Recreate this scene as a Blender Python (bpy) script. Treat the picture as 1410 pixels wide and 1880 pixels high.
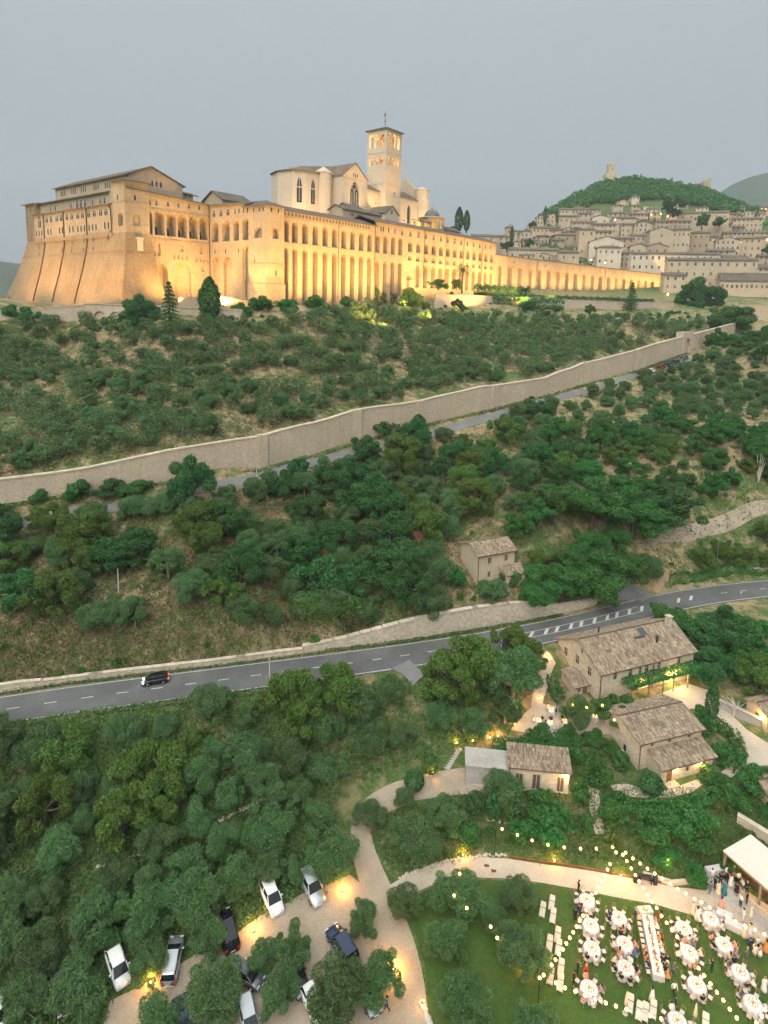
import bpy, bmesh, math, random
import numpy as np
from mathutils import Vector, Matrix
from mathutils.geometry import tessellate_polygon, delaunay_2d_cdt
for o in list(bpy.data.objects): bpy.data.objects.remove(o)
sc = bpy.context.scene
COL = sc.collection
rnd = random.Random(7)
rad = math.radians
# ------------------------------------------------------------------ camera (origin = drone, +Y forward, Z up)
FPX, CX, CY, PITCH, ROLL = 1120., 705., 715., rad(8.35), math.atan(.0255)
sp, cp = math.sin(PITCH), math.cos(PITCH)
FW = np.array([0, cp, -sp]); _u0 = np.array([0, sp, cp])
RT = math.cos(ROLL)*np.array([1., 0, 0]) + math.sin(ROLL)*_u0
UP = -math.sin(ROLL)*np.array([1., 0, 0]) + math.cos(ROLL)*_u0
cam = bpy.data.cameras.new('camera'); co = bpy.data.objects.new('camera', cam); COL.objects.link(co)
cam.sensor_fit = 'VERTICAL'; cam.sensor_height = 24; cam.lens = FPX/1880*24
cam.shift_y = -(940-CY)/1880; cam.clip_start = .5; cam.clip_end = 20000
co.matrix_world = Matrix(((RT[0], UP[0], -FW[0], 0), (RT[1], UP[1], -FW[1], 0), (RT[2], UP[2], -FW[2], 0), (0, 0, 0, 1)))
sc.camera = co
# ------------------------------------------------------------------ world, sun, exposure: an overcast dusk
SUN_EL, SUN_ROT = rad(14), rad(200)
w = bpy.data.worlds.new('World'); sc.world = w; w.use_nodes = True
nt = w.node_tree; nt.nodes.clear()
sky = nt.nodes.new('ShaderNodeTexSky'); sky.sky_type = 'NISHITA'; sky.sun_disc = False
sky.sun_elevation = SUN_EL; sky.sun_rotation = SUN_ROT; sky.dust_density = 4; sky.air_density = 1.5
tc = nt.nodes.new('ShaderNodeTexCoord'); sx = nt.nodes.new('ShaderNodeSeparateXYZ')
nt.links.new(tc.outputs['Generated'], sx.inputs[0])
cr = nt.nodes.new('ShaderNodeValToRGB'); nt.links.new(sx.outputs['Z'], cr.inputs[0])
e = cr.color_ramp.elements; e[0].position = 0; e[0].color = (.140, .160, .179, 1); e[1].position = .45; e[1].color = (.200, .227, .244, 1)
_e = e.new(.14); _e.color = (.152, .174, .192, 1)
_e = e.new(1.0); _e.color = (.82, .88, .88, 1)
b1 = nt.nodes.new('ShaderNodeBackground'); b1.inputs[1].default_value = .05; nt.links.new(sky.outputs[0], b1.inputs[0])
b2 = nt.nodes.new('ShaderNodeBackground'); b2.inputs[1].default_value = 1.0; nt.links.new(cr.outputs[0], b2.inputs[0])
mx = nt.nodes.new('ShaderNodeMixShader'); mx.inputs[0].default_value = .96
out = nt.nodes.new('ShaderNodeOutputWorld')
nt.links.new(b1.outputs[0], mx.inputs[1]); nt.links.new(b2.outputs[0], mx.inputs[2]); nt.links.new(mx.outputs[0], out.inputs[0])
sl = bpy.data.lights.new('sun', 'SUN'); sl.energy = 1.5; sl.angle = rad(60); sl.color = (1, .93, .84)
so = bpy.data.objects.new('sun', sl); COL.objects.link(so); so.rotation_euler = (rad(48), 0, rad(-22))
vs = sc.view_settings; vs.view_transform = 'Standard'; vs.look = 'None'; vs.exposure = 1.25; vs.gamma = 1; vs.use_curve_mapping = False
sc.cycles.use_denoising = True
sc.cycles.max_bounces = 5; sc.cycles.diffuse_bounces = 2; sc.cycles.transmission_bounces = 3; sc.cycles.transparent_max_bounces = 6
sc.cycles.sample_clamp_indirect = 6
sc.cycles.use_light_tree = True
sc.cycles.use_adaptive_sampling = True; sc.cycles.adaptive_threshold = .035; sc.cycles.adaptive_min_samples = 20

# ------------------------------------------------------------------ pixel of the photograph <-> place
def ray(x, y): return FW + RT*((x-CX)/FPX) - UP*((y-CY)/FPX)
def at(x, y, Y): d = ray(x, y); return d*(Y/d[1])
def atz(x, y, z): d = ray(x, y); return d*(z/d[2])
def proj(p): p = np.asarray(p, float); q = p@FW; return CX+FPX*(p@RT)/q, CY-FPX*(p@UP)/q, q

# ------------------------------------------------------------------ node materials
MATS = {}
class NT:
    def __init__(s, name):
        s.m = bpy.data.materials.new(name); s.m.use_nodes = True; s.t = s.m.node_tree
        s.b = s.t.nodes['Principled BSDF']; s.b.inputs['Roughness'].default_value = .85
        s.b.inputs['Specular IOR Level'].default_value = .25; MATS[name] = s.m
    def n(s, typ, **kw):
        x = s.t.nodes.new('ShaderNode'+typ)
        for k, v in kw.items():
            if k.startswith('i_'):
                k = k[2:]; k = int(k) if k.isdigit() else k
                x.inputs[k].default_value = v
            else: setattr(x, k, v)
        return x
    def l(s, a, b): s.t.links.new(a, b)
    def obj(s): return s.n('TexCoord').outputs['Object']
    def pos(s): return s.n('NewGeometry').outputs['Position']
    def noise(s, vec, scale, detail=3, rough=.55, out='Fac'):
        x = s.n('TexNoise'); x.inputs['Scale'].default_value = scale; x.inputs['Detail'].default_value = detail; x.inputs['Roughness'].default_value = rough
        if vec is not None: s.l(vec, x.inputs['Vector'])
        return x.outputs[out]
    def ramp(s, fac, stops):
        x = s.n('ValToRGB'); e = x.color_ramp.elements
        while len(e) > 1: e.remove(e[-1])
        e[0].position = stops[0][0]; e[0].color = (*stops[0][1], 1)
        for p, c in stops[1:]:
            q = e.new(p); q.color = (*c, 1)
        s.l(fac, x.inputs[0]); return x.outputs[0]
    def mix(s, fac, a, b, mode='MIX'):
        x = s.n('MixRGB', blend_type=mode)
        for i, v in enumerate((fac, a, b)):
            if hasattr(v, 'links'): s.l(v, x.inputs[i])
            elif i == 0: x.inputs[0].default_value = v
            else: x.inputs[i].default_value = (*v, 1)
        return x.outputs[0]
    def math(s, op, a, b=0.):
        x = s.n('Math', operation=op)
        for i, v in enumerate((a, b)):
            if hasattr(v, 'links'): s.l(v, x.inputs[i])
            else: x.inputs[i].default_value = v
        return x.outputs[0]
    def color(s, c):
        if hasattr(c, 'links'): s.l(c, s.b.inputs['Base Color'])
        else: s.b.inputs['Base Color'].default_value = (*c, 1)
    def bump(s, h, strength=.5, dist=.1):
        x = s.n('Bump'); x.inputs['Strength'].default_value = strength; x.inputs['Distance'].default_value = dist
        s.l(h, x.inputs['Height']); s.l(x.outputs[0], s.b.inputs['Normal'])
    def wallvec(s):
        """u = x + y (walls run along local x or y), v = z"""
        o = s.obj(); q = s.n('SeparateXYZ'); s.l(o, q.inputs[0]); c = s.n('CombineXYZ')
        s.l(s.math('ADD', q.outputs[0], q.outputs[1]), c.inputs[0]); s.l(q.outputs[2], c.inputs[1]); return c.outputs[0]

def plain(name, c, rough=.7, metal=0., spec=.3, vary=.0):
    t = NT(name); t.b.inputs['Roughness'].default_value = rough; t.b.inputs['Metallic'].default_value = metal
    t.b.inputs['Specular IOR Level'].default_value = spec
    if vary:
        f = t.noise(t.obj(), 2.5, 3); t.color(t.ramp(f, [(.3, tuple(x*(1-vary) for x in c)), (.7, tuple(min(1, x*(1+vary)) for x in c))]))
    else: t.color(c)
    return t.m
def stone(name, a, b, bw=.6, bh=.28, mortar=None, bump=.4, stain=.35, scale=1.0, rubble=False):
    t = NT(name); v = t.wallvec()
    br = t.n('TexBrick'); t.l(v, br.inputs['Vector']); br.inputs['Scale'].default_value = scale
    br.inputs['Brick Width'].default_value = bw; br.inputs['Row Height'].default_value = bh; br.inputs['Mortar Size'].default_value = .018
    br.inputs['Mortar Smooth'].default_value = .3; br.inputs['Bias'].default_value = 0
    br.inputs['Color1'].default_value = (*a, 1); br.inputs['Color2'].default_value = (*b, 1)
    mo = mortar or tuple(.75*x for x in a); br.inputs['Mortar'].default_value = (*mo, 1)
    f1 = t.noise(t.pos(), .09, 5, .62); f2 = t.noise(t.pos(), 1.3, 4, .65)
    # rain streaks: noise stretched downwards
    mp = t.n('Mapping'); mp.inputs['Scale'].default_value = (.9, .06, 1); t.l(v, mp.inputs['Vector']); f3 = t.noise(mp.outputs[0], 1.0, 4, .6)
    c = t.mix(t.math('MULTIPLY', t.ramp(f1, [(.38, (0, 0, 0)), (.66, (1, 1, 1))]), stain), br.outputs[0], tuple(.62*x for x in a))
    c = t.mix(t.math('MULTIPLY', t.ramp(f3, [(.5, (0, 0, 0)), (.72, (1, 1, 1))]), stain), c, tuple(.55*x for x in a))
    c = t.mix(t.math('MULTIPLY', t.ramp(f2, [(.42, (0, 0, 0)), (.7, (1, 1, 1))]), .3), c, tuple(min(1, 1.25*x) for x in b))
    if rubble:
        vo = t.n('TexVoronoi'); vo.inputs['Scale'].default_value = 1.5; t.l(v, vo.inputs['Vector']); f4 = t.noise(t.pos(), .45, 6, .75)
        c = t.mix(t.math('MULTIPLY', vo.outputs['Color'], .45), c, tuple(.7*x for x in a)); c = t.mix(t.ramp(f4, [(.44, (0, 0, 0)), (.6, (.8, .8, .8))]), c, tuple(.66*x for x in b)); f5 = t.noise(v, 1.6, 5, .8); c = t.mix(t.ramp(f5, [(.5, (0, 0, 0)), (.66, (.8, .8, .8))]), c, tuple(.55*x for x in a))
    t.color(c); h = t.mix(.5, br.outputs[1], f2); t.bump(h, bump, .08); t.b.inputs['Roughness'].default_value = .92
    return t.m
def rooft(name, a, b, c3):
    """far tiled roof: courses of half-round tiles, patchy"""
    t = NT(name); o = t.obj()
    wv = t.n('TexWave', wave_type='BANDS', bands_direction='X'); t.l(o, wv.inputs[0]); wv.inputs['Scale'].default_value = 1.1; wv.inputs['Distortion'].default_value = .4
    f = t.noise(t.pos(), .35, 4, .7); f2 = t.noise(t.pos(), 3.0, 3, .7)
    c = t.ramp(f, [(.3, a), (.52, b), (.72, c3)]); c = t.mix(t.ramp(f2, [(.4, (0, 0, 0)), (.65, (.7, .7, .7))]), c, tuple(.6*x for x in a))
    t.color(c); t.bump(wv.outputs[1], .35, .08); return t.m
def leafm(name, c1, c2, c3, trans=.25):
    t = NT(name); oi = t.n('ObjectInfo'); f = t.noise(t.pos(), .8, 2)
    at_ = t.n('Attribute', attribute_name='shade'); g = t.mix(.5, f, at_.outputs['Fac'])
    c = t.ramp(g, [(.25, c1), (.5, c2), (.75, c3)])
    hs = t.n('HueSaturation'); t.l(c, hs.inputs['Color'])
    t.l(t.math('ADD', t.math('MULTIPLY', oi.outputs['Random'], .04), .48), hs.inputs['Hue'])
    t.l(t.math('ADD', t.math('MULTIPLY', oi.outputs['Random'], .35), .85), hs.inputs['Value'])
    t.l(hs.outputs[0], t.b.inputs['Base Color']); t.b.inputs['Roughness'].default_value = .6
    tr = t.n('BsdfTranslucent'); t.l(hs.outputs[0], tr.inputs[0]); ms = t.n('MixShader'); ms.inputs[0].default_value = trans
    o = t.t.nodes['Material Output']; t.l(t.b.outputs[0], ms.inputs[1]); t.l(tr.outputs[0], ms.inputs[2]); t.l(ms.outputs[0], o.inputs[0])
    return t.m
def emit(name, c, strength):
    t = NT(name); t.b.inputs['Emission Color'].default_value = (*c, 1); t.b.inputs['Emission Strength'].default_value = strength; t.color(c); return t.m

# ------------------------------------------------------------------ mesh helpers
class MB:
    def __init__(s): s.v = []; s.f = []; s.m = []
    def add(s, vs, fs, mi=0):
        b = len(s.v); s.v.extend(tuple(map(float, p)) for p in vs)
        s.f.extend(tuple(b+i for i in f) for f in fs); s.m.extend([mi]*len(fs)); return s
    def quad(s, a, b, c, d, mi=0): return s.add((a, b, c, d), ((0, 1, 2, 3),), mi)
    def box(s, x0, x1, y0, y1, z0, z1, mi=0):
        return s.add([(x, y, z) for z in (z0, z1) for y in (y0, y1) for x in (x0, x1)],
                     [(0, 2, 3, 1), (4, 5, 7, 6), (0, 1, 5, 4), (2, 6, 7, 3), (0, 4, 6, 2), (1, 3, 7, 5)], mi)
    def rbox(s, x0, x1, y0, y1, z0, z1, r, mi=0):
        """box with bevelled vertical + top edges"""
        c = [(x0+r, y0), (x1-r, y0), (x1, y0+r), (x1, y1-r), (x1-r, y1), (x0+r, y1), (x0, y1-r), (x0, y0+r)]
        i = [(x0+2*r, y0+r), (x1-2*r, y0+r), (x1-r, y0+2*r), (x1-r, y1-2*r), (x1-2*r, y1-r), (x0+2*r, y1-r), (x0+r, y1-2*r), (x0+r, y0+2*r)]
        vs = [(*p, z0) for p in c]+[(*p, z1-r) for p in c]+[(*p, z1) for p in i]
        fs = [(k, (k+1) % 8, 8+(k+1) % 8, 8+k) for k in range(8)]+[(8+k, 8+(k+1) % 8, 16+(k+1) % 8, 16+k) for k in range(8)]+[tuple(range(16, 24)), tuple(range(7, -1, -1))]
        return s.add(vs, fs, mi)
    def prism(s, poly, z0, z1, mi=0):
        n = len(poly); zz0 = z0 if hasattr(z0, '__len__') else [z0]*n; zz1 = z1 if hasattr(z1, '__len__') else [z1]*n
        vs = [(p[0], p[1], z) for p, z in zip(poly, zz0)]+[(p[0], p[1], z) for p, z in zip(poly, zz1)]
        return s.add(vs, [(k, (k+1) % n, n+(k+1) % n, n+k) for k in range(n)]+[tuple(range(n, 2*n)), tuple(range(n-1, -1, -1))], mi)
    def tube(s, pts, r, n=6, mi=0, caps=True):
        pts = [Vector(p) for p in pts]; rs = r if hasattr(r, '__len__') else [r]*len(pts); b = len(s.v)
        for i, p in enumerate(pts):
            d = (pts[min(i+1, len(pts)-1)]-pts[max(i-1, 0)]).normalized(); a = d.orthogonal().normalized(); c = d.cross(a)
            if abs(d.z) > .5: a = Vector((1, 0, 0)); a = (a-d*a.dot(d)).normalized(); c = d.cross(a)
            for k in range(n):
                t = 2*math.pi*k/n; s.v.append(tuple(p+(a*math.cos(t)+c*math.sin(t))*rs[i]))
        for i in range(len(pts)-1):
            for k in range(n): s.f.append((b+i*n+k, b+i*n+(k+1) % n, b+(i+1)*n+(k+1) % n, b+(i+1)*n+k)); s.m.append(mi)
        if caps:
            s.f.append(tuple(b+k for k in range(n-1, -1, -1))); s.m.append(mi); q = b+(len(pts)-1)*n; s.f.append(tuple(q+k for k in range(n))); s.m.append(mi)
        return s
    def lathe(s, prof, n=12, c=(0, 0, 0), mi=0):
        b = len(s.v)
        for r, z in prof:
            for k in range(n): t = 2*math.pi*k/n; s.v.append((c[0]+r*math.cos(t), c[1]+r*math.sin(t), c[2]+z))
        for i in range(len(prof)-1):
            for k in range(n): s.f.append((b+i*n+k, b+i*n+(k+1) % n, b+(i+1)*n+(k+1) % n, b+(i+1)*n+k)); s.m.append(mi)
        s.f.append(tuple(b+k for k in range(n-1, -1, -1))); s.m.append(mi); q = b+(len(prof)-1)*n; s.f.append(tuple(q+k for k in range(n))); s.m.append(mi)
        return s
    def mesh(s, name, mats, smooth=False):
        me = bpy.data.meshes.new(name); me.from_pydata(s.v, [], s.f)
        for m in (mats if isinstance(mats, (list, tuple)) else [mats]): me.materials.append(MATS[m] if isinstance(m, str) else m)
        if any(s.m): me.polygons.foreach_set('material_index', s.m)
        if smooth: me.polygons.foreach_set('use_smooth', [True]*len(s.f))
        me.update(); return me
    def build(s, name, mats, parent=None, loc=None, rz=None, smooth=False):
        return link(name, s.mesh(name, mats, smooth), parent, loc, rz)
def link(name, me, parent=None, loc=None, rz=None, scale=None):
    o = bpy.data.objects.new(name, me); COL.objects.link(o)
    if parent is not None: o.parent = parent
    if loc is not None: o.location = loc
    if rz is not None: o.rotation_euler = rz if hasattr(rz, '__len__') else (0, 0, rz)
    if scale is not None: o.scale = scale if hasattr(scale, '__len__') else (scale,)*3
    return o
def tag(o, label=None, cat=None, group=None, kind=None):
    for k, v in (('label', label), ('category', cat), ('group', group), ('kind', kind)):
        if v: o[k] = v
    return o
def thing(name, label, cat, loc=(0, 0, 0), rz=0., group=None, scale=None): return tag(link(name, None, None, loc, rz, scale), label, cat, group)
def dup(o, parent=None, loc=None, rz=None, scale=None):
    c = o.copy(); COL.objects.link(c); c.parent = parent
    if loc is not None: c.location = loc
    if rz is not None: c.rotation_euler = (0, 0, rz)
    if scale is not None: c.scale = scale if hasattr(scale, '__len__') else (scale,)*3
    for ch in KIDS.get(o.name, []): dup(ch, c)
    return c
KIDS = {}
def proto_kids(o):
    KIDS[o.name] = [c for c in bpy.data.objects if c.parent == o]
    for c in KIDS[o.name]: proto_kids(c)
def arch_outline(s0, s1, z0, z1, arch=True, n=8, pointed=False):
    if not arch: return [(s0, z0), (s1, z0), (s1, z1), (s0, z1)]
    r = (s1-s0)/2; h = min(r*(1.45 if pointed else 1), (z1-z0)*.7); zc = z1-h; pts = [(s0, z0), (s1, z0), (s1, zc)]
    for k in range(1, n):
        a = math.pi*k/n; x = math.cos(a); y = math.sin(a)
        if pointed: y = 1-abs(x)**1.7 if True else y
        pts.append(((s0+s1)/2+r*x, zc+h*y))
    pts.append((s0, zc)); return pts
def wall_panel(mb, P, outline, holes, mi=0, mi_back=None):
    """flat wall P(s, z, depth) with holes = [(outline, depth, back?)]; real openings with reveals"""
    polys = [[Vector((a, b, 0)) for a, b in outline]]+[[Vector((a, b, 0)) for a, b in h[0]] for h in holes]
    flat = [p for q in polys for p in q]; tris = tessellate_polygon(polys)
    ref = Vector(P(1, 0, 0))-Vector(P(0, 0, 0)); dn = Vector(P(0, 0, 0))-Vector(P(0, 0, 1)); dz = Vector((0, 0, 1))
    fl = ref.cross(dz).dot(dn) < 0
    fs = []
    for t in tris:
        a, b, c = (flat[i] for i in t)
        ccw = (b-a).cross(c-a).z > 0
        fs.append(t if ccw != fl else t[::-1])
    mb.add([P(p.x, p.y, 0) for p in flat], fs, mi)
    for pts, dep, back in holes:
        n = len(pts); vs = [P(a, b, 0) for a, b in pts]+[P(a, b, dep) for a, b in pts]
        mb.add(vs, [((k, n+k, n+(k+1) % n, (k+1) % n) if not fl else (k, (k+1) % n, n+(k+1) % n, n+k)) for k in range(n)], mi)
        if back: mb.add([P(a, b, dep) for a, b in pts], [tuple(range(n)) if not fl else tuple(range(n-1, -1, -1))], mi if mi_back is None else mi_back)
# heights were read off the picture on a steeper guess of the slope; zm() eases the lower garden
def zm(z):
    if z >= -40: return z
    return -40+(z+40)*(18.3/16.5) if z >= -56.5 else -58.3+.64*(z+56.5)
# ------------------------------------------------------------------ terrain: heights known at surveyed spots, smooth in between
SPOT_Z = [  # photo x, y, height
 # lawn and its paths
 (1000,1650,-74),(1390,1880,-74.2),(1000,1880,-74.2),(1390,1715,-74),(1200,1650,-74),(1200,1880,-74.2),(1300,1780,-74),(1080,1760,-74),(880,1600,-73.7),(1000,1610,-73.8),(1330,1640,-73.8),(1408,1650,-73.8),
 (800,1880,-74.6),(800,1700,-74),(760,1590,-73.2),(900,1760,-74.1),
 # bank between lawn path and the upper path
 (1000,1535,-71.2),(1150,1560,-72.4),(860,1530,-71.2),(740,1560,-72),(900,1480,-69.6),(760,1490,-70.2),(1080,1520,-71),(1040,1480,-69.4),(1230,1560,-71.5),(1300,1520,-70.5),(1390,1560,-71.8),
 (880,1432,-68),(1000,1450,-68.2),(700,1470,-70.3),(800,1440,-69),(1090,1460,-68.6),(1200,1455,-68.3),(1300,1430,-68),(1370,1400,-67.6),(1330,1490,-69.4),(1400,1480,-69.6),
 # stone houses and courtyard
 (1170,1425,-67.6),(1290,1395,-67.4),(1130,1350,-65.6),(1100,1310,-63.9),(1250,1268,-63.5),(1200,1290,-63.8),(1300,1300,-64.4),(1010,1320,-64.4),(1000,1270,-62.6),(1060,1300,-63.7),(1360,1340,-66.4),(1410,1340,-66.2),(960,1290,-63.6),
 (960,1370,-66.4),(880,1380,-67),(1060,1390,-66.9),(1275,1222,-62.2),(1330,1240,-62.6),(1010,1215,-59.8),(1400,1270,-63.6),(940,1446,-68),(1046,1452,-68.1),(900,1440,-68),
 # car park and olive slope below the road
 (450,1720,-74.6),(250,1800,-76),(700,1830,-75),(650,1500,-71.2),(640,1620,-73),(560,1660,-73.6),(20,1720,-75.2),(20,1870,-77.2),(420,1860,-76),(650,1760,-74.4),(560,1870,-75.6),
 (300,1520,-69.8),(100,1520,-70),(100,1420,-65.8),(300,1420,-65.6),(500,1360,-63),(500,1480,-69.4),(700,1380,-65),(640,1420,-67.2),(820,1330,-63.4),(900,1290,-62.2),(300,1640,-73),(100,1620,-72.8),(800,1250,-58.8),(560,1290,-59.2),(300,1310,-59.6),(100,1345,-60.2),(0,1350,-60.2),(930,1220,-58.6),(1320,1180,-59),(1400,1180,-58.4),
 # road shoulders
 (150,1250,-55.6),(330,1222,-55),(500,1196,-54),(-60,1290,-56.6),
 # hillside between the road and the city wall
 (60,1150,-51),(250,1130,-50.6),(450,1120,-50),(620,1110,-49.8),(800,1080,-50.4),(875,1088,-51.6),(880,1100,-52.4),(950,1075,-50.8),(760,1120,-51.6),(60,1020,-45.8),(250,1010,-45.8),(450,1000,-45.6),(650,990,-46),(830,985,-46.5),(1000,1000,-48),(1130,1058,-52.4),(1150,1088,-55.4),
 (1250,1036,-52),(1390,1028,-51.6),(1250,985,-49.4),(1390,945,-46.6),(700,900,-42.2),(560,930,-43),(900,880,-41.5),(1100,880,-40.5),(1300,880,-41),(1100,780,-33.5),(1300,760,-31),(1400,790,-33.5),(1400,690,-22.5),(1200,700,-25.5),(1000,800,-35.4),(1380,640,-14.5),(330,935,-41),(150,950,-41.6),
 # inside the city wall: olive terraces up to the monastery
 (60,840,-34.4),(250,820,-33.3),(420,780,-29.7),(100,750,-28.2),(300,740,-26.6),(500,740,-26.4),(620,720,-25.3),(100,650,-18.4),(300,650,-16.5),(500,650,-15.9),(700,690,-21.9),(700,630,-13.7),(850,680,-21.5),(850,620,-12.8),(1000,650,-17.8),(1000,600,-9.4),(1150,630,-14.4),(1200,590,-5.9),(1250,610,-11.6),
 (100,598,-11.5),(300,598,-9),(500,585,-7.3),(600,575,-5.6),(20,580,-8),
]
SPOT_Y = [  # photo x, y, distance ahead
 (0,553,232),(60,556,232),(900,548,292),(960,556,300),(1080,562,312),(1190,566,322),(1000,575,292),(900,570,268),
 (972,541,318),(1199,548,374),(1290,560,340),(1390,612,300),(1330,585,310),(1060,545,345),
 (960,452,450),(1000,422,490),(1060,392,545),(1118,338,640),(1200,345,660),(1290,350,660),(1350,378,640),(1405,400,620),(1100,440,490),(1200,440,480),(1300,445,470),(1400,460,450),(1150,500,420),(1250,515,400),(1380,530,380),(1330,550,350),
]
_L = np.array([math.sin(math.radians(38.5)), math.cos(math.radians(38.5))]); _N = np.array([_L[1], -_L[0]]); _c0 = at(491, 555, 215)[:2]
SPOT_Y = [(x, y, Y*1.15 if Y >= 380 else Y) for x, y, Y in SPOT_Y]
SPOT_W = [(18.4,108.2,-52.6),(26.6,111.7,-51.4),(15,111.7,-51.2),(35,88.6,-62.7),(53.6,95.8,-62.6),(30.8,98,-60)]+[(*(_c0+_L*s-_N*m), z) for s, m, z in ((-15,20,-4.2),(-12,5,-4.2),(-3,-9,-3.6),(20,-10,-3.4),(45,-11,-3.2),(70,-12,-2.6),(95,-13,-1.6),(120,-13,0),(150,-13,2.5),(-34,18,-4.6),(-46,26,-4.8),(-52,45,-5.2),(-52,70,-5.4),(-52,95,-5.6),(40,30,-3),(-15,60,-4),(100,30,0),(-20,100,-5),(60,70,0),(150,40,4),(-30,4,-5.2),(-70,60,-8),(-72,90,-9))]+[(-160,215,-14),(-250,300,-40),(-160,330,-30),(-60,300,2),(20,330,8),(60,370,10),(0,420,2),(100,520,36),(30,600,8),(-150,520,-40),(-300,150,-40),(-160,120,-42),(-140,70,-62),(-130,30,-75),(0,30,-73),(120,30,-71),(170,80,-63),(200,140,-45),(260,220,-16),(330,320,-4),(420,420,30),(480,560,80),(440,700,100),(300,760,112),(200,740,80),(90,760,20),(-100,780,-50),(-350,600,-60),(-400,300,-60),(600,700,80),(600,400,30),(500,250,0),(300,120,-40),(-200,30,-78),(220,30,-70)]
ROAD = [(-60,1314,-57.1),(0,1304,-57),(130,1284,-56.8),(240,1270,-56.6),(400,1251,-56.4),(520,1233,-56.2),(660,1217,-56),(760,1203,-55.9),(900,1180,-56.6),(1000,1162,-57),(1080,1145,-57.2),(1160,1121,-57.2),(1230,1104,-57),(1320,1088,-56.8),(1410,1080,-56.6),(1520,1072,-56.4)]
ROADP = np.array([atz(x, y, zm(z)) for x, y, z in ROAD])
WALLB = [(-70,940,-40.6),(0,926,-40),(160,905,-39.4),(310,884,-38.6),(480,858,-37.4),(580,832,-35.8),(655,808,-34.2),(770,782,-32.4),(880,756,-30.2),(1000,727,-27.6),(1070,706,-25.4),(1160,682,-22.4),(1258,648,-17.6),(1282,640,-16.4),(1350,604,-9.5)]
WALLP = np.array([atz(x, y, zm(z)) for x, y, z in WALLB])
SPOT_W = [(a*1.15, b*1.15, c*1.15) if b >= 400 and c > 0 else (a, b, c) for a, b, c in SPOT_W]
ctrl = [tuple(atz(x, y, zm(z))) for x, y, z in SPOT_Z]+[tuple(at(x, y, Y)) for x, y, Y in SPOT_Y]+SPOT_W
def side(Pl, d):
    t = np.gradient(Pl[:, :2], axis=0); t /= np.linalg.norm(t, axis=1)[:, None]; return Pl[:, :2]+np.stack([-t[:, 1], t[:, 0]], 1)*d
for i, p in enumerate(ROADP):
    for d, dz in ((-3.2, -.05), (3.2, .05)):
        q = side(ROADP, d)[i]; ctrl.append((q[0], q[1], p[2]+dz))
for i in range(0, len(WALLP)-1):
    p = WALLP[i]; ctrl.append(tuple(p)); q = side(WALLP, 4.5)[i]; ctrl.append((q[0], q[1], p[2]+(3.2 if i < 10 else 2.0)))
# the retaining wall of pale blocks beside the road: base line and height of its top
RETB = [(560,1212,.8),(640,1200,1.5),(720,1189,2.6),(800,1177,3.6),(900,1160,3.9),(960,1150,3.7),(1020,1138,3.0),(1060,1128,1.5),(1130,1107,.8)]
_r = side(ROADP, 4.4)
def road_side(px, d):
    """the point d metres uphill of the road's centre line under photo column px"""
    best = None
    for k in range(len(ROAD)-1):
        if ROAD[k][0] <= px <= ROAD[k+1][0]:
            f = (px-ROAD[k][0])/(ROAD[k+1][0]-ROAD[k][0]); s = side(ROADP, d); return np.array([*(s[k]*(1-f)+s[k+1]*f), ROADP[k][2]*(1-f)+ROADP[k+1][2]*f])
RETP = [(road_side(x, 4.6), h) for x, y, h in RETB]
for x, y, h in RETB:
    q = road_side(x, 7.2); ctrl.append((q[0], q[1], q[2]+h*.98))
ctrl = np.array(ctrl); _s = 100.
def _phi(r2): return .5*r2*np.log(r2+1e-9)
_n = len(ctrl); _X = ctrl[:, :2]/_s
_A = np.zeros((_n+3, _n+3)); _A[:_n, :_n] = _phi(((_X[:, None]-_X[None])**2).sum(-1))+np.eye(_n)*1.5e-4
_A[:_n, _n] = 1; _A[:_n, _n+1:] = _X; _A[_n, :_n] = 1; _A[_n+1:, :_n] = _X.T
_W = np.linalg.solve(_A, np.concatenate([ctrl[:, 2], np.zeros(3)]))
def HT(x, y):
    x = np.asarray(x, float); y = np.asarray(y, float); sh = np.broadcast(x, y).shape; x = np.broadcast_to(x, sh).ravel(); y = np.broadcast_to(y, sh).ravel(); o = np.empty(x.size)
    for i in range(0, x.size, 20000):
        q = np.stack([x[i:i+20000], y[i:i+20000]], 1)/_s
        o[i:i+20000] = _phi(((q[:, None]-_X[None])**2).sum(-1))@_W[:_n]+_W[_n]+q@_W[_n+1:]
    o = o+.22*np.sin(x*.31+1.3*np.sin(y*.17))*np.sin(y*.27+x*.05)*np.clip((y-95)/30, 0, 1)*(np.abs(y-100) > 0)
    return o.reshape(sh)
_tps = HT
def _smooth(P, step=2.):
    d = np.r_[0, np.cumsum(np.linalg.norm(np.diff(P, axis=0), axis=1))]; t = np.linspace(0, d[-1], int(d[-1]/step)+1); o = np.stack([np.interp(t, d, P[:, k]) for k in range(3)], 1)
    for _ in range(30): o[1:-1] = (o[:-2]+2*o[1:-1]+o[2:])/4
    return o
ROADS = _smooth(ROADP)
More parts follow.
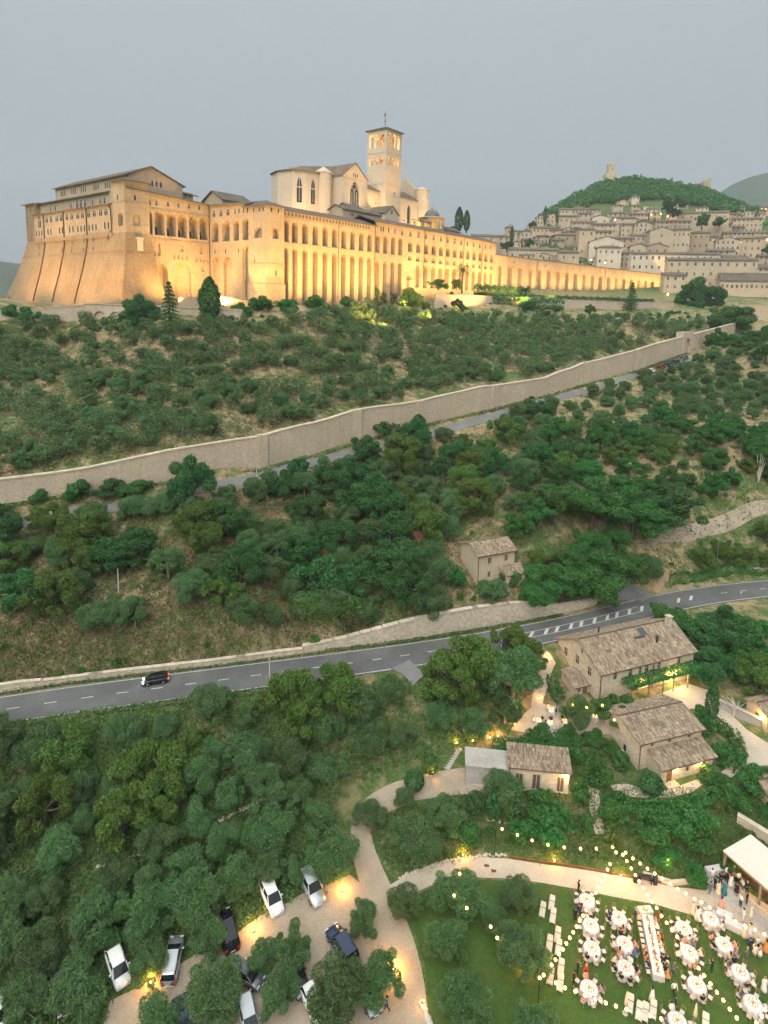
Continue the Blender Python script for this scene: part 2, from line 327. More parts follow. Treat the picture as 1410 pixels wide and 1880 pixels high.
def HT(x, y):
    z = _tps(x, y); sh = z.shape; x = np.broadcast_to(np.asarray(x, float), sh); y = np.broadcast_to(np.asarray(y, float), sh)
    near = (y > 55) & (y < 135) & (np.abs(x) < 130)
    if near.any():
        px, py = x[near], y[near]; best = np.full(px.shape, 1e9); zz = np.zeros(px.shape)
        for a, b in zip(ROADS[:-1], ROADS[1:]):
            d = b-a; t = np.clip(((px-a[0])*d[0]+(py-a[1])*d[1])/(d[0]**2+d[1]**2), 0, 1); q = np.hypot(px-a[0]-t*d[0], py-a[1]-t*d[1]); m = q < best; best = np.where(m, q, best); zz = np.where(m, a[2]+t*d[2], zz)
        f = np.clip((best-4.3)/3.2, 0, 1); f = f*f*(3-2*f); z = z.copy(); z[near] = zz*(1-f)+z[near]*f
    return z
def hz(x, y): return float(HT(np.array([x]), np.array([y]))[0])
_T = np.concatenate([np.arange(40, 140, .5), np.arange(140, 320, 1.), np.arange(320, 900, 4.)])
def G(px, py, many=False):
    """the spot of ground seen at a photo pixel"""
    d = ray(px, py); d = d/d[1]; z = HT(d[0]*_T, _T); f = d[2]*_T-z
    k = int(np.argmax(f <= 0)) if (f <= 0).any() else len(_T)-1
    k = max(k, 1); a = f[k-1]/(f[k-1]-f[k]+1e-9) if f[k] <= 0 else 1; Y = _T[k-1]+(_T[k]-_T[k-1])*a
    return np.array([d[0]*Y, Y, hz(d[0]*Y, Y)])
# ------------------------------------------------------------------ surface materials
def ground_mat():
    t = NT('hillside'); p = t.pos(); q = t.n('SeparateXYZ'); t.l(p, q.inputs[0])
    f = t.noise(p, .05, 6, .65); f2 = t.noise(p, .45, 5, .7); f3 = t.noise(p, 3.5, 4, .75)
    dry = t.ramp(f2, [(.25, (.18, .128, .07)), (.5, (.31, .23, .13)), (.75, (.42, .325, .2))])
    green = t.ramp(f3, [(.3, (.042, .085, .02)), (.6, (.08, .14, .036)), (.8, (.15, .175, .06))])
    low = t.ramp(t.math('MULTIPLY', q.outputs[1], .004), [(.30, (1, 1, 1)), (.36, (.0, .0, .0))])
    m = t.ramp(t.mix(.5, f, f2), [(.44, (1, 1, 1)), (.56, (0, 0, 0))])
    far = t.ramp(t.math('MULTIPLY', q.outputs[1], .001), [(.33, (0, 0, 0)), (.42, (1, 1, 1))])
    m2 = t.mix(1.0, m, t.math('MULTIPLY', low, .55), 'ADD'); m2 = t.mix(1., m2, far, 'LIGHTEN')
    c = t.mix(m2, dry, green); c = t.mix(t.ramp(f3, [(.55, (0, 0, 0)), (.8, (.5, .5, .5))]), c, (.34, .28, .19))
    t.color(c); t.bump(t.mix(.5, f2, f3), 1., .5); return t.m
ground_mat()
def speck(name, a, b, c, s1=8, s2=.4, bump=.25):
    t = NT(name); p = t.pos(); f = t.noise(p, s1, 3, .7); g = t.noise(p, s2, 4, .6)
    col = t.ramp(t.mix(.45, f, g), [(.32, a), (.5, b), (.68, c)]); t.color(col); t.bump(f, bump, .05); return t.m
speck('gravel', (.22, .175, .125), (.31, .255, .19), (.39, .33, .255), 5, .35)
speck('pale_gravel', (.32, .265, .205), (.42, .36, .285), (.49, .43, .35), 6, .3)
speck('asphalt', (.07, .071, .071), (.108, .108, .106), (.155, .153, .148), 9, .25, .1)
speck('old_asphalt', (.12, .12, .118), (.17, .168, .162), (.22, .215, .205), 6, .3, .1)
speck('concrete', (.25, .23, .2), (.36, .335, .3), (.45, .42, .38), 4, .5)
def lawn_mat():
    t = NT('lawn_grass'); p = t.pos(); f = t.noise(p, 7, 4, .8); g = t.noise(p, .35, 4, .6); h = t.noise(p, 1.8, 3, .7)
    c = t.ramp(t.mix(.4, f, h), [(.3, (.020, .05, .009)), (.5, (.042, .092, .016)), (.7, (.078, .135, .028))])
    c = t.mix(t.ramp(g, [(.5, (0, 0, 0)), (.72, (.55, .55, .55))]), c, (.10, .095, .03)); t.color(c); t.bump(t.mix(.4, f, h), 1., .12); return t.m
lawn_mat()
plain('road_paint', (.46, .46, .44), .6, vary=.25)
def far_hill(name, a, b):
    t = NT(name); p = t.pos(); f = t.noise(p, .02, 8, .7); t.color(t.ramp(f, [(.35, a), (.65, b)])); t.bump(t.noise(p, .05, 6, .7), 1, 8); return t.m
far_hill('far_wood', (.02, .045, .028), (.055, .085, .05))
far_hill('far_slope', (.035, .06, .04), (.07, .09, .06))

# ------------------------------------------------------------------ ground sheet
def spaced(*seg):
    o = [seg[0][0]]
    for a, b, st in seg: o += list(np.linspace(a, b, int(round((b-a)/st))+1)[1:])
    return np.array(o)
gx = spaced((-3000, -2000, 500), (-2000, -400, 200), (-400, -120, 10), (-120, -60, 3), (-60, 80, 1.15), (80, 140, 3), (140, 460, 8), (460, 700, 20), (700, 2000, 200), (2000, 3000, 500))
gy = spaced((-1000, -200, 200), (-200, 20, 20), (20, 50, 3), (50, 118, .9), (118, 150, 1.5), (150, 250, 2.5), (250, 420, 6), (420, 900, 12), (900, 1200, 75), (1200, 3000, 600))
XX, YY = np.meshgrid(gx, gy); cxx = np.clip(XX, -380, 580); cyy = np.clip(YY, 22, 880)
ZZ = HT(cxx, cyy); dd = np.hypot(XX-cxx, YY-cyy); ZZ = np.where(dd > 0, ZZ+(-85-ZZ)*np.clip(dd/260, 0, 1), ZZ)
ny, nx = XX.shape; idx = np.arange(nx*ny).reshape(ny, nx)
me = bpy.data.meshes.new('ground')
fq = np.stack([idx[:-1, :-1], idx[:-1, 1:], idx[1:, 1:], idx[1:, :-1]], -1).reshape(-1, 4)
me.vertices.add(nx*ny); me.vertices.foreach_set('co', np.stack([XX, YY, ZZ], -1).ravel())
me.loops.add(fq.size); me.loops.foreach_set('vertex_index', fq.ravel().astype(np.int32))
me.polygons.add(len(fq)); me.polygons.foreach_set('loop_start', np.arange(0, fq.size, 4, dtype=np.int32)); me.polygons.foreach_set('loop_total', np.full(len(fq), 4, np.int32))
me.polygons.foreach_set('use_smooth', np.ones(len(fq), bool)); me.update(calc_edges=True); me.materials.append(MATS['hillside'])
tag(link('ground', me), kind='structure')
def gh(x, y):
    """height of the ground sheet itself (bilinear over its quads)"""
    x = np.asarray(x, float); y = np.asarray(y, float)
    i = np.clip(np.searchsorted(gx, x)-1, 0, nx-2); j = np.clip(np.searchsorted(gy, y)-1, 0, ny-2)
    u = (x-gx[i])/(gx[i+1]-gx[i]); v = (y-gy[j])/(gy[j+1]-gy[j])
    return ZZ[j, i]*(1-u)*(1-v)+ZZ[j, i+1]*u*(1-v)+ZZ[j+1, i]*(1-u)*v+ZZ[j+1, i+1]*u*v
def smooth_line(pts, step):
    pts = np.array(pts, float); d = np.r_[0, np.cumsum(np.linalg.norm(np.diff(pts, axis=0), axis=1))]; n = max(2, int(d[-1]/step)+1); t = np.linspace(0, d[-1], n)
    o = np.stack([np.interp(t, d, pts[:, k]) for k in range(pts.shape[1])], 1)
    k = max(1, int(4/step))
    for _ in range(3):
        q = o.copy()
        for i in range(1, n-1): a, b = max(0, i-k), min(n-1, i+k); m = min(i-a, b-i); q[i] = o[i-m:i+m+1].mean(0)
        o = q
    return o
def ribbon(name, pts, width, mat, off=.06, step=.8, kind='structure', parent=None, across=6, flat=None, skirt=.35):
    """a road or path laid over the ground; width may vary along it"""
    ln = smooth_line(pts, step); t = np.gradient(ln[:, :2], axis=0); t /= np.linalg.norm(t, axis=1)[:, None]; nrm = np.stack([-t[:, 1], t[:, 0]], 1)
    wd = np.interp(np.linspace(0, 1, len(ln)), np.linspace(0, 1, len(width)), width) if hasattr(width, '__len__') else np.full(len(ln), width)
    mb = MB(); vs = []
    for i in range(len(ln)):
        row = []
        for k in range(across+1):
            p = ln[i, :2]+nrm[i]*wd[i]*(k/across-.5); row.append([p[0], p[1], float(gh(p[0], p[1]))+off])
        if flat:
            m = max(r[2] for r in row); 
            for r in row: r[2] = r[2]*(1-flat)+m*flat
        row = [[row[0][0], row[0][1], row[0][2]-skirt]]+row+[[row[-1][0], row[-1][1], row[-1][2]-skirt]]
        vs += row
    c = across+3; fs = [(i*c+k, (i+1)*c+k, (i+1)*c+k+1, i*c+k+1)[::-1] for i in range(len(ln)-1) for k in range(c-1)]
    mb.add(vs, fs); return tag(mb.build(name, mat, parent), kind=kind), ln, nrm, wd, vs, c
def sheet(name, px, mat, off=.05, step=1.2, kind='structure', world=False, jitter=.0, level=None):
    P = [p[:2] for p in px] if world else [G(*p)[:2] for p in px]
    bd = []
    for i in range(len(P)):
        a, b = np.array(P[i]), np.array(P[(i+1) % len(P)]); n = max(1, int(np.linalg.norm(b-a)/.8))
        for k in range(n):
            bd.append(a+(b-a)*k/n+np.array([rnd.uniform(-1, 1), rnd.uniform(-1, 1)])*jitter)
    nb = len(bd); lo = np.min(bd, 0); hi = np.max(bd, 0)
    vs = [Vector(p) for p in bd]+[Vector((x+.01, y+.013)) for x in np.arange(lo[0], hi[0], step) for y in np.arange(lo[1], hi[1], step)]
    r = delaunay_2d_cdt(vs, [(i, (i+1) % nb) for i in range(nb)], [], 1, 1e-4)
    v2 = [(p.x, p.y) for p in r[0]]; zs = gh([p[0] for p in v2], [p[1] for p in v2])+off
    if level is not None: zs = zs*0+level
    mb = MB(); mb.add([(p[0], p[1], z) for p, z in zip(v2, zs)], [tuple(f) for f in r[2]])
    # a small skirt closes the edge
    b3 = [(p[0], p[1], float(gh(p[0], p[1]))+off if level is None else level) for p in bd]
    mb.add(b3+[(p[0], p[1], p[2]-.3) for p in b3], [(k, (k+1) % nb, nb+(k+1) % nb, nb+k) for k in range(nb)])
    return tag(mb.build(name, mat), kind=kind)

# ------------------------------------------------------------------ main road with markings
road, RL, RN, RW, RV, RC = ribbon('road', [p[:2] for p in ROADS], 6.8, 'asphalt', off=.08, step=.8, across=8, flat=.6)
def mark(name, i0, i1, d0, d1, slant=0.):
    mb = MB(); vs = []
    for i in range(i0, i1+1):
        for d in (d0, d1):
            k = (.5+d/6.8)*8; a = int(min(7, max(0, math.floor(k)))); f = k-a; r0 = RV[i*RC+1+a]; r1 = RV[i*RC+2+a]
            p = [r0[j]*(1-f)+r1[j]*f for j in range(3)]; vs.append((p[0], p[1], p[2]+.012))
    n = i1-i0+1; mb.add(vs, [(2*k, 2*k+2, 2*k+3, 2*k+1)[::-1] for k in range(n-1)]); return tag(mb.build(name, 'road_paint', road))
NR = len(RL); mark('edge_line', 0, NR-1, 3.02, 3.17); mark('edge_line', 0, NR-1, -3.17, -3.02)
rpx = np.array([proj((*RL[i, :2], -55.7))[0] for i in range(NR)])
def ri(px): return int(np.argmin(np.abs(rpx-px)))
i = 0
while i < NR-4:
    if not (930 < rpx[i] < 1300): mark('centre_dash', i, i+2, -.08, .08)
    i += 6
for a, b in ((930, 1180),): mark('hatch_edge', ri(a), ri(b), .75, .87); mark('hatch_edge', ri(a), ri(b), -.87, -.75)
for px in (945, 968, 992, 1016, 1040, 1062, 1084, 1106, 1128, 1150, 1172, 1240, 1262):
    i0 = ri(px); mb = MB(); vs = []
    for (i, d) in ((i0, -.7), (i0+1, -.7), (i0+3, .7), (i0+2, .7)):
        k = (.5+d/6.8)*8; a = int(math.floor(k)); f = k-a; i = min(i, NR-1); r0 = RV[i*RC+1+a]; r1 = RV[i*RC+2+a]; vs.append(tuple(r0[j]*(1-f)+r1[j]*f+(.014 if j == 2 else 0) for j in range(3)))
    mb.add(vs, [(0, 1, 2, 3)[::-1]]); mb.build('hatch_stripe', 'road_paint', road)
# side turnings
ribbon('side_road', [G(735, 1222)[:2], G(760, 1240)[:2], G(768, 1252)[:2]], [4, 3.0, 2.4], 'old_asphalt', .3)
ribbon('side_road', [G(1190, 1100)[:2], G(1168, 1082)[:2], G(1140, 1068)[:2], G(1110, 1058)[:2]], [5, 3.4, 3, 2.8], 'old_asphalt', .13)
LANE = [(-60,966),(100,949),(196,934),(306,916),(420,889),(507,866),(638,836),(709,818),(775,801),(860,777),(936,755),(1023,732),(1045,725),(1110,709),(1180,691),(1240,670),(1290,652)]
lane = ribbon('lane', [G(*p)[:2] for p in LANE], 2.3, 'old_asphalt', .10, step=1.5)
ribbon('dirt_track', [G(*p)[:2] for p in ((1190,1000),(1240,984),(1300,967),(1360,948),(1440,925))], [1.6, 2.6, 2.6, 2.4, 2.4], 'gravel', .2)
# ------------------------------------------------------------------ gravel paths, car park, lawn, terraces
PATH = [(745,1930),(748,1880),(752,1800),(736,1735),(708,1668),(682,1610),(660,1555),(645,1515),(648,1482),(690,1468),(740,1460),(790,1442),(850,1425),(900,1432)]
ribbon('gravel_path', [G(*p)[:2] for p in PATH], [4.4, 4.2, 4, 3.8, 3.6, 3.2, 2.8, 2.6, 3, 3, 2.8, 3.2, 3.6, 3.4], 'gravel', .055, step=.7)
sheet('car_park', [(180,1905),(205,1838),(290,1792),(335,1765),(415,1728),(480,1680),(560,1640),(640,1608),(690,1640),(705,1690),(722,1740),(730,1800),(728,1905)], 'gravel', .04, jitter=.15)
sheet('lawn_path', [(712,1628),(750,1604),(800,1583),(865,1572),(930,1577),(1000,1588),(1100,1602),(1180,1616),(1240,1630),(1300,1636),(1335,1650),(1370,1672),(1420,1700),(1420,1745),(1380,1720),(1330,1700),(1270,1680),(1200,1660),(1100,1641),(1000,1622),(930,1613),(870,1611),(800,1622),(760,1640),(735,1668)], 'pale_gravel', .06)
sheet('lawn', [(778,1930),(786,1850),(780,1770),(758,1700),(744,1672),(765,1644),(803,1626),(870,1615),(930,1617),(1000,1626),(1100,1645),(1200,1664),(1270,1684),(1330,1704),(1380,1724),(1440,1760),(1440,1930)], 'lawn_grass', .045, step=.9)
sheet('dining_terrace', [(938,1340),(962,1312),(985,1290),(1010,1296),(1040,1300),(1075,1312),(1110,1322),(1128,1345),(1080,1356),(1000,1352)], 'pale_gravel', .12, step=.6)
ribbon('garden_path', [G(*p)[:2] for p in ((1012,1205),(998,1225),(990,1250),(986,1280),(985,1300))], 1.8, 'pale_gravel', .12)
sheet('courtyard', [(1110,1318),(1150,1300),(1200,1280),(1262,1256),(1300,1268),(1330,1300),(1370,1340),(1420,1372),(1420,1405),(1375,1408),(1335,1432),(1318,1424),(1352,1395),(1362,1365),(1340,1335),(1305,1308),(1270,1302),(1220,1312),(1160,1326)], 'pale_gravel', .12, step=.6)
sheet('house_path', [(1120,1442),(1150,1440),(1178,1448),(1210,1455),(1245,1445),(1280,1432),(1292,1440),(1270,1455),(1230,1466),(1180,1466),(1130,1458)], 'pale_gravel', .12, step=.6)
ribbon('garden_path', [G(*p)[:2] for p in ((1090,1448),(1086,1480),(1088,1505),(1104,1532))], 1.5, 'pale_gravel', .12)
sheet('shed_yard', [(860,1420),(880,1412),(950,1424),(1050,1440),(1052,1458),(980,1452),(900,1452),(862,1440)], 'pale_gravel', .12, step=.6)
sheet('bar_terrace', [(1296,1640),(1300,1612),(1345,1618),(1420,1670),(1440,1690),(1440,1740),(1372,1690),(1336,1660)], 'concrete', .10)
# ------------------------------------------------------------------ distant hills
def hill(name, ridge, Y, depth, mat, base=-85):
    mb = MB(); vs = []; n = len(ridge)
    R = [at(x, y, Y) for x, y in ridge]; rows = 7
    for k in range(rows+1):
        f = k/rows
        for q in R: vs.append((q[0]*(1+.02*math.sin(k*2.1)), Y-depth*(1-f)**1.2+12*math.sin(q[0]*.02+k), base+(q[2]-base)*(f**.75)))
    for q in R: vs.append((q[0]*1.3, Y+depth, base))
    fs = [(k*n+i, k*n+i+1, (k+1)*n+i+1, (k+1)*n+i) for k in range(rows+1) for i in range(n-1)]
    mb.add(vs, fs); return tag(mb.build(name, mat, smooth=True), kind='structure')
hill('hills', [(-700,500),(-500,470),(-200,478),(-60,482),(10,480),(45,484),(90,497),(160,510),(300,530),(500,548)], 1500, 700, 'far_slope')
hill('mountain', [(1180,420),(1250,385),(1300,360),(1330,340),(1365,325),(1410,313),(1500,300),(1700,300),(2000,340),(2600,400)], 2200, 900, 'far_wood')
# ------------------------------------------------------------------ materials of the buildings
stone('basilica_stone', (.38, .295, .19), (.46, .365, .245), .9, .42, bump=.5, stain=.55)
stone('scarp_stone', (.27, .195, .115), (.35, .26, .16), .8, .35, bump=.35, stain=.6)
stone('church_stone', (.52, .43, .32), (.58, .49, .375), 1.0, .45, bump=.25, stain=.22)
stone('rubble_stone', (.62, .50, .37), (.72, .60, .46), .55, .26, mortar=(.36, .30, .23), bump=1., stain=.75, rubble=True)
stone('town_stone', (.47, .385, .27), (.55, .46, .335), .6, .3, bump=.3, stain=.4)
stone('town_pink', (.50, .39, .265), (.57, .455, .32), .6, .3, bump=.3, stain=.35)
stone('town_pale', (.58, .505, .385), (.62, .55, .43), 2.5, 1.2, bump=.1, stain=.35)
stone('town_brown', (.38, .295, .2), (.46, .37, .26), .6, .3, bump=.35, stain=.45)
rooft('roof_tiles', (.13, .098, .07), (.185, .14, .10), (.24, .19, .14))
rooft('roof_tiles_grey', (.10, .082, .062), (.145, .12, .092), (.20, .17, .13))
t = NT('window_glass'); t.color((.025, .03, .035)); t.b.inputs['Roughness'].default_value = .15; t.b.inputs['Specular IOR Level'].default_value = .5
plain('window_frame', (.42, .38, .32), .8); plain('shutter', (.10, .075, .05), .7, vary=.3); plain('dark_void', (.03, .027, .022), .9)
plain('lead', (.12, .14, .13), .6); plain('iron', (.05, .05, .05), .5, .6); plain('pipe', (.10, .06, .04), .6)
emit('lit_pane', (1, .6, .2), 1.1); emit('lamp_glow', (1, .55, .16), 14); emit('flood_glass', (1, .8, .5), 30)
# unit windows: x -.5...5, z 0..1, face -y
def _win(arch, mull, cross, pane='window_glass', frame='window_frame'):
    mb = MB(); ol = arch_outline(-.5, .5, 0, 1, arch, 8); n = len(ol)
    il = [((a)*.80, .06+(b-.06)*.93) for a, b in ol]
    o0 = [(a, .02, b) for a, b in ol]; o1 = [(a, -.07, b) for a, b in ol]; i1 = [(a, -.07, b) for a, b in il]; i0 = [(a, -.02, b) for a, b in il]
    for A, B in ((o0, o1), (o1, i1), (i1, i0)): mb.add(A+B, [(k, (k+1) % n, n+(k+1) % n, n+k) for k in range(n)], 0)
    f = MB(); f.add(i0, [tuple(range(n))], 0)
    if mull: mb.box(-.035, .035, -.06, -.02, .06, .97, 0)
    if cross: mb.box(-.4, .4, -.055, -.02, .56, .61, 0)
    return mb.mesh('window', frame), f.mesh('pane', pane)
WIN = {'rect': _win(False, True, True), 'arch': _win(True, True, True), 'slit': _win(False, False, False), 'aslit': _win(True, False, False), 'lit': _win(False, True, False, 'lit_pane'), 'shut': _win(False, True, False, 'shutter')}
def window(parent, kind, loc, w, h, rz=0., panes=True, name='window'):
    o = link(name, WIN[kind][0], parent, loc, rz, (w, 1, h))
    link('pane', WIN[kind][1], o); return o

# ------------------------------------------------------------------ frame of the monastery: x along the south front, y inwards, z world height - ZB
C0 = at(491, 555, 215); TH = rad(38.5); ZB = -3.5; FZ = math.pi/2-TH
Lx = np.array([math.sin(TH), math.cos(TH), 0]); Nx = np.array([math.cos(TH), -math.sin(TH), 0])
def Wf(s, m, z=0.): return C0*np.array([1, 1, 0])+Lx*s-Nx*m+np.array([0, 0, z])
def south(y0): return lambda s, z, d: (s, y0+d, z-ZB)
def west(x0): return lambda s, z, d: (x0+d, s, z-ZB)
def frame_thing(name, label, cat, group=None): return thing(name, label, cat, (C0[0], C0[1], ZB), FZ, group)
def hole(c, w, z0, z1, depth, back=True, arch=True): return (arch_outline(c-w/2, c+w/2, z0, z1, arch), depth, back)
def slab_roof(mb, pts, th=.35):
    """a roof plane (3d points, z world) with thickness"""
    n = len(pts); a = [(p[0], p[1], p[2]-ZB) for p in pts]; b = [(p[0], p[1], p[2]-th) for p in a]
    mb.add(a+b, [tuple(range(n)), tuple(range(2*n-1, n-1, -1))]+[(k, n+k, n+(k+1) % n, (k+1) % n) for k in range(n)])
R90 = -math.pi/2
# ---- long arcaded south front
mon = frame_thing('arcaded_monastery', 'long floodlit monastery front with two storeys of arches below the bell tower', 'monastery')
UP_C = [9.4, 13.8]+[18.9+5.28*k for k in range(12)]; EA_C = [84.3+6.27*k for k in range(13)]
holes = []
for c in UP_C: holes.append(hole(c, 3.0, 19.7, 27.1, 3.2)); holes.append(hole(c, 2.8, -2.6 if c < 60 else 2.0, 17.6 if c < 60 else 16.4, 2.6))
for k, c in enumerate(EA_C):
    holes.append(hole(c, 3.5, 21.8, 26.3, 2.4)); holes.append(hole(c, 3.2, 17.8, 20.2, .5))
    if k: holes.append(hole(c, 3.4, 6.0, 16.3, 2.2))
mb = MB(); wall_panel(mb, south(1.0), [(7.0, -6), (163.5, -3), (163.5, 32.3), (59, 32.3), (59, 30.4), (7.0, 30.4)], holes)
mb.add([(163.5, 1.0, -6-ZB), (163.5, 14, -6-ZB), (163.5, 14, 32.3-ZB), (163.5, 1.0, 32.3-ZB)], [(0, 1, 2, 3)])
mb.add([(7, 14, -6-ZB), (163.5, 14, -6-ZB), (163.5, 14, 32.3-ZB), (7, 14, 32.3-ZB)], [(1, 0, 3, 2)])
mb.build('front_wall', 'basilica_stone', mon)
mb = MB()  # the corner block stands proud
wall_panel(mb, south(0.), [(-.4, -6), (7.8, -6), (7.8, 31.2), (-.4, 31.2)], [hole(3.85, 2.7, 20.1, 23.9, 1.6), hole(4., .8, 7.5, 9.1, .8, True, False), hole(4.1, .9, 1.1, 2.9, .8, True, False)])
wall_panel(mb, west(-.4), [(0, -6), (9.6, -6), (9.6, 31.2), (0, 31.2)], [hole(4.4, 4.2, 20.2, 24.2, 1.6), hole(6.4, .5, 11.8, 13.2, .6, True, False)])
mb.box(-.4, 7.8, .01, 9.6, 31.2-ZB-.05, 31.2-ZB); mb.quad((7.8, 0, -6-ZB), (7.8, 9.6, -6-ZB), (7.8, 9.6, 31.2-ZB), (7.8, 0, 31.2-ZB))
mb.build('corner_block', 'basilica_stone', mon)
mb = MB(); mb.box(-.62, 7.92, -.22, 9.6, 11.1-ZB, 11.5-ZB); mb.box(-.75, 8.0, -.34, 9.6, -6-ZB, 4.6-ZB); mb.build('plinth', 'basilica_stone', mon)
for z, s0, s1 in ((19.1, 7.9, 81.5), (27.9, 7.9, 58), (21.1, 81.6, 163.4)):
    MB().box(s0, s1, .82, .995, z-ZB, z+.3-ZB).build('string_course', 'basilica_stone', mon)
for k in range(27): window(mon, 'arch', (8.9+k*1.78, 1.0, 28.85-ZB), 1.25, 1.45)
for c, z in ((1.8, 29), (5.0, 29)): window(mon, 'slit', (c, 0, z-ZB), .8, 1.5)
for c in (1.6, 3.6, 6.6): window(mon, 'slit', (-.4, c, 29-ZB), .8, 1.5, R90)
for c in (63.0, 64.6, 68.2, 72.6): window(mon, 'slit', (c, 1.0, 28.6-ZB), 1.0, 2.3)
for k, c in enumerate([77.9+6.17*i for i in range(13)]): window(mon, 'rect' if k in (2, 7) else 'arch', (c, 1.0, 28.4-ZB), 2.1, 2.7)
window(mon, 'slit', (157.2, 1.0, 28.6-ZB), .8, 1.9)
for c in EA_C: window(mon, 'arch', (c, 1.48, 17.8-ZB), 3.2, 2.4)
for c in UP_C[1:]: window(mon, 'aslit', (c+.1, 4.16, 19.8-ZB), 1.1, 2.6, name='loggia_door')
for c in (36.9, 59.2, 95.2, 113.4, 130, 148.8):
    MB().tube([(c, .86, (30 if c < 58 else 32)-ZB), (c, .86, (8 if c > 90 else 0)-ZB)], .12, 5).build('downpipe', 'pipe', mon)
for c in (84.3,):
    MB().box(82.4, 86, -.6, 1, -4-ZB, 9-ZB).build('buttress', 'basilica_stone', mon)
mb = MB()
slab_roof(mb, [(-1.3, -.9, 31.2), (8.3, -.9, 31.2), (8.3, 6, 33.4), (3, 6, 33.4)]); slab_roof(mb, [(-1.3, -.9, 31.2), (3, 6, 33.4), (3, 12, 33.4), (-1.3, 12, 31.2)])
mb.build('roof', 'roof_tiles_grey', mon)
mb = MB(); slab_roof(mb, [(7.9, .2, 30.5), (60.6, .2, 30.5), (60.6, 9, 33.4), (7.9, 9, 33.4)]); mb.build('roof', 'roof_tiles_grey', mon)
mb = MB(); slab_roof(mb, [(58.6, .2, 32.4), (164.2, .2, 32.4), (164.2, 9, 35.4), (58.6, 9, 35.4)]); slab_roof(mb, [(58.6, 9, 35.4), (164.2, 9, 35.4), (164.2, 16, 33.2), (58.6, 16, 33.2)]); mb.build('roof', 'roof_tiles_grey', mon)
mb = MB(); mb.box(20, 58, 9, 16, 30-ZB, 33.2-ZB); mb.build('attic_wall', 'basilica_stone', mon)
# ---- courtyard side: west-facing wing and recessed front
wing = frame_thing('monastery_wing', 'floodlit monastery wing with tall arches in the inner corner beside the bastion', 'monastery')
mb = MB()
wall_panel(mb, west(0.), [(9.0, -6), (32.7, -6), (32.7, 33.2), (9.0, 32.2)],
  [hole(29.5, 4.4, 19.7, 27, 3), hole(22.8, 4.7, 19.8, 27.2, 3), hole(16.9, 3.1, 19.8, 27, 3), hole(11.5, 3.8, 19.8, 27.3, 3), hole(29, 4.4, -3, 14.4, 1.5), hole(22.1, 5, -3, 14.3, 1.5), hole(11.6, 4, -3, 17.9, 2)])
wall_panel(mb, south(32.7), [(-33, -6), (-.02, -6), (-.02, 33.2), (-33, 35)],
  [hole(-c, 3.8, 20.4, 28.5, 3.2) for c in (25.3, 20.7, 16.1, 11.6, 6.9, 2.5)]+[hole(-20.9, 6, -4, 10.9, 3.2), hole(-12.2, 7.8, -4, 11.8, 1.6), hole(-23, 1.2, 13.2, 14.9, .6), hole(-21.2, 1.2, 13.4, 17.6, .6, True, False), hole(-12, 1.3, 15.4, 17.8, .6), hole(-4, 1.3, 15.2, 17.6, .6), hole(-3.2, 1.8, 8.8, 10.3, .6)]
  +[hole(-15.3+k*1.7, .9, 12.6, 14.2, .5) for k in range(4)]+[hole(-6+k*1.65, .9, 12.2, 13.8, .5) for k in range(4)])
mb.build('wall', 'basilica_stone', wing)
for c, z in ((24.2, 30.2), (21.7, 30.4), (17.2, 30.6), (13.1, 30.8), (8.8, 31), (4.5, 31.1)): window(wing, 'arch', (-c, 32.7, z-ZB), 1.1, 1.9)
for c in (29.8, 25.6, 21.5): window(wing, 'arch', (0, c, 28.9-ZB), 2.2, 2.6, R90)
for c in (17.4, 15.1, 12.7, 10.4): window(wing, 'slit', (0, c, 29.2-ZB), .8, 1.8, R90)
for c in (23.2, 15.6, 29.6): window(wing, 'slit', (0 if c > 16 else 0, c, 15.6-ZB), .8, 1.3, R90)
for c in (25.3, 20.7, 16.1, 11.6, 6.9, 2.5): window(wing, 'aslit', (-c+.3, 35.86, 20.5-ZB), 1.9, 3.2, name='loggia_door')
for c in (29.5, 22.8): window(wing, 'aslit', (2.96, c, 20-ZB), 1.9, 3., R90, name='loggia_door')
for z in (19.0, 28.9): MB().box(-25, -.02, 32.5, 32.695, z-ZB, z+.28-ZB).build('string_course', 'basilica_stone', wing)
MB().tube([(-.35, 32.4, 33-ZB), (-.35, 32.4, -3-ZB)], .14, 5).build('downpipe', 'pipe', wing)
mb = MB(); slab_roof(mb, [(-33, 31.9, 35), (.6, 31.9, 33.3), (.6, 40, 35.2), (-33, 40, 37)]); mb.build('roof', 'roof_tiles_grey', wing)
mb = MB(); slab_roof(mb, [(-.8, 33, 33.3), (-.8, 8.6, 32.3), (7, 8.6, 34.2), (7, 33, 35)]); slab_roof(mb, [(7, 33, 35), (7, 8.6, 34.2), (14, 8.6, 33), (14, 33, 33.5)]); mb.build('roof', 'roof_tiles_grey', wing)
mb = MB(); mb.box(-24, -2, 40, 41, 33-ZB, 37.9-ZB); mb.build('clerestory', 'town_brown', wing)
for k in range(10): window(wing, 'slit', (-22+k*2.1, 40, 36.3-ZB), .9, 1.0)
mb = MB(); slab_roof(mb, [(-25, 39.4, 38), (0, 39.4, 37.2), (0, 47, 39), (-25, 47, 40)]); mb.build('roof', 'roof_tiles_grey', wing)
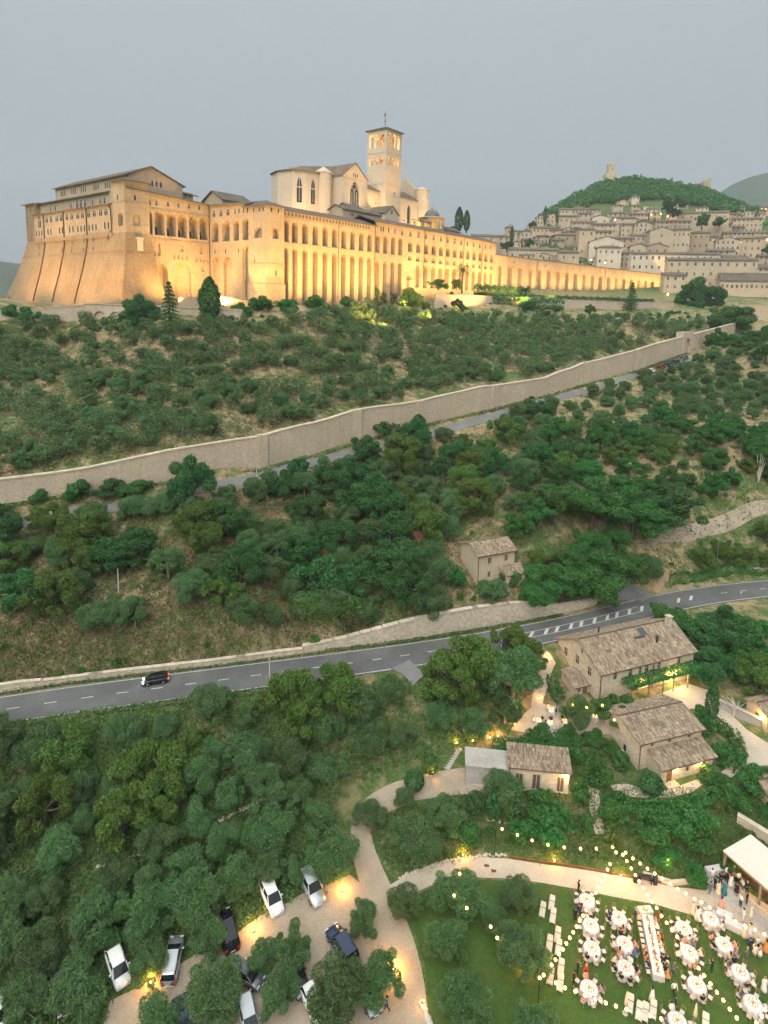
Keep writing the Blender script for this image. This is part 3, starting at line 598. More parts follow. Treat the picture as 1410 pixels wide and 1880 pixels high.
# gabled attic behind the inner corner
mb = MB(); mb.box(4, 18, 30, 42, 30-ZB, 36-ZB); mb.add([(4, 30, 36-ZB), (4, 42, 36-ZB), (4, 36, 39.2-ZB), (18, 30, 36-ZB), (18, 42, 36-ZB), (18, 36, 39.2-ZB)], [(0, 2, 1), (3, 4, 5)]); mb.build('attic_wall', 'town_brown', wing)
mb = MB(); slab_roof(mb, [(3.3, 29.4, 35.9), (18.6, 29.4, 35.9), (18.6, 36, 39.6), (3.3, 36, 39.6)]); slab_roof(mb, [(3.3, 36, 39.6), (18.6, 36, 39.6), (18.6, 42.6, 35.9), (3.3, 42.6, 35.9)]); mb.build('roof', 'roof_tiles_grey', wing)
# ---- west block on its battered scarp
bas = frame_thing('monastery_bastion', 'massive west block of the monastery on a flared stone scarp', 'monastery')
X0 = -33.5; Y0 = 32.2; YE = Y0+78
mb = MB()   # scarp: rings of corners from the base to the springing
def ring(o, z, on=None): on = on if on is not None else o; return [(X0-o, Y0-o*.9, z-ZB), (X0+9+o*.7, Y0-o*.9, z-ZB), (X0+9+o*.7, Y0+14, z-ZB), (X0+9, YE+on, z-ZB), (X0-o, YE+on, z-ZB)]
rs = [ring(5.4, -7, 15), ring(4.2, -1, 12.), ring(2.2, 7, 7), ring(.9, 13.7, 3.5), ring(.35, 17.5, 1.2), ring(.0, 20.3, .2)]
for a, b in zip(rs[:-1], rs[1:]): mb.add(a+b, [(k, 5+k, 5+(k+1) % 5, (k+1) % 5)[::-1] for k in range(5)])
mb.build('scarp', 'scarp_stone', bas)
a = ring(1.02, 13.6, 3.7); b = ring(1.0, 14.0, 3.65)
MB().add(a+b, [(k, 5+k, 5+(k+1) % 5, (k+1) % 5)[::-1] for k in range(5)]+[(5, 6, 7, 8, 9)]).build('string_course', 'scarp_stone', bas)
mb = MB()   # corner tower of the bastion
wall_panel(mb, south(Y0), [(X0, 20.3), (X0+8.8, 20.3), (X0+8.8, 37.2), (X0, 37.2)], [hole(X0+4., 2.5, 22.6, 26.5, 1.6)])
wall_panel(mb, west(X0), [(Y0, 20.3), (Y0+8.2, 20.3), (Y0+8.2, 37.2), (Y0, 37.2)], [hole(Y0+3.2, 3.2, 22.4, 26.7, 1.6)])
mb.quad((X0+8.8, Y0, 20.3-ZB), (X0+8.8, Y0+8.2, 20.3-ZB), (X0+8.8, Y0+8.2, 37.2-ZB), (X0+8.8, Y0, 37.2-ZB)); mb.quad((X0, Y0+8.2, 28-ZB), (X0+8.8, Y0+8.2, 28-ZB), (X0+8.8, Y0+8.2, 37.2-ZB), (X0, Y0+8.2, 37.2-ZB))
mb.build('corner_tower', 'basilica_stone', bas)
MB().box(X0-.12, X0+8.9, Y0-.12, Y0+8.2, 30.3-ZB, 30.6-ZB).build('string_course', 'basilica_stone', bas)
window(bas, 'aslit', (X0+3.6, Y0, 31-ZB), 1., 2.); window(bas, 'aslit', (X0, Y0+4.4, 31-ZB), 1., 2., R90)
mb = MB(); slab_roof(mb, [(X0-.9, Y0-.9, 37.2), (X0+9.5, Y0-.9, 37.2), (X0+4.4, Y0+4.5, 38.6)]); slab_roof(mb, [(X0-.9, Y0-.9, 37.2), (X0+4.4, Y0+4.5, 38.6), (X0-.9, Y0+9, 37.2)]); slab_roof(mb, [(X0+9.5, Y0-.9, 37.2), (X0+9.5, Y0+9, 37.2), (X0+4.4, Y0+4.5, 38.6)]); mb.build('roof', 'roof_tiles_grey', bas)
mb = MB()   # west front in three receding storeys
wall_panel(mb, west(X0-.25), [(Y0+8.2, 20.3), (Y0+70, 20.3), (Y0+70, 30.2), (Y0+8.2, 30.2)], [])
mb.box(X0-.25, X0+3, Y0+8.2, Y0+70, 30.15-ZB, 30.2-ZB)
wall_panel(mb, west(X0+2.2), [(Y0+8, 29), (Y0+78, 29), (Y0+78, 35), (Y0+8, 35)], [])
wall_panel(mb, west(X0-.15), [(Y0+70, 20.3), (Y0+78, 20.3), (Y0+78, 35), (Y0+70, 35)], [])
mb.quad((X0-.25, Y0+8.2, 20.3-ZB), (X0+1, Y0+8.2, 20.3-ZB), (X0+1, Y0+8.2, 30.2-ZB), (X0-.25, Y0+8.2, 30.2-ZB))
mb.box(X0-.15, X0+9, Y0+70.02, Y0+78, 20.3-ZB, 34.9-ZB)
mb.build('west_wall', 'basilica_stone', bas)
mb = MB()
for k in range(88): y = Y0+8.6+k*.7; mb.box(X0-.75, X0-.2, y, y+.32, 19.2-ZB, 20.4-ZB)
tag(mb.build('corbels', 'basilica_stone', bas), kind='stuff')
mb = MB(); slab_roof(mb, [(X0-1.1, Y0+8.2, 30.0), (X0+2.6, Y0+8.2, 30.9), (X0+2.6, Y0+70, 30.9), (X0-1.1, Y0+70, 30.0)]); mb.build('roof', 'roof_tiles_grey', bas)
mb = MB(); slab_roof(mb, [(X0+1.2, Y0+14, 34.8), (X0+6, Y0+14, 36.2), (X0+6, Y0+79, 36.2), (X0+1.2, Y0+79, 34.8)]); slab_roof(mb, [(X0-1.2, Y0+69, 34.6), (X0+4, Y0+69, 35.6), (X0+4, Y0+79.4, 35.6), (X0-1.2, Y0+79.4, 34.6)]); mb.build('roof', 'roof_tiles_grey', bas)
hx = X0+4.6  # upper hall with its gable end
mb = MB(); ga, gb, gy0, gy1 = hx, hx+21, Y0+5.5, Y0+61
mb.add([(ga, gy0, 33-ZB), (gb, gy0, 33-ZB), (gb, gy0, 39.6-ZB), ((ga+gb)/2-2, gy0, 44.0-ZB), (ga, gy0, 40.4-ZB)], [(0, 1, 2, 3, 4)])
mb.quad((ga, gy1, 33-ZB), (ga, gy0, 33-ZB), (ga, gy0, 40.4-ZB), (ga, gy1, 40.4-ZB)); mb.quad((gb, gy0, 33-ZB), (gb, gy1, 33-ZB), (gb, gy1, 39.6-ZB), (gb, gy0, 39.6-ZB)); mb.quad((gb, gy1, 33-ZB), (ga, gy1, 33-ZB), (ga, gy1, 40.4-ZB), (gb, gy1, 39.6-ZB))
mb.build('upper_hall', 'town_brown', bas)
rx = (ga+gb)/2-2
mb = MB(); slab_roof(mb, [(ga-1, gy0-.6, 40.2), (rx, gy0-.6, 44.3), (rx, gy1+.6, 44.3), (ga-1, gy1+.6, 40.2)]); slab_roof(mb, [(rx, gy0-.6, 44.3), (gb+1, gy0-.6, 39.4), (gb+1, gy1+.6, 39.4), (rx, gy1+.6, 44.3)]); mb.build('roof', 'roof_tiles_grey', bas)
for s in (58.5, 54.6, 49.8, 46.2, 41.2, 37.5, 32.7, 29.1, 24.4, 20.4, 15.8, 12.1): window(bas, 'arch', (X0-.25, Y0+s, 26.5-ZB), 2.9, 2.5, R90)
window(bas, 'arch', (X0-.25, Y0+65, 24.9-ZB), 3.4, 5., R90)
for s, n in ((66, 3), (56.6, 2), (46.6, 2), (38.2, 2), (30.6, 3), (22, 3), (12, 2)):
    for k in range(n): window(bas, 'slit' if n == 2 else 'aslit', (X0-.25, Y0+s+(k-(n-1)/2)*2.5, 21.8-ZB), 1.35, 2.5, R90)
for s in (37.9, 34.9, 31.8): window(bas, 'arch', (X0+2.2, Y0+s, 30.9-ZB), 2.2, 3.2, R90)
for s in (56, 43, 26.3, 20.7, 17.6, 60.5): window(bas, 'aslit', (X0+2.2, Y0+s, 31.2-ZB), 1.1, 2.2, R90)
for s in (75.5, 73): window(bas, 'aslit', (X0-.15, Y0+s, 31.4-ZB), 1.1, 2.2, R90)
window(bas, 'slit', (X0-.15, Y0+75.2, 25.5-ZB), 1., 3, R90)
for s in (54.5, 45.5, 37.5, 28, 19.5, 10.5):
    for k in (-1, 0, 1): window(bas, 'aslit', (hx, Y0+s+k*1.5, 37-ZB), .95, 2.2, R90)
for c in (-1.7, 0, 1.7): window(bas, 'aslit', ((ga+gb)/2+c, gy0, 37.6-ZB), 1.0, 2.2)
for s, z in ((66, 16.6), (65.6, 14.2), (46, 15), (38, 17.5), (38, 14.5), (28.6, 17.7), (28.3, 14.6), (21.8, 17.8), (21.4, 14.8), (11.4, 18)):
    window(bas, 'slit', (X0-.5-max(0, (17.6-z))*.11, Y0+s, z-ZB), .7, 1.3, R90)
def scarp_x(z): return X0-np.interp(z, [-7, -1, 7, 13.7, 17.5, 20.3], [5.4, 4.2, 2.2, .9, .35, .25])
for s in (61, 44, 26):
    MB().tube([(scarp_x(z)-.22, Y0+s+(16-z)*.12*(1 if z < 16 else 0), z-ZB) for z in (29.6, 21, 20, 17.5, 13.7, 7, -1, -4)], .26, 5).build('downpipe', 'pipe', bas)
MB().tube([(X0-.5, Y0+10, 29.5-ZB), (X0-.5, Y0+8.6, 28-ZB), (X0-.5, Y0+8.4, 21.5-ZB), (X0-.7, Y0+10.8, 19-ZB)], .2, 5).build('downpipe', 'pipe', bas)
# coat of arms over the bastion
mb = MB(); mb.box(X0+3.6, X0+5.6, Y0-.9, Y0+.2, 14.4-ZB, 18.4-ZB); mb.box(X0+3.2, X0+6, Y0-1, Y0+.2, 18.4-ZB, 18.9-ZB); mb.build('relief_panel', 'church_stone', bas)
# ---- church
ch = frame_thing('church', 'pale gothic church with apse and gabled transept rising behind the monastery roofs', 'church')
CB = 28
mb = MB()
tg = [(72.4, CB), (89.9, CB), (89.9, 56.6), (81.1, 63.1), (72.4, 56.6)]
wall_panel(mb, south(32.), tg, [(arch_outline(77.8, 84, 43.6, 54.8, True, 10, True), .8, True)])
mb.quad((72.4, 60, CB-ZB), (72.4, 32, CB-ZB), (72.4, 32, 56.6-ZB), (72.4, 60, 56.6-ZB)); mb.quad((89.9, 32, CB-ZB), (89.9, 60, CB-ZB), (89.9, 60, 56.6-ZB), (89.9, 32, 56.6-ZB))
mb.add([(p[0], 60, p[1]-ZB) for p in tg], [(4, 3, 2, 1, 0)])
mb.build('transept', 'church_stone', ch)
mb = MB(); slab_roof(mb, [(71.9, 31.6, 56.4), (81.1, 31.6, 63.3), (81.1, 60.4, 63.3), (71.9, 60.4, 56.4)], .3); slab_roof(mb, [(81.1, 31.6, 63.3), (90.4, 31.6, 56.4), (90.4, 60.4, 56.4), (81.1, 60.4, 63.3)], .3); mb.build('transept_roof', 'roof_tiles', ch)
tw = MB()   # tracery of the transept window
for x in (79.3, 80.9, 82.5): tw.box(x-.15, x+.15, 32.25, 32.6, 43.7-ZB, (50.2 if x != 80.9 else 51.5)-ZB)
for c in (79.35, 82.45): tw.tube([(c+1.5*math.cos(a), 32.42, 49.6+1.9*math.sin(a)-ZB) for a in np.linspace(0, math.pi, 8)], .16, 5)
tw.tube([(80.9+1.35*math.cos(a), 32.42, 52.3+1.35*math.sin(a)-ZB) for a in np.linspace(0, 2*math.pi, 13)], .17, 5); tw.build('tracery', 'church_stone', ch)
MB().add([(p[0], 32.7, p[1]-ZB) for p in arch_outline(77.9, 83.9, 43.7, 54.7, True, 10, True)], [tuple(range(13))]).build('transept_window', 'window_glass', ch)
for c in (79.8, 81.1, 82.4): window(ch, 'aslit', (c, 32., 56.6-ZB), .7, 2.0)
MB().box(72.2, 90.1, 31.7, 31.99, 55.8-ZB, 56.3-ZB).build('string_course', 'church_stone', ch)
AP = [(66, 40.2), (64.7, 40), (57.5, 40.6), (52.2, 43.8), (50.6, 52), (54, 60), (62, 64), (73, 64), (73, 40.2)]
mb = MB(); n = len(AP)
mb.add([(p[0], p[1], CB-ZB) for p in AP]+[(p[0], p[1], 56.6-ZB) for p in AP], [(k, n+k, n+(k+1) % n, (k+1) % n) for k in range(n)]); mb.build('apse', 'church_stone', ch)
mb = MB(); ap2 = [((p[0]-64)*1.07+64, (p[1]-52)*1.07+52, 56.5) for p in AP]; top = (66, 51, 61.2)
for k in range(n-1): slab_roof(mb, [ap2[k], top, ap2[k+1]][::-1], .25)
slab_roof(mb, [(62, 50, 60.4), (73, 40, 56.6), (82, 42, 62.8), (82, 52, 62.8)], .25); mb.build('apse_roof', 'roof_tiles', ch)
for (ax, ay), (bx, by), f in (((64.7, 40), (57.5, 40.6), .45), ((57.5, 40.6), (52.2, 43.8), .5)):
    x, y = ax+(bx-ax)*f, ay+(by-ay)*f; a = math.atan2(by-ay, bx-ax)-math.pi
    o = window(ch, 'arch', (x, y, 42.5-ZB), 2.9, 11.5, a, name='lancet_window')
mb = MB(); mb.lathe([(3.9, CB-ZB), (3.9, 57-ZB), (4.2, 57.1-ZB), (4.2, 57.6-ZB), (.2, 60.2-ZB)], 16, (68.6, 40.6, 0)); mb.build('stair_turret', 'church_stone', ch, smooth=False)
mb = MB()   # nave towards the east front
wall_panel(mb, south(38.), [(90, CB), (141.5, CB), (141.5, 54.6), (90, 54.6)], [(arch_outline(130.6, 133.6, 41.5, 51.2, True, 8, True), .7, True)])
mb.quad((141.5, 38, CB-ZB), (141.5, 58, CB-ZB), (141.5, 58, 54.6-ZB), (141.5, 38, 54.6-ZB)); mb.build('nave', 'church_stone', ch)
MB().add([(p[0], 38.6, p[1]-ZB) for p in arch_outline(130.7, 133.5, 41.6, 51.1, True, 8, True)], [tuple(range(11))]).build('nave_window', 'window_glass', ch)
mb = MB(); slab_roof(mb, [(90, 37.4, 54.5), (141.4, 37.4, 54.5), (141.4, 48, 60), (90, 48, 60)], .3); slab_roof(mb, [(90, 48, 60), (141.4, 48, 60), (141.4, 58.6, 54.5), (90, 58.6, 54.5)], .3); mb.build('nave_roof', 'roof_tiles', ch)
mb = MB()
g = [(37.2, 54), (59, 54), (59, 57.5), (48, 68), (37.2, 57.5)]
mb.add([(141.6, y, z-ZB) for y, z in g]+[(142.8, y, z-ZB) for y, z in g], [(0, 1, 2, 3, 4), (9, 8, 7, 6, 5)]+[(k, 5+k, 5+(k+1) % 5, (k+1) % 5) for k in range(5)]); mb.build('east_gable', 'church_stone', ch)
MB().lathe([(.5, 67.6-ZB), (.35, 69-ZB), (.6, 69.2-ZB), (.1, 70.5-ZB), (.06, 72.5-ZB)], 8, (142.2, 48, 0)).build('finial', 'church_stone', ch)
mb = MB(); mb.lathe([(4.6, CB-ZB), (4.6, 54.6-ZB), (3.9, 55.6-ZB), (3.9, 60.6-ZB), (4.3, 60.7-ZB), (.2, 62.6-ZB)], 16, (144.2, 38.6, 0)); mb.build('east_turret', 'church_stone', ch)
# ---- bell tower
tow = frame_thing('bell_tower', 'tall square bell tower with lit arched openings and weather vane', 'tower')
a0, a1, b0, b1 = 106.4, 118.9, 34., 46.5; TB = 28
hs = [hole(c, w, 76.3, 82.8, 1.2, False) for c, w in ((109.05, 2.5), (112.4, 2.6), (115.7, 2.4))]+[hole(c, 2.2, 67.8, 71.3, 1.2, False, False) for c in (109.6, 112.6, 115.4)]
hw = [hole(b0+c, 2.5, 76.3, 82.8, 1.2, False) for c in (3.1, 6.6, 10.0)]+[hole(b0+c, 2.2, 67.8, 71.0, 1.2, False, False) for c in (3.2, 6.5, 9.7)]
mb = MB()
wall_panel(mb, south(b0), [(a0, TB), (a1, TB), (a1, 85), (a0, 85)], hs+[hole(113.6, 1.4, 52.3, 54.9, .8, True, False)])
wall_panel(mb, west(a0), [(b0, TB), (b1, TB), (b1, 85), (b0, 85)], hw)
wall_panel(mb, lambda s, z, d: (s, b1-d, z-ZB), [(a0, TB), (a1, TB), (a1, 85), (a0, 85)], hs)
wall_panel(mb, lambda s, z, d: (a1-d, s, z-ZB), [(b0, TB), (b1, TB), (b1, 85), (b0, 85)], hw)
mb.build('shaft', 'church_stone', tow)
for z in (66, 75): MB().box(a0+.5, a1-.5, b0+.5, b1-.5, z-ZB, z+.3-ZB).build('floor', 'church_stone', tow)
for z in (46.6, 58.2, 73.4): MB().box(a0-.18, a1+.18, b0-.18, b1+.18, z-ZB, z+.45-ZB).build('string_course', 'church_stone', tow)
for c in (a0+.5, a0+4.1, a0+8.4, a1-.5): MB().box(c-.3, c+.3, b0-.1, b0-.005, 58.7-ZB, 73.3-ZB).build('pilaster', 'church_stone', tow)
for c in (b0+.5, b0+4.7, b0+8.3, b1-.5): MB().box(a0-.1, a0-.005, c-.3, c+.3, 58.7-ZB, 73.3-ZB).build('pilaster', 'church_stone', tow)
mb = MB(); q = [(a0-.9, b0-.9), (a1+.9, b0-.9), (a1+.9, b1+.9), (a0-.9, b1+.9)]
for k in range(4): slab_roof(mb, [(*q[k], 84.9), (*q[(k+1) % 4], 84.9), ((a0+a1)/2, (b0+b1)/2, 87.6)], .4)
mb.build('roof', 'roof_tiles_grey', tow)
cxx_, cyy_ = (a0+a1)/2, (b0+b1)/2
mb = MB().tube([(cxx_, cyy_, 87.3-ZB), (cxx_, cyy_, 95-ZB)], .12, 6); mb.lathe([(.05, 0), (.42, .3), (.42, .6), (.05, .95)], 8, (cxx_, cyy_, 89.8-ZB)); mb.box(cxx_-1.1, cxx_+.1, cyy_-.05, cyy_+.05, 92.6-ZB, 93.4-ZB); mb.box(cxx_-.5, cxx_+.5, cyy_-.06, cyy_+.06, 94.1-ZB, 94.3-ZB); mb.build('weather_vane', 'iron', tow)
def warm_point(name, loc, e, r=.4, c=(1, .6, .2), parent=None):
    l = bpy.data.lights.new(name, 'POINT'); l.energy = e; l.shadow_soft_size = r; l.color = c; o = bpy.data.objects.new(name, l); COL.objects.link(o); o.location = loc
    if parent: o.parent = parent
    return o
for z, e_ in ((67.4, 2300), (76.6, 3600)): warm_point('belfry_lamp', (cxx_, cyy_, z-ZB), e_, .5, (1, .55, .15), tow)
# ---- small domed lantern building and roofs between front and church
dom = frame_thing('domed_chapel', 'small lit octagonal chapel with a dark dome beside the church', 'chapel')
cx, cy = 123.1, 16.5; oc = [(6.4*math.cos(rad(22.5+45*k)), 6.4*math.sin(rad(22.5+45*k))) for k in range(8)]
mb = MB(); 
for k in range(8):
    p, q2 = oc[k], oc[(k+1) % 8]; Lw = math.dist(p, q2)
    wall_panel(mb, (lambda p, q2, Lw: lambda s, z, d: (cx+p[0]+(q2[0]-p[0])*s/Lw-(p[0]+q2[0])/2/6*d, cy+p[1]+(q2[1]-p[1])*s/Lw-(p[1]+q2[1])/2/6*d, z-ZB))(p, q2, Lw), [(0, 32), (Lw, 32), (Lw, 41.6), (0, 41.6)], [hole(Lw/2, 2.1, 36.6, 40.4, .5, False)])
mb.build('drum', 'basilica_stone', dom)
MB().lathe([(7.2, 41.5-ZB), (7.2, 42-ZB), (4.3, 42.6-ZB)], 8, (cx, cy, 0)).build('cornice', 'basilica_stone', dom)
MB().lathe([(3.9, 42.4-ZB), (3.9, 43-ZB), (3.7, 44-ZB), (2.9, 45.2-ZB), (1.5, 46-ZB), (.5, 46.2-ZB)], 16, (cx, cy, 0)).build('dome', 'lead', dom, smooth=True)
MB().lathe([(.5, 46-ZB), (.5, 47.2-ZB), (.7, 47.3-ZB), (.1, 48.4-ZB), (.05, 49.4-ZB)], 8, (cx, cy, 0)).build('lantern', 'basilica_stone', dom)
warm_point('chapel_lamp', (cx, cy, 37.5-ZB), 1500, .4, (1, .6, .2), dom)
mb = MB(); wall_panel(mb, south(13.), [(108.6, 32), (117, 32), (117, 38.8), (108.6, 38.8)], [hole(c, 1.6, 36, 38.3, .5, False, False) for c in (110.2, 112.6, 115)]); mb.box(108.6, 117, 17, 17.4, 32-ZB, 38.8-ZB); mb.build('loggia', 'basilica_stone', dom)
mb = MB(); slab_roof(mb, [(108, 12.4, 38.9), (117.4, 12.4, 38.9), (117.4, 18, 40), (108, 18, 40)]); mb.build('loggia_roof', 'roof_tiles_grey', dom)
warm_point('loggia_lamp', (112.6, 15, 37.6-ZB), 700, .3, (1, .6, .2), dom)
def roof_house(name, label, s0, s1, m0, m1, zb, ze, zr, axis, mat, wins=()):
    t = frame_thing(name, label, 'building'); mb = MB(); mb.box(s0, s1, m0, m1, zb-ZB, ze-ZB)
    if axis == 'x':
        mc = (m0+m1)/2
        for x in (s0, s1): mb.add([(x, m0, ze-ZB), (x, m1, ze-ZB), (x, mc, zr-ZB)], [(0, 1, 2)])
        r = MB(); slab_roof(r, [(s0-.5, m0-.6, ze-.1), (s1+.5, m0-.6, ze-.1), (s1+.5, mc, zr+.15), (s0-.5, mc, zr+.15)], .25); slab_roof(r, [(s0-.5, mc, zr+.15), (s1+.5, mc, zr+.15), (s1+.5, m1+.6, ze-.1), (s0-.5, m1+.6, ze-.1)], .25)
    else:
        sm = (s0+s1)/2
        for y in (m0, m1): mb.add([(s0, y, ze-ZB), (s1, y, ze-ZB), (sm, y, zr-ZB)], [(0, 1, 2)])
        r = MB(); slab_roof(r, [(s0-.6, m0-.5, ze-.1), (sm, m0-.5, zr+.15), (sm, m1+.5, zr+.15), (s0-.6, m1+.5, ze-.1)], .25); slab_roof(r, [(sm, m0-.5, zr+.15), (s1+.6, m0-.5, ze-.1), (s1+.6, m1+.5, ze-.1), (sm, m1+.5, zr+.15)], .25)
    mb.build('wall', mat, t); r.build('roof', 'roof_tiles_grey', t)
    for c, z, w_, h_ in wins: window(t, 'slit', (c, m0, z-ZB), w_, h_)
    return t
roof_house('cloister_house', 'low cloister house with small windows squeezed behind the arcade roof', 52, 78, 13, 21, 30, 37.6, 39.4, 'x', 'basilica_stone', [(58+4*k, 35, 1., 1.4) for k in range(5)])
roof_house('cloister_chapel', 'small gabled chapel at the foot of the bell tower', 84.5, 94, 16, 27, 30, 40, 43.6, 'y', 'church_stone', [(89.2, 39.6, 1.0, 2.2)])
roof_house('cloister_house', 'narrow gabled roof beneath the transept window', 66, 76, 22, 30, 30, 40.5, 42.6, 'x', 'basilica_stone')
roof_house('sacristy_house', 'low tiled house below the domed chapel', 128, 142, 11, 18, 30, 36.6, 38.6, 'x', 'town_stone')
# ---- arcaded wall of the lower piazza
TH2 = rad(56); E0 = Wf(164.0, 1.2); d2 = np.array([math.sin(TH2), math.cos(TH2)])
pla = thing('piazza_arcade', 'floodlit arcaded wall running from the monastery to the town', 'arcade', (E0[0], E0[1], ZB), math.pi/2-TH2)
def s2(px, py=510):
    n = np.array([d2[1], -d2[0]]); d = ray(px, py); t = (E0[:2]@n)/(d[:2]@n); return float((d[:2]*t-E0[:2])@d2)
PXS = [900+x*330/1410 for x in (68,143,216,290,361,432,502,570,638,705,771,838,904,966,1031,1096,1158,1217,1279)]
SS = [s2(p) for p in PXS]; SEND = s2(1214)
mb = MB(); sp_ = (SS[-1]-SS[0])/18
def _pt(s_): return 26.3-4.*s_/SEND
for k in range(19):
    l_ = 0. if k == 0 else SS[0]+sp_*(k-.5); r_ = SEND if k == 18 else SS[0]+sp_*(k+.5)
    wall_panel(mb, south(0.), [(l_, -2), (r_, -2), (r_, _pt(r_)), (l_, _pt(l_))], [hole(max(SS[0]+sp_*k, 2.15), 3.9, 3., 20.7-.19*k, 2.4)])
mb.quad((SEND, 0, 0-ZB), (SEND, 9, 0-ZB), (SEND, 9, 22.3-ZB), (SEND, 0, 22.3-ZB)); mb.build('wall', 'basilica_stone', pla)
mb = MB(); slab_roof(mb, [(0, -.5, 26.4), (SEND+.4, -.5, 22.4), (SEND+.4, 6, 23.4), (0, 6, 27.4)], .3); mb.build('roof', 'roof_tiles_grey', pla)
for k in (1.4, 4.6, 7.7, 10.9): window(pla, 'slit', (SS[0]+sp_*k, 0, 22.6-ZB-.19*k), .8, 1.3)
for k in (3.7, 11.5): MB().tube([(SS[0]+sp_*k, -.15, 25-.2*k-ZB), (SS[0]+sp_*k, -.15, 5-ZB)], .13, 5).build('downpipe', 'pipe', pla)
for k in range(0, 19):
    MB().box(SS[0]+sp_*(k+.5)-.5, SS[0]+sp_*(k+.5)+.5, -.1, -.005, 14.2-.1*k-ZB, 14.5-.1*k-ZB).build('impost', 'basilica_stone', pla)
# ---- floodlights at the foot of the walls
FLOODS = []
def flood(label, p, tgt, power, size=95, blend=.7, c=(1, .56, .17)):
    p = Vector(p); tgt = Vector(tgt); d = (tgt-p).normalized()
    t = thing('floodlight', label, 'floodlight', p, 0, 'floodlights at the foot of the monastery')
    t.rotation_euler = d.to_track_quat('-Z', 'Y').to_euler()
    mb = MB(); mb.box(-.28, .28, -.2, .2, -.05, .3); mb.box(-.34, -.3, -.06, .06, -.1, .45); mb.box(.3, .34, -.06, .06, -.1, .45); mb.build('housing', 'iron', t)
    MB().add([(-.24, -.16, -.06), (.24, -.16, -.06), (.24, .16, -.06), (-.24, .16, -.06)], [(0, 3, 2, 1)]).build('lens', 'flood_glass', t)
    l = bpy.data.lights.new('floodlight_beam', 'SPOT'); l.energy = power; l.spot_size = rad(size); l.spot_blend = blend; l.color = c; l.shadow_soft_size = .35
    o = bpy.data.objects.new('floodlight_beam', l); COL.objects.link(o); o.parent = t; o.location = (0, 0, -.2)
ORDF = ['first', 'second', 'third', 'fourth', 'fifth', 'sixth', 'seventh', 'eighth', 'ninth', 'tenth', 'eleventh', 'twelfth', 'last but one', 'last']
FRN = ['first arch', 'second arch', 'fourth arch', 'sixth arch', 'first downpipe', 'ninth arch', 'tenth arch', 'twelfth arch', 'stepped roof', 'first short arches', 'buttress', 'umbrella tree', 'palm', 'hedge start', 'fourth short arch from the end', 'last downpipe', 'last short arch']
for k in range(17):
    p = Wf(12+9.2*k, -9.5); p[2] = max(hz(p[0], p[1])+.5, -3.4); flood('floodlight on the ground before the monastery front, at the '+FRN[k], p, Wf(12+9.2*k, 1, 27), 12500, 138, 1., c=(1, .53, .15))
for k in range(6):
    p = Wf(12+27*k, -48); p[2] = hz(p[0], p[1])+7; flood('added fill floodlight hung over the upper olives, '+('below the corner block', 'below the first arches', 'below the middle arches', 'below the buttress', 'below the palm', 'below the piazza hedge')[k], p, Wf(14+27*k, 1, 17), 72000, 64, .9, c=(1, .55, .17))  # added fill lamps, hung without masts, to even out the light on the front
for k, (s, m, ts, tm, zt, pw, lb) in enumerate([
    (-11, -11, 1, 1, 14, 24750, 'floodlight by the corner block of the monastery'), (-12, 9, 0, 14, 24, 18150, 'floodlight by the stair under the monastery wing'), (-13, 20, -2, 32, 24, 21450, 'floodlight in the inner corner of the monastery'), (-24, 19, -20, 33, 24, 19800, 'floodlight below the big blind arches'),
    (-46, 20, -32, 32, 24, 11253, 'floodlight before the corner of the scarp'), (-51, 34, -35, 40, 25, 13299, 'floodlight near the southern end of the scarp'), (-52, 50, -35, 54, 25, 14322, 'floodlight left of the first scarp downpipe'), (-52, 66, -35, 70, 25, 14322, 'floodlight at the middle of the scarp'), (-52, 82, -35, 84, 25, 14322, 'floodlight near the northern end of the scarp'), (-52, 98, -35, 100, 25, 13299, 'floodlight at the far end of the scarp')]):
    p = Wf(s, m); p[2] = hz(p[0], p[1])+.8; flood(lb, p, Wf(ts, tm, zt), pw, 135, 1., c=(1, .53, .15))
for k in range(14):
    s = 6+SEND*k/14; p = np.array([*(E0[:2]+d2*s+np.array([d2[1], -d2[0]])*7.), 0]); p[2] = max(hz(p[0], p[1])+.4, 4.); q = np.array([*(E0[:2]+d2*s), 22.])
    flood('floodlight on the piazza, %s along the arcaded wall' % ORDF[k], p, q, 6800, 140, 1., c=(1, .53, .15))
for s, m, z, ts, tm, zt, pw, lb in [(82, 20, 44.2, 81, 34, 54, 3800, 'floodlight on the roof before the transept'), (58, 26, 38, 60, 42, 48, 4400, 'floodlight on the roof before the apse'), (46, 34, 36, 53, 48, 48, 3300, 'floodlight on the roof west of the apse'), (104, 20, 39, 111, 34, 56, 3400, 'floodlight at the foot of the bell tower'), (128, 24, 40, 133, 38, 48, 4400, 'floodlight below the nave windows'), (98, 30, 45, 106, 40, 60, 3000, 'floodlight west of the bell tower'), (142, 26, 40, 144, 38, 50, 3000, 'floodlight below the round stair turret')]:
    flood(lb, Wf(s, m, z), Wf(ts, tm, zt), pw, 110, c=(1, .62, .26))
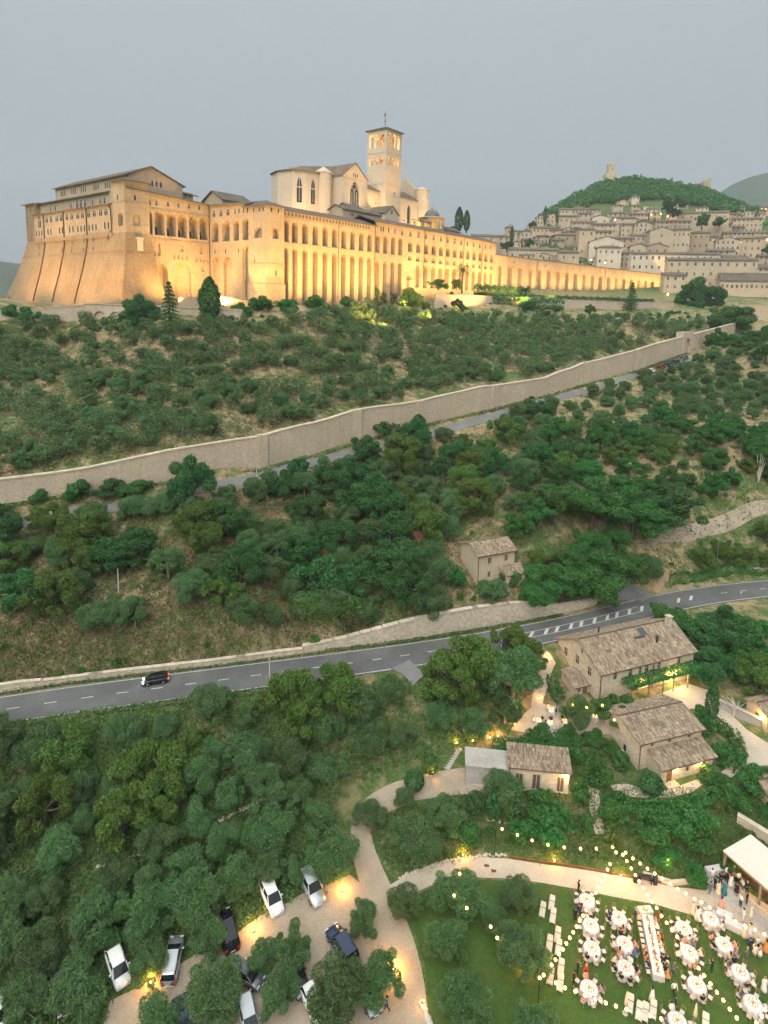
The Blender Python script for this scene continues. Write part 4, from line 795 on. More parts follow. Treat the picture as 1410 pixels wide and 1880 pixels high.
# ------------------------------------------------------------------ the town on the hill
def _farwin(pane, frame, arch=False):
    mb = MB(); mb.box(-.5, .5, -.07, 0, -.06, 0, 0); mb.box(-.5, .5, -.05, 0, 1, 1.05, 0); mb.box(-.5, -.42, -.05, 0, 0, 1, 0); mb.box(.42, .5, -.05, 0, 0, 1, 0)
    mb.add([(-.42, -.02, 0), (.42, -.02, 0), (.42, -.02, 1), (-.42, -.02, 1)], [(0, 1, 2, 3)], 1); mb.box(-.03, .03, -.045, -.02, 0, 1, 0); return mb.mesh('window', [frame, pane])
FW_ = {'g': _farwin('window_glass', 'window_frame'), 's': _farwin('shutter', 'window_frame'), 'l': _farwin('lit_pane', 'window_frame')}
plain('chimney_brick', (.26, .18, .13), .9, vary=.3); plain('dark_eave', (.07, .055, .04), .9)
ORD = ['first', 'second', 'third', 'fourth', 'fifth', 'sixth', 'seventh', 'eighth', 'ninth', 'tenth', 'eleventh', 'twelfth', 'thirteenth', 'fourteenth', 'fifteenth', 'sixteenth', 'seventeenth', 'eighteenth', 'nineteenth', 'twentieth', 'twenty-first', 'twenty-second', 'twenty-third', 'twenty-fourth', 'twenty-fifth', 'twenty-sixth', 'twenty-seventh', 'twenty-eighth', 'twenty-ninth', 'thirtieth', 'thirty-first', 'thirty-second', 'thirty-third', 'thirty-fourth', 'thirty-fifth', 'thirty-sixth', 'thirty-seventh', 'thirty-eighth', 'thirty-ninth', 'fortieth', 'forty-first', 'forty-second', 'forty-third', 'forty-fourth', 'forty-fifth', 'forty-sixth', 'forty-seventh', 'forty-eighth', 'forty-ninth', 'fiftieth']
def town_house(x0, x1, yt, yb, Y, roof='x', mat='town_stone', yaw=0., dep=None, wins=None, lit=0, label=None, rise=None, win='g', name='town_house'):
    Y *= 1.15; xm = (x0+x1)/2; b = at(xm, yb, Y); tp = at(xm, yt, Y); a = at(x0, yb, Y); c = at(x1, yb, Y)
    wd = np.linalg.norm((c-a)[:2])/math.cos(rad(yaw)); h = tp[2]-b[2]; dp = dep or max(7, min(13, wd*.9)); z0 = -14
    t = thing(name, label or 'house', 'house', b, rad(yaw)-math.atan2(b[0], b[1])*.5)
    hw = wd/2; rs = rise if rise is not None else (1.6 if roof in 'xh' else wd*.16)
    mb = MB(); mb.box(-hw, hw, 0, dp, z0, h)
    r = MB(); ov = .7; th = .4
    def pl(pts):
        n = len(pts); r.add(pts+[(p[0], p[1], p[2]-th) for p in pts], [tuple(range(n)), tuple(range(2*n-1, n-1, -1))]+[(k, n+k, n+(k+1) % n, (k+1) % n) for k in range(n)])
    if roof == 'x':
        for s in (-hw, hw): mb.add([(s, 0, h), (s, dp, h), (s, dp/2, h+rs)], [(0, 1, 2)])
        pl([(-hw-.3, -ov, h-.12), (hw+.3, -ov, h-.12), (hw+.3, dp/2, h+rs+.15), (-hw-.3, dp/2, h+rs+.15)]); pl([(-hw-.3, dp/2, h+rs+.15), (hw+.3, dp/2, h+rs+.15), (hw+.3, dp+ov, h-.12), (-hw-.3, dp+ov, h-.12)])
    elif roof == 'y':
        for y in (0, dp): mb.add([(-hw, y, h), (hw, y, h), (0, y, h+rs)], [(0, 1, 2)])
        pl([(-hw-ov, -.4, h-.15), (0, -.4, h+rs+.15), (0, dp+.4, h+rs+.15), (-hw-ov, dp+.4, h-.15)]); pl([(0, -.4, h+rs+.15), (hw+ov, -.4, h-.15), (hw+ov, dp+.4, h-.15), (0, dp+.4, h+rs+.15)])
    elif roof == 'h':
        k = min(hw, dp/2)*.9; q = [(-hw-ov, -ov, h), (hw+ov, -ov, h), (hw+ov, dp+ov, h), (-hw-ov, dp+ov, h)]; r1, r2 = (-hw+k, dp/2, h+rs+.2), (hw-k, dp/2, h+rs+.2)
        pl([q[0], q[1], r2, r1]); pl([q[1], q[2], r2]); pl([q[2], q[3], r1, r2]); pl([q[3], q[0], r1])
    else: pl([(-hw-.3, -ov, h-.1), (hw+.3, -ov, h-.1), (hw+.3, dp+.3, h+rs), (-hw-.3, dp+.3, h+rs)]); mb.box(-hw, hw, dp-.4, dp, h-.1, h+rs-.4)
    mb.build('wall', mat, t); r.build('roof', rnd.choice(['roof_tiles', 'roof_tiles_grey', 'roof_tiles_grey']), t)
    nx, nz = wins if wins else (max(1, int(wd/3.2)), max(1, int(h/3.3)))
    k = 0
    for iz in range(nz):
        for ix in range(nx):
            if rnd.random() < (.12 if not wins else .03): continue
            x = -hw+wd*(ix+.5)/nx+rnd.uniform(-.25, .25); z = h-(h/nz)*(iz+.62)+rnd.uniform(-.1, .1)
            kind = 'l' if k < lit else (win if rnd.random() < .8 else ('s' if win == 'g' else 'g')); k += 1
            o = link('window', FW_[kind], t, (x, -.001, z), 0, (rnd.uniform(1.1, 1.5), 1, rnd.uniform(1.7, 2.3)))
    for iz in range(nz):   # a flank shows too
        s = -1 if b[0] > 0 else 1
        for iy in range(max(1, int(dp/4.5))):
            if rnd.random() < .35: continue
            link('window', FW_[win], t, (-hw-.001, dp*(iy+.5)/max(1, int(dp/4.5)), h-(h/nz)*(iz+.62)), -math.pi/2, (1., 1, 1.5))
    if rnd.random() < .7: MB().box(hw*.3, hw*.3+.8, dp*.45, dp*.45+.7, h, h+rs+1.3).box(hw*.3-.1, hw*.3+.9, dp*.45-.1, dp*.45+.8, h+rs+1.3, h+rs+1.5).build('chimney', 'chimney_brick', t)
    t['px'] = xm; t['row'] = Y; return t
TH_ = [ # x0,x1,eave,base,Y,roof,mat,yaw
 (934,1025,458,480,402,'x','town_stone',6,9,(7,1)),(1025,1062,463,482,398,'s','town_stone',6,8,(2,1)),(1061,1090,421,470,432,'x','town_pink',4,12,(2,3)),(1081,1140,443,486,418,'y','town_pale',-4,12,(3,2)),(1096,1138,454,489,402,'h','town_pale',0,11,(4,2)),
 (1018,1061,431,462,447,'h','town_brown',8,12,(3,2)),(976,1018,418,456,458,'x','town_pink',8,10,(6,3)),(1026,1062,397,413,502,'x','town_pink',5,9,(4,1)),(1062,1087,392,412,504,'x','town_stone',0,9,(3,2)),(1087,1117,399,414,492,'y','town_pale',0,8,(2,1)),
 (1116,1150,391,412,500,'x','town_stone',0,9,(4,2)),(1090,1122,425,444,456,'x','town_stone',3,10,None),(1119,1162,437,458,441,'x','town_brown',-3,10,(4,2)),(1137,1162,464,492,410,'x','town_brown',0,9,None),(1025,1086,384,395,532,'x','town_stone',2,9,None),(1095,1152,373,386,552,'x','town_stone',-2,9,(5,1)),
 (985,1004,398,414,512,'y','town_stone',5,8,None),(1002,1026,396,411,516,'y','town_pink',0,9,None),(928,940,417,434,472,'h','town_brown',0,6,(1,1)),(905,934,434,446,432,'h','town_stone',8,8,None),(868,913,433,447,424,'x','town_stone',8,9,(2,1)),
 (1192,1234,423,460,430,'y','town_stone',6,12,(1,2)),(1234,1263,421,459,428,'x','town_stone',-10,12,(4,2)),(1262,1298,427,460,432,'h','town_brown',-6,12,(4,2)),(1297,1317,435,462,430,'x','town_pink',-4,10,(2,2)),(1314,1354,441,472,412,'y','town_stone',-6,11,None),(1353,1392,437,476,412,'x','town_pink',-8,11,(4,3)),(1391,1420,436,466,420,'x','town_stone',-5,10,None),
 (1156,1188,452,470,421,'y','town_stone',0,9,(3,1)),(1187,1225,452,470,418,'y','town_brown',0,9,(3,1)),(1161,1314,466,500,377,'x','town_pale',2,11,(14,2)),(1228,1377,477,530,352,'x','town_stone',-2,12,(11,3)),(1196,1230,471,506,384,'s','town_pale',0,9,(3,2)),(1217,1256,505,549,346,'s','town_stone',4,8,(3,3)),
 (1324,1420,515,559,337,'s','town_pink',-4,10,(12,2)),(1251,1332,390,407,472,'x','town_pink',-10,9,(6,1)),(1200,1263,367,387,562,'x','town_stone',-4,9,None),(1140,1201,373,387,556,'x','town_stone',0,9,None),(1189,1210,383,402,520,'x','town_pale',0,8,None),(1140,1188,393,408,506,'x','town_stone',0,9,None),(1165,1195,411,428,462,'y','town_stone',0,9,None),
 (1360,1394,379,397,566,'h','town_stone',0,9,None),(1393,1420,381,412,560,'x','town_pink',0,10,(4,4),5),(1347,1394,401,428,484,'x','town_pink',-5,10,None),(1333,1420,427,444,452,'x','town_stone',-6,10,None),(1205,1266,406,422,462,'x','town_brown',0,9,None),(1266,1298,393,408,486,'y','town_pink',0,8,None),(1152,1163,356,372,596,'h','town_stone',0,6,(1,1)),
 (1140,1165,412,436,470,'x','town_pink',0,9,None),(1160,1192,432,446,446,'x','town_stone',0,9,None),(1298,1340,412,432,470,'x','town_stone',-4,9,None),(1050,1090,408,424,480,'x','town_stone',0,9,None),(1086,1130,412,430,474,'x','town_pink',0,9,None),(1126,1166,400,416,486,'x','town_stone',0,9,None),
 (1392,1425,470,500,392,'x','town_brown',-4,9,None),(1330,1372,474,490,390,'s','town_stone',0,8,None),(1372,1425,492,520,362,'s','town_stone',-3,8,None),(1300,1345,460,478,400,'x','town_brown',-3,9,None),(960,990,441,458,440,'x','town_brown',6,9,None),(940,962,424,438,468,'s','town_stone',4,7,None),(1040,1072,424,440,470,'x','town_brown',2,9,None),(1225,1262,395,410,492,'x','town_stone',-3,9,None),(1320,1360,388,402,540,'x','town_stone',-4,9,None),
]
TOWN = []
_rt = random.Random(5); _sp = []
for _ in range(2600):
    px, py = _rt.uniform(945, 1415), _rt.uniform(374, 505); d = ray(px, py); d = d/d[1]; Ys = np.arange(430, 720, 4.); f = d[2]*Ys-gh(d[0]*Ys, Ys)
    if not (f <= 0).any(): continue
    Y = float(Ys[int(np.argmax(f <= 0))]); x = d[0]*Y
    if py < np.interp(px, [945, 1000, 1060, 1120, 1250, 1340, 1415], [434, 403, 385, 372, 372, 389, 393]) or Y > 705: continue
    if (px < 1216 and Y < 440) or any((x-a)**2+(Y-b)**2 < 9.6**2 for a, b in _sp): continue
    _sp.append((x, Y)); w_ = _rt.uniform(6.5, 12)*FPX/Y/2; hh = _rt.uniform(6.5, 10.5)*FPX/Y
    TH_.append((px-w_, px+w_, py-hh, py+1, Y/1.15, _rt.choice('xxyyhs'), _rt.choice(['town_stone', 'town_stone', 'town_pink', 'town_pale', 'town_brown']), _rt.uniform(-14, 14), _rt.uniform(7, 10), None))
    if len(_sp) > 105: break
for q in TH_:
    x0, x1, yt, yb, Y, rf, mt, yaw, dep, wn = q[:10]; TOWN.append(town_house(x0, x1, yt, yb, Y, rf, mt, yaw, dep, wn, lit=q[10] if len(q) > 10 else (1 if rnd.random() < .04 else 0), win='s' if mt in ('town_pink',) else 'g'))
TONE = {'town_stone': 'grey stone', 'town_pink': 'pinkish stone', 'town_pale': 'pale plastered', 'town_brown': 'brown stone'}
rows = {}
for t, q in zip(TOWN, TH_): rows.setdefault('lowest row of the town' if q[4] < 390 else 'second tier of the town' if q[4] < 426 else 'middle tier of the town' if q[4] < 452 else 'fourth tier of the town' if q[4] < 490 else 'fifth tier of the town' if q[4] < 525 else 'topmost tier of the town', []).append((t, q))
for rn, l in rows.items():
    l.sort(key=lambda a: a[1][0])
    for k, (t, q) in enumerate(l):
        t['label'] = '%s house in the %s, %s from the left' % (TONE[q[6]], rn, ORD[k]); t['group'] = 'houses of the hill town'
        del t['px']; del t['row']
# hotel lettering, balcony strip and the wall with big windows below it
hot = TOWN[31]; hot['label'] = 'long three-storey stone hotel above the two round trees'
cu = bpy.data.curves.new('lettering', 'FONT'); cu.body = 'H O T E L   S U B A S I O'; cu.size = 2.1; cu.extrude = .05; cu.align_x = 'CENTER'
plain('letter_paint', (.20, .14, .09), .8)
cu.materials.append(MATS['letter_paint']); _c = bpy.data.objects.new('lettering', cu); COL.objects.link(_c); me = bpy.data.meshes.new_from_object(_c.evaluated_get(bpy.context.evaluated_depsgraph_get())); bpy.data.objects.remove(_c); o = link('lettering', me, hot); o.rotation_euler = (math.pi/2, 0, 0); o.location = (9, -.04, 4.9)
h2 = TOWN[34]
for k in range(4): link('big_window', WIN['rect'][0], h2, (-2+k*4.6, -.02, 1.0), 0, (3.6, 1, 3.2)); link('glazing', WIN['rect'][1], h2, (-2+k*4.6, -.03, 1.0), 0, (3.6, 1, 3.2))
MB().box(-12, 14, -.5, -.01, 4.6, 4.9).build('canopy', 'window_frame', h2)
def block_wall(name, label, pts, th, mat, cat='wall', cap=None, deep=3.):
    """a wall along pts = [(x, y, z_bottom, z_top)]; thickness th behind the line"""
    P = np.array(pts); c = P[:, :2].mean(0); zb = float(P[:, 2].min())
    t = thing(name, label, cat, (c[0], c[1], zb))
    for i in range(len(P)-1):
        a, b = P[i], P[i+1]; d = (b-a)[:2]; d = d/np.linalg.norm(d); n = np.array([-d[1], d[0]])*th
        q = [a[:2]-c, b[:2]-c, b[:2]+n-c, a[:2]+n-c]; z0 = [a[2]-zb-deep, b[2]-zb-deep]*1; 
        MB().prism(q, [a[2]-zb-deep, b[2]-zb-deep, b[2]-zb-deep, a[2]-zb-deep], [a[3]-zb, b[3]-zb, b[3]-zb, a[3]-zb]).build('wall_section', mat, t)
        if cap: 
            m = n/th*.12; q = [a[:2]-c-m, b[:2]-c-m, b[:2]+n-c+m, a[:2]+n-c+m]
            MB().prism(q, [a[3]-zb+.004, b[3]-zb+.004]*1+[b[3]-zb+.004, a[3]-zb+.004], [a[3]-zb+cap, b[3]-zb+cap, b[3]-zb+cap, a[3]-zb+cap]).build('coping', mat, t)
    return t
def wpt(x, ytop, ybot, Y): a = at(x, ybot, Y); b = at(x, ytop, Y); return (a[0], a[1], a[2], b[2])
block_wall('town_wall', 'tall ashlar retaining wall at the right edge below the hotel', [wpt(1345, 559, 600, 320), wpt(1425, 562, 615, 314)], 2., 'town_stone', cap=.3)
block_wall('garden_wall', 'old garden wall climbing beside the cypress above the piazza', [wpt(940, 443, 455, 515), wpt(976, 432, 452, 520)], .8, 'rubble_stone', cap=.2)
# castle keep and ruined tower on the hill top
k = at(1118, 338, 736); ca = thing('castle_keep', 'ruined castle keep with a square tower on the wooded hilltop', 'castle', (k[0], k[1], k[2]-4), 0, None, 1.3)
MB().rbox(-4.6, 4.6, -4.6, 4.6, 0, 11.5, .3).build('base_tower', 'town_stone', ca); mb = MB().rbox(-2.2, 3.6, -3, 3, 11, 20.3, .25)
for x in (-2., -.4, 1.2, 2.8): mb.box(x-.1, x+.7, -3, -2.4, 20.2, 21.2)
mb.build('upper_tower', 'town_stone', ca); MB().add([(4.5, -1, 0), (22, -1, 0), (22, -1, 4.2), (12, -1, 5.4), (4.5, -1, 9), (4.5, 0, 0), (22, 0, 0), (22, 0, 4.2), (12, 0, 5.4), (4.5, 0, 9)], [(0, 1, 2, 3, 4), (9, 8, 7, 6, 5), (1, 6, 7, 2), (2, 7, 8, 3), (3, 8, 9, 4)]).build('curtain_wall', 'town_stone', ca)
for x, z in ((.6, 15), (-1, 17.6)): MB().box(x, x+.7, -3.03, -2.9, z, z+1.4).build('loophole', 'dark_void', ca)
k = at(1294, 347, 758); cb = thing('ruined_tower', 'jagged ruined tower on the hill crest right of the castle', 'ruin', (k[0], k[1], k[2]-4))
MB().prism([(-4.5, -3), (4.5, -3.5), (5, 3), (-4, 3.5)], 0, [12.5, 16.5, 15.6, 10.5]).build('tower_stub', 'town_brown', cb); MB().prism([(-9, -2), (-4.6, -2.4), (-4.2, 2), (-8.6, 2.2)], 0, [5, 9.5, 9, 4.2]).build('broken_wall', 'town_brown', cb)
k = at(1162, 372, 690); cc = thing('round_chapel', 'small round stone chapel standing among trees on the hill', 'chapel', (k[0], k[1], k[2]-2))
MB().lathe([(2.6, 0), (2.6, 7), (2.9, 7.1), (2.9, 7.6)], 12).build('drum', 'town_stone', cc); MB().lathe([(2.9, 7.6), (1.6, 9), (.1, 9.8)], 12).build('roof', 'roof_tiles_grey', cc)
# lit terraces in the town
for n_, (x, y, Y, lb) in enumerate(((1213, 393, 500, 'lit lamp cluster on the terrace under the big cedar'), (1226, 398, 494, 'lit cafe terrace lamps below the cedar'), (1236, 395, 494, 'brightest lamp of the terrace below the cedar'), (1283, 403, 480, 'single orange lamp in the dark trees of the town'), (1085, 478, 397, 'street lamp at the foot of the white corner house'), (1111, 483, 392, 'street lamp before the white hip-roofed house'), (1226, 541, 342, 'lamp by the arcade end wall'))):
    p = at(x, y, Y*1.15-5); g = hz(p[0], p[1]); zl = p[2]; t = thing('street_lamp', lb, 'lamp', (p[0], p[1], min(g, zl-2)))
    h = zl-min(g, zl-2); MB().tube([(0, 0, 0), (0, 0, h)], .09, 5).build('post', 'iron', t); MB().lathe([(.1, h), (.35, h+.15), (.35, h+.5), (.1, h+.7)], 8).build('lantern', 'lamp_glow', t)
    warm_point('lamp_light', (0, -.6, h+.4), 420, .35, (1, .5, .14), t)
# ------------------------------------------------------------------ materials of the near houses
def tile_mat():
    t = NT('clay_tiles'); a = t.n('Attribute', attribute_name='shade'); c = t.ramp(a.outputs['Fac'], [(0, (.10, .075, .053)), (.25, (.19, .14, .097)), (.5, (.28, .213, .15)), (.75, (.36, .288, .208)), (1, (.47, .405, .32))])
    f = t.noise(t.pos(), .5, 4); c = t.mix(t.ramp(f, [(.5, (0, 0, 0)), (.7, (.35, .35, .35))]), c, (.17, .16, .12)); t.color(c); t.b.inputs['Roughness'].default_value = .9; return t.m
tile_mat()
stone('house_stone', (.44, .37, .275), (.60, .52, .40), .5, .24, mortar=(.44, .38, .30), bump=.8, stain=.2)
stone('plaster', (.46, .385, .28), (.48, .40, .295), 4, 4, bump=.1, stain=.3)
stone('block_wall', (.46, .39, .30), (.64, .56, .45), .62, .34, mortar=(.20, .165, .12), bump=1., stain=.25)
plain('old_wood', (.16, .10, .055), .75, vary=.35); plain('grey_wood', (.24, .20, .155), .8, vary=.3); plain('brown_metal', (.09, .05, .03), .5); plain('white_paint', (.66, .63, .57), .6); plain('awning', (.62, .57, .49), .85, vary=.06); plain('corten', (.19, .07, .03), .85, vary=.3)
plain('terracotta', (.30, .13, .07), .8, vary=.2); plain('slate', (.06, .07, .08), .35); emit('warm_pane', (1, .68, .28), 3.2); emit('bulb', (1, .46, .11), 7)
def tiles(parent, o, ex, sl, name='roof_tiles', pitch=.235, course=.5):
    """real half-round tiles over the plane o + u*ex + v*sl (ex along the eave, sl up the slope)"""
    o, ex, sl = Vector(o), Vector(ex), Vector(sl); n = ex.cross(sl).normalized(); w_, h_ = ex.length, sl.length; eu, sv = ex.normalized(), sl.normalized()
    nu, nv = int(w_/pitch), int(h_/course); vs, fs, cs = [], [], []; pu, pv = w_/nu, h_/nv; patch = [[rnd.random() for _ in range(nv//3+2)] for _ in range(nu//5+2)]
    for i in range(nu):
        for j in range(nv):
            b = len(vs); c = .12*patch[i//5][j//3]+.6*rnd.random()+.12+.15*(rnd.random() < .12); ju = rnd.uniform(-.02, .02)
            for v, lift, wf in ((j*pv-.03, .05, .5), (j*pv+pv*1.02, .012, .42)):
                for a in (-1, -.45, .45, 1): vs.append(o+eu*((i+.5)*pu+a*pu*wf+ju)+sv*v+n*(lift+.125*(1-abs(a)**1.5)))
            for k in range(3): fs.append((b+k, b+k+1, b+5+k, b+4+k)); cs.append(min(1, max(0, c)))
            fs.append((b, b+4-1, b+2, b+1)[::-1]); cs.append(min(1, max(0, c*.8)))
    me = bpy.data.meshes.new(name); me.from_pydata([tuple(v) for v in vs], [], fs); me.materials.append(MATS['clay_tiles'])
    at_ = me.attributes.new('shade', 'FLOAT', 'FACE'); at_.data.foreach_set('value', cs); me.update()
    return tag(link(name, me, parent), kind='stuff')
def house_frame(name, label, cat, FL, FR, zb): 
    d = np.array(FR[:2])-np.array(FL[:2]); a = math.atan2(d[1], d[0]); return thing(name, label, cat, (FL[0], FL[1], zb), a), float(np.linalg.norm(d))
def gable_house(t, W, D, H, rise, mat, front=(), left=(), ridge=.5, eave=.45, back_h=None):
    """walls with window holes, plank soffit under the eaves, real tiles; front/left = [(s, z0, w, h, kind)]"""
    bh = H if back_h is None else back_h; mb = MB()
    wall_panel(mb, lambda s, z, d: (s, d, z), [(0, -3), (W, -3), (W, H), (0, H)], [(arch_outline(s-w/2, s+w/2, z, z+h, False), .22, True) for s, z, w, h, k in front])
    wall_panel(mb, lambda s, z, d: (d, s, z), [(0, -3), (D, -3), (D, bh), (D*ridge, H+rise), (0, H)], [(arch_outline(s-w/2, s+w/2, z, z+h, False), .22, True) for s, z, w, h, k in left])
    wall_panel(mb, lambda s, z, d: (W-d, s, z), [(0, -3), (D, -3), (D, bh), (D*ridge, H+rise), (0, H)], [])
    mb.quad((W, D, -3), (0, D, -3), (0, D, bh), (W, D, bh)); mb.build('wall', mat, t)
    for s, z, w, h, k in front:
        if k == 'door': door(t, (s, .12, z), w, h, 0)
        elif k == 'glow': window(t, 'lit', (s, .19, z), w, h, 0)
        else: window(t, k, (s, .19, z), w, h, 0); MB().box(s-w/2-.08, s+w/2+.08, -.07, -.003, z-.1, z-.01).build('sill', 'house_stone', t)
    for s, z, w, h, k in left:
        if k == 'door': door(t, (.12, s, z), w, h, R90)
        else: window(t, k, (.19, s, z), w, h, R90); MB().box(-.07, -.003, s-w/2-.08, s+w/2+.08, z-.1, z-.01).build('sill', 'house_stone', t)
    sl = rise/(D*ridge); e0 = (-eave, H-sl*eave+.06)
    r = MB(); th = .14; A = [(-.35, e0[0], e0[1]), (W+.35, e0[0], e0[1]), (W+.35, D*ridge, H+rise+.08), (-.35, D*ridge, H+rise+.08)]
    s2_ = (H+rise-bh)/(D*(1-ridge)) if ridge < 1 else 0
    B = [(W+.35, D+eave, bh-s2_*eave+.06), (-.35, D+eave, bh-s2_*eave+.06), A[3], A[2]]
    for q in ([A, B] if ridge < 1 else [A]): r.add(q+[(p[0], p[1], p[2]-th) for p in q], [(0, 1, 2, 3), (7, 6, 5, 4)]+[(k, 4+k, 4+(k+1) % 4, (k+1) % 4) for k in range(4)])
    rf = r.build('roof', 'grey_wood', t)
    tiles(rf, A[0], Vector(A[1])-Vector(A[0]), Vector(A[3])-Vector(A[0]))
    if ridge < 1:
        tiles(rf, B[0], Vector(B[1])-Vector(B[0]), Vector(B[3])-Vector(B[0]))
        m = MB(); n = int(W/.45)
        for k in range(n): x = -.3+k*(W+.6)/n; m.tube([(x, D*ridge, H+rise+.12), (x+.5, D*ridge, H+rise+.15)], [.15, .12], 6)
        tag(m.build('ridge_tiles', 'clay_tiles', rf), kind='stuff')
    MB().tube([(-.3, e0[0]-.06, e0[1]-.02), (W+.3, e0[0]-.06, e0[1]-.02)], .08, 6).build('gutter', 'brown_metal', t)
    return t
def door(t, loc, w, h, rz, mat='old_wood'):
    d = MB().box(-w/2, w/2, -.03, .04, 0, h).box(-w/2, w/2, -.05, -.03, h*.48, h*.53).build('door', mat, t, loc, rz); MB().box(w*.32, w*.38, -.09, -.03, h*.45, h*.5).build('handle', 'iron', d); return d
def wall_lamp(t, loc, e=60, rz=0, name='wall_lamp'):
    o = MB().box(-.05, .05, -.2, 0, -.02, .03).build(name, 'iron', t, loc, rz); MB().lathe([(.05, 0), (.14, .05), (.16, .3), (.06, .38)], 8, (0, -.22, -.2)).build('glass', 'lamp_glow', o)
    warm_point('lamp_light', (loc[0], loc[1]-.45, loc[2]-.2) if rz == 0 else (loc[0]-.45, loc[1], loc[2]-.2), e, .15, (1, .58, .2), t)
def Z4(x, y): return 840+x*.4043, 1100+y*.4043
# ------------------------------------------------------------------ big farmhouse
FE = -57.4; FL = atz(*Z4(650, 335), FE); FR = atz(*Z4(1075, 230), FE); zb = -62.7
t, W = house_frame('farmhouse', 'large two-storey stone farmhouse with long tiled roof and vine-covered pergola', 'house', FL, FR, zb); FARM = t; H = FE-zb
D = 10.6
gable_house(t, W, D, H, 2.7, 'house_stone', front=[(3.1, 3.4, .8, 1.3, 'rect'), (6.2, 3.4, .8, 1.3, 'rect'), (8.2, 3.4, .7, 1.2, 'rect'), (9.6, 3.4, .8, 1.3, 'rect'), (12.2, 3.4, .7, 1.2, 'rect'), (16.6, 3.4, .8, 1.3, 'rect'), (7.5, 0, 1.2, 2.2, 'door'), (9.6, 0, 1.5, 2.3, 'glow'), (15.0, 0, 1.5, 2.4, 'glow'), (12.3, .9, .8, 1.2, 'rect')],
  left=[(8.6, 3.2, 1.0, 1.5, 'rect'), (5.6, 3.5, 1.0, 1.5, 'rect'), (2.6, 3.2, 1.0, 1.5, 'rect'), (4.6, 6.0, .6, .8, 'slit')])
for s in (.1, 10.9): MB().tube([(s, -.12, H-.3), (s, -.12, 0)], .07, 6).build('downpipe', 'brown_metal', t)
sl = 2.7/(D*.5)
def on_roof(x, y): return H+y*sl+.16
MB().box(10.2, 12.2, 3.4, 4.9, on_roof(0, 3.4), on_roof(0, 3.4)+.25).build('skylight_frame', 'slate', t)
m = MB().box(-.6, .6, -.7, .7, 0, .12); o = m.build('skylight', 'slate', t, (12.3, 4.3, on_roof(0, 4.3))); o.rotation_euler = (math.atan(sl), 0, 0)
MB().rbox(18.0, 18.9, 4.2, 5.0, H+1.5, H+3.9, .04).box(17.9, 19., 4.1, 5.1, H+3.9, H+4.05).build('chimney', 'house_stone', t)
MB().tube([(13.7, 2.3, on_roof(0, 2.3)-.3), (13.7, 2.3, on_roof(0, 2.3)+.8)], .16, 8).lathe([(.3, 0), (.3, .1), (.05, .35)], 8, (13.7, 2.3, on_roof(0, 2.3)+.8)).build('flue', 'iron', t)
MB().tube([(5.2, 6.8, H+1.2), (5.2, 6.8, H+3.1)], .13, 8).build('flue', 'iron', t)
for x in (5, 8.6, 11.6, 13.9, 17): MB().box(x-.08, x+.08, -1.75, -1.6, 0, 2.75).build('pergola_post', 'grey_wood', t)
for y in (-1.7, -.2): MB().box(4.0, 19.6, y-.06, y+.06, 2.7, 2.85).build('pergola_beam', 'grey_wood', t)
wall_lamp(t, (14.0, 0, 2.3), 160); wall_lamp(t, (15.9, 0, 2.3), 120); wall_lamp(t, (8.4, 0, 2.2), 60)
warm_point('doorway_light', (15.0, -1.2, 2.0), 260, .2, (1, .68, .3), t)
# lean-to at the gable end
la = thing('lean_to', 'small tiled lean-to against the farmhouse gable', 'outbuilding', (*(FL[:2]+np.array([-3.4, 1.0])), zb), math.atan2(FR[1]-FL[1], FR[0]-FL[0]))
gable_house(la, 3.2, 3.6, 2.0, 1.0, 'plaster', front=[(1.9, 0, .9, 1.9, 'door'), (.8, .9, .5, .8, 'slit')], ridge=1., eave=.25)
# ------------------------------------------------------------------ second stone house
FL2 = atz(*Z4(830, 652), -60.9); FR2 = atz(*Z4(1110, 585), -60.9); zb2 = -65.6
t, W = house_frame('stone_cottage', 'stone cottage with two stepped tiled roofs and lamplit doors', 'house', FL2, FR2, zb2); H2 = 4.75; COT = t
gable_house(t, W, 7.4, H2, 1.0, 'house_stone', front=[(2.2, 3.55, .6, .7, 'rect'), (5.3, 3.55, .7, .8, 'rect'), (8.8, 3.55, .7, .8, 'rect')], left=[(3., 1., .8, 1.2, 'slit')], ridge=.58)
t2 = thing('cottage_porch_wing', 'low tiled front wing of the cottage with two brown doors', 'outbuilding', (*(FL2[:2]+np.array([2.4, -1.95])), zb2), math.atan2(FR2[1]-FL2[1], FR2[0]-FL2[0]))
gable_house(t2, 9.0, 2.65, 2.5, .8, 'house_stone', front=[(1.4, 0, .95, 2.05, 'door'), (4.6, .8, .7, 1.1, 'rect'), (7.4, 0, .95, 2.05, 'door')], ridge=1., eave=.5, back_h=3.3)
wall_lamp(t2, (2.4, 0, 2.1), 90); wall_lamp(t2, (6.6, 0, 2.1), 90)
MB().box(.4, 2.4, -1.1, -.05, -.2, .08).build('doorstep', 'house_stone', t2); MB().box(6.3, 8.5, -1.1, -.05, -.2, .08).build('doorstep', 'house_stone', t2)
MB().tube([(.05, -.5, H2-.2), (.05, -.1, H2-.6), (.05, -.1, 0)], .06, 6).build('downpipe', 'brown_metal', t)
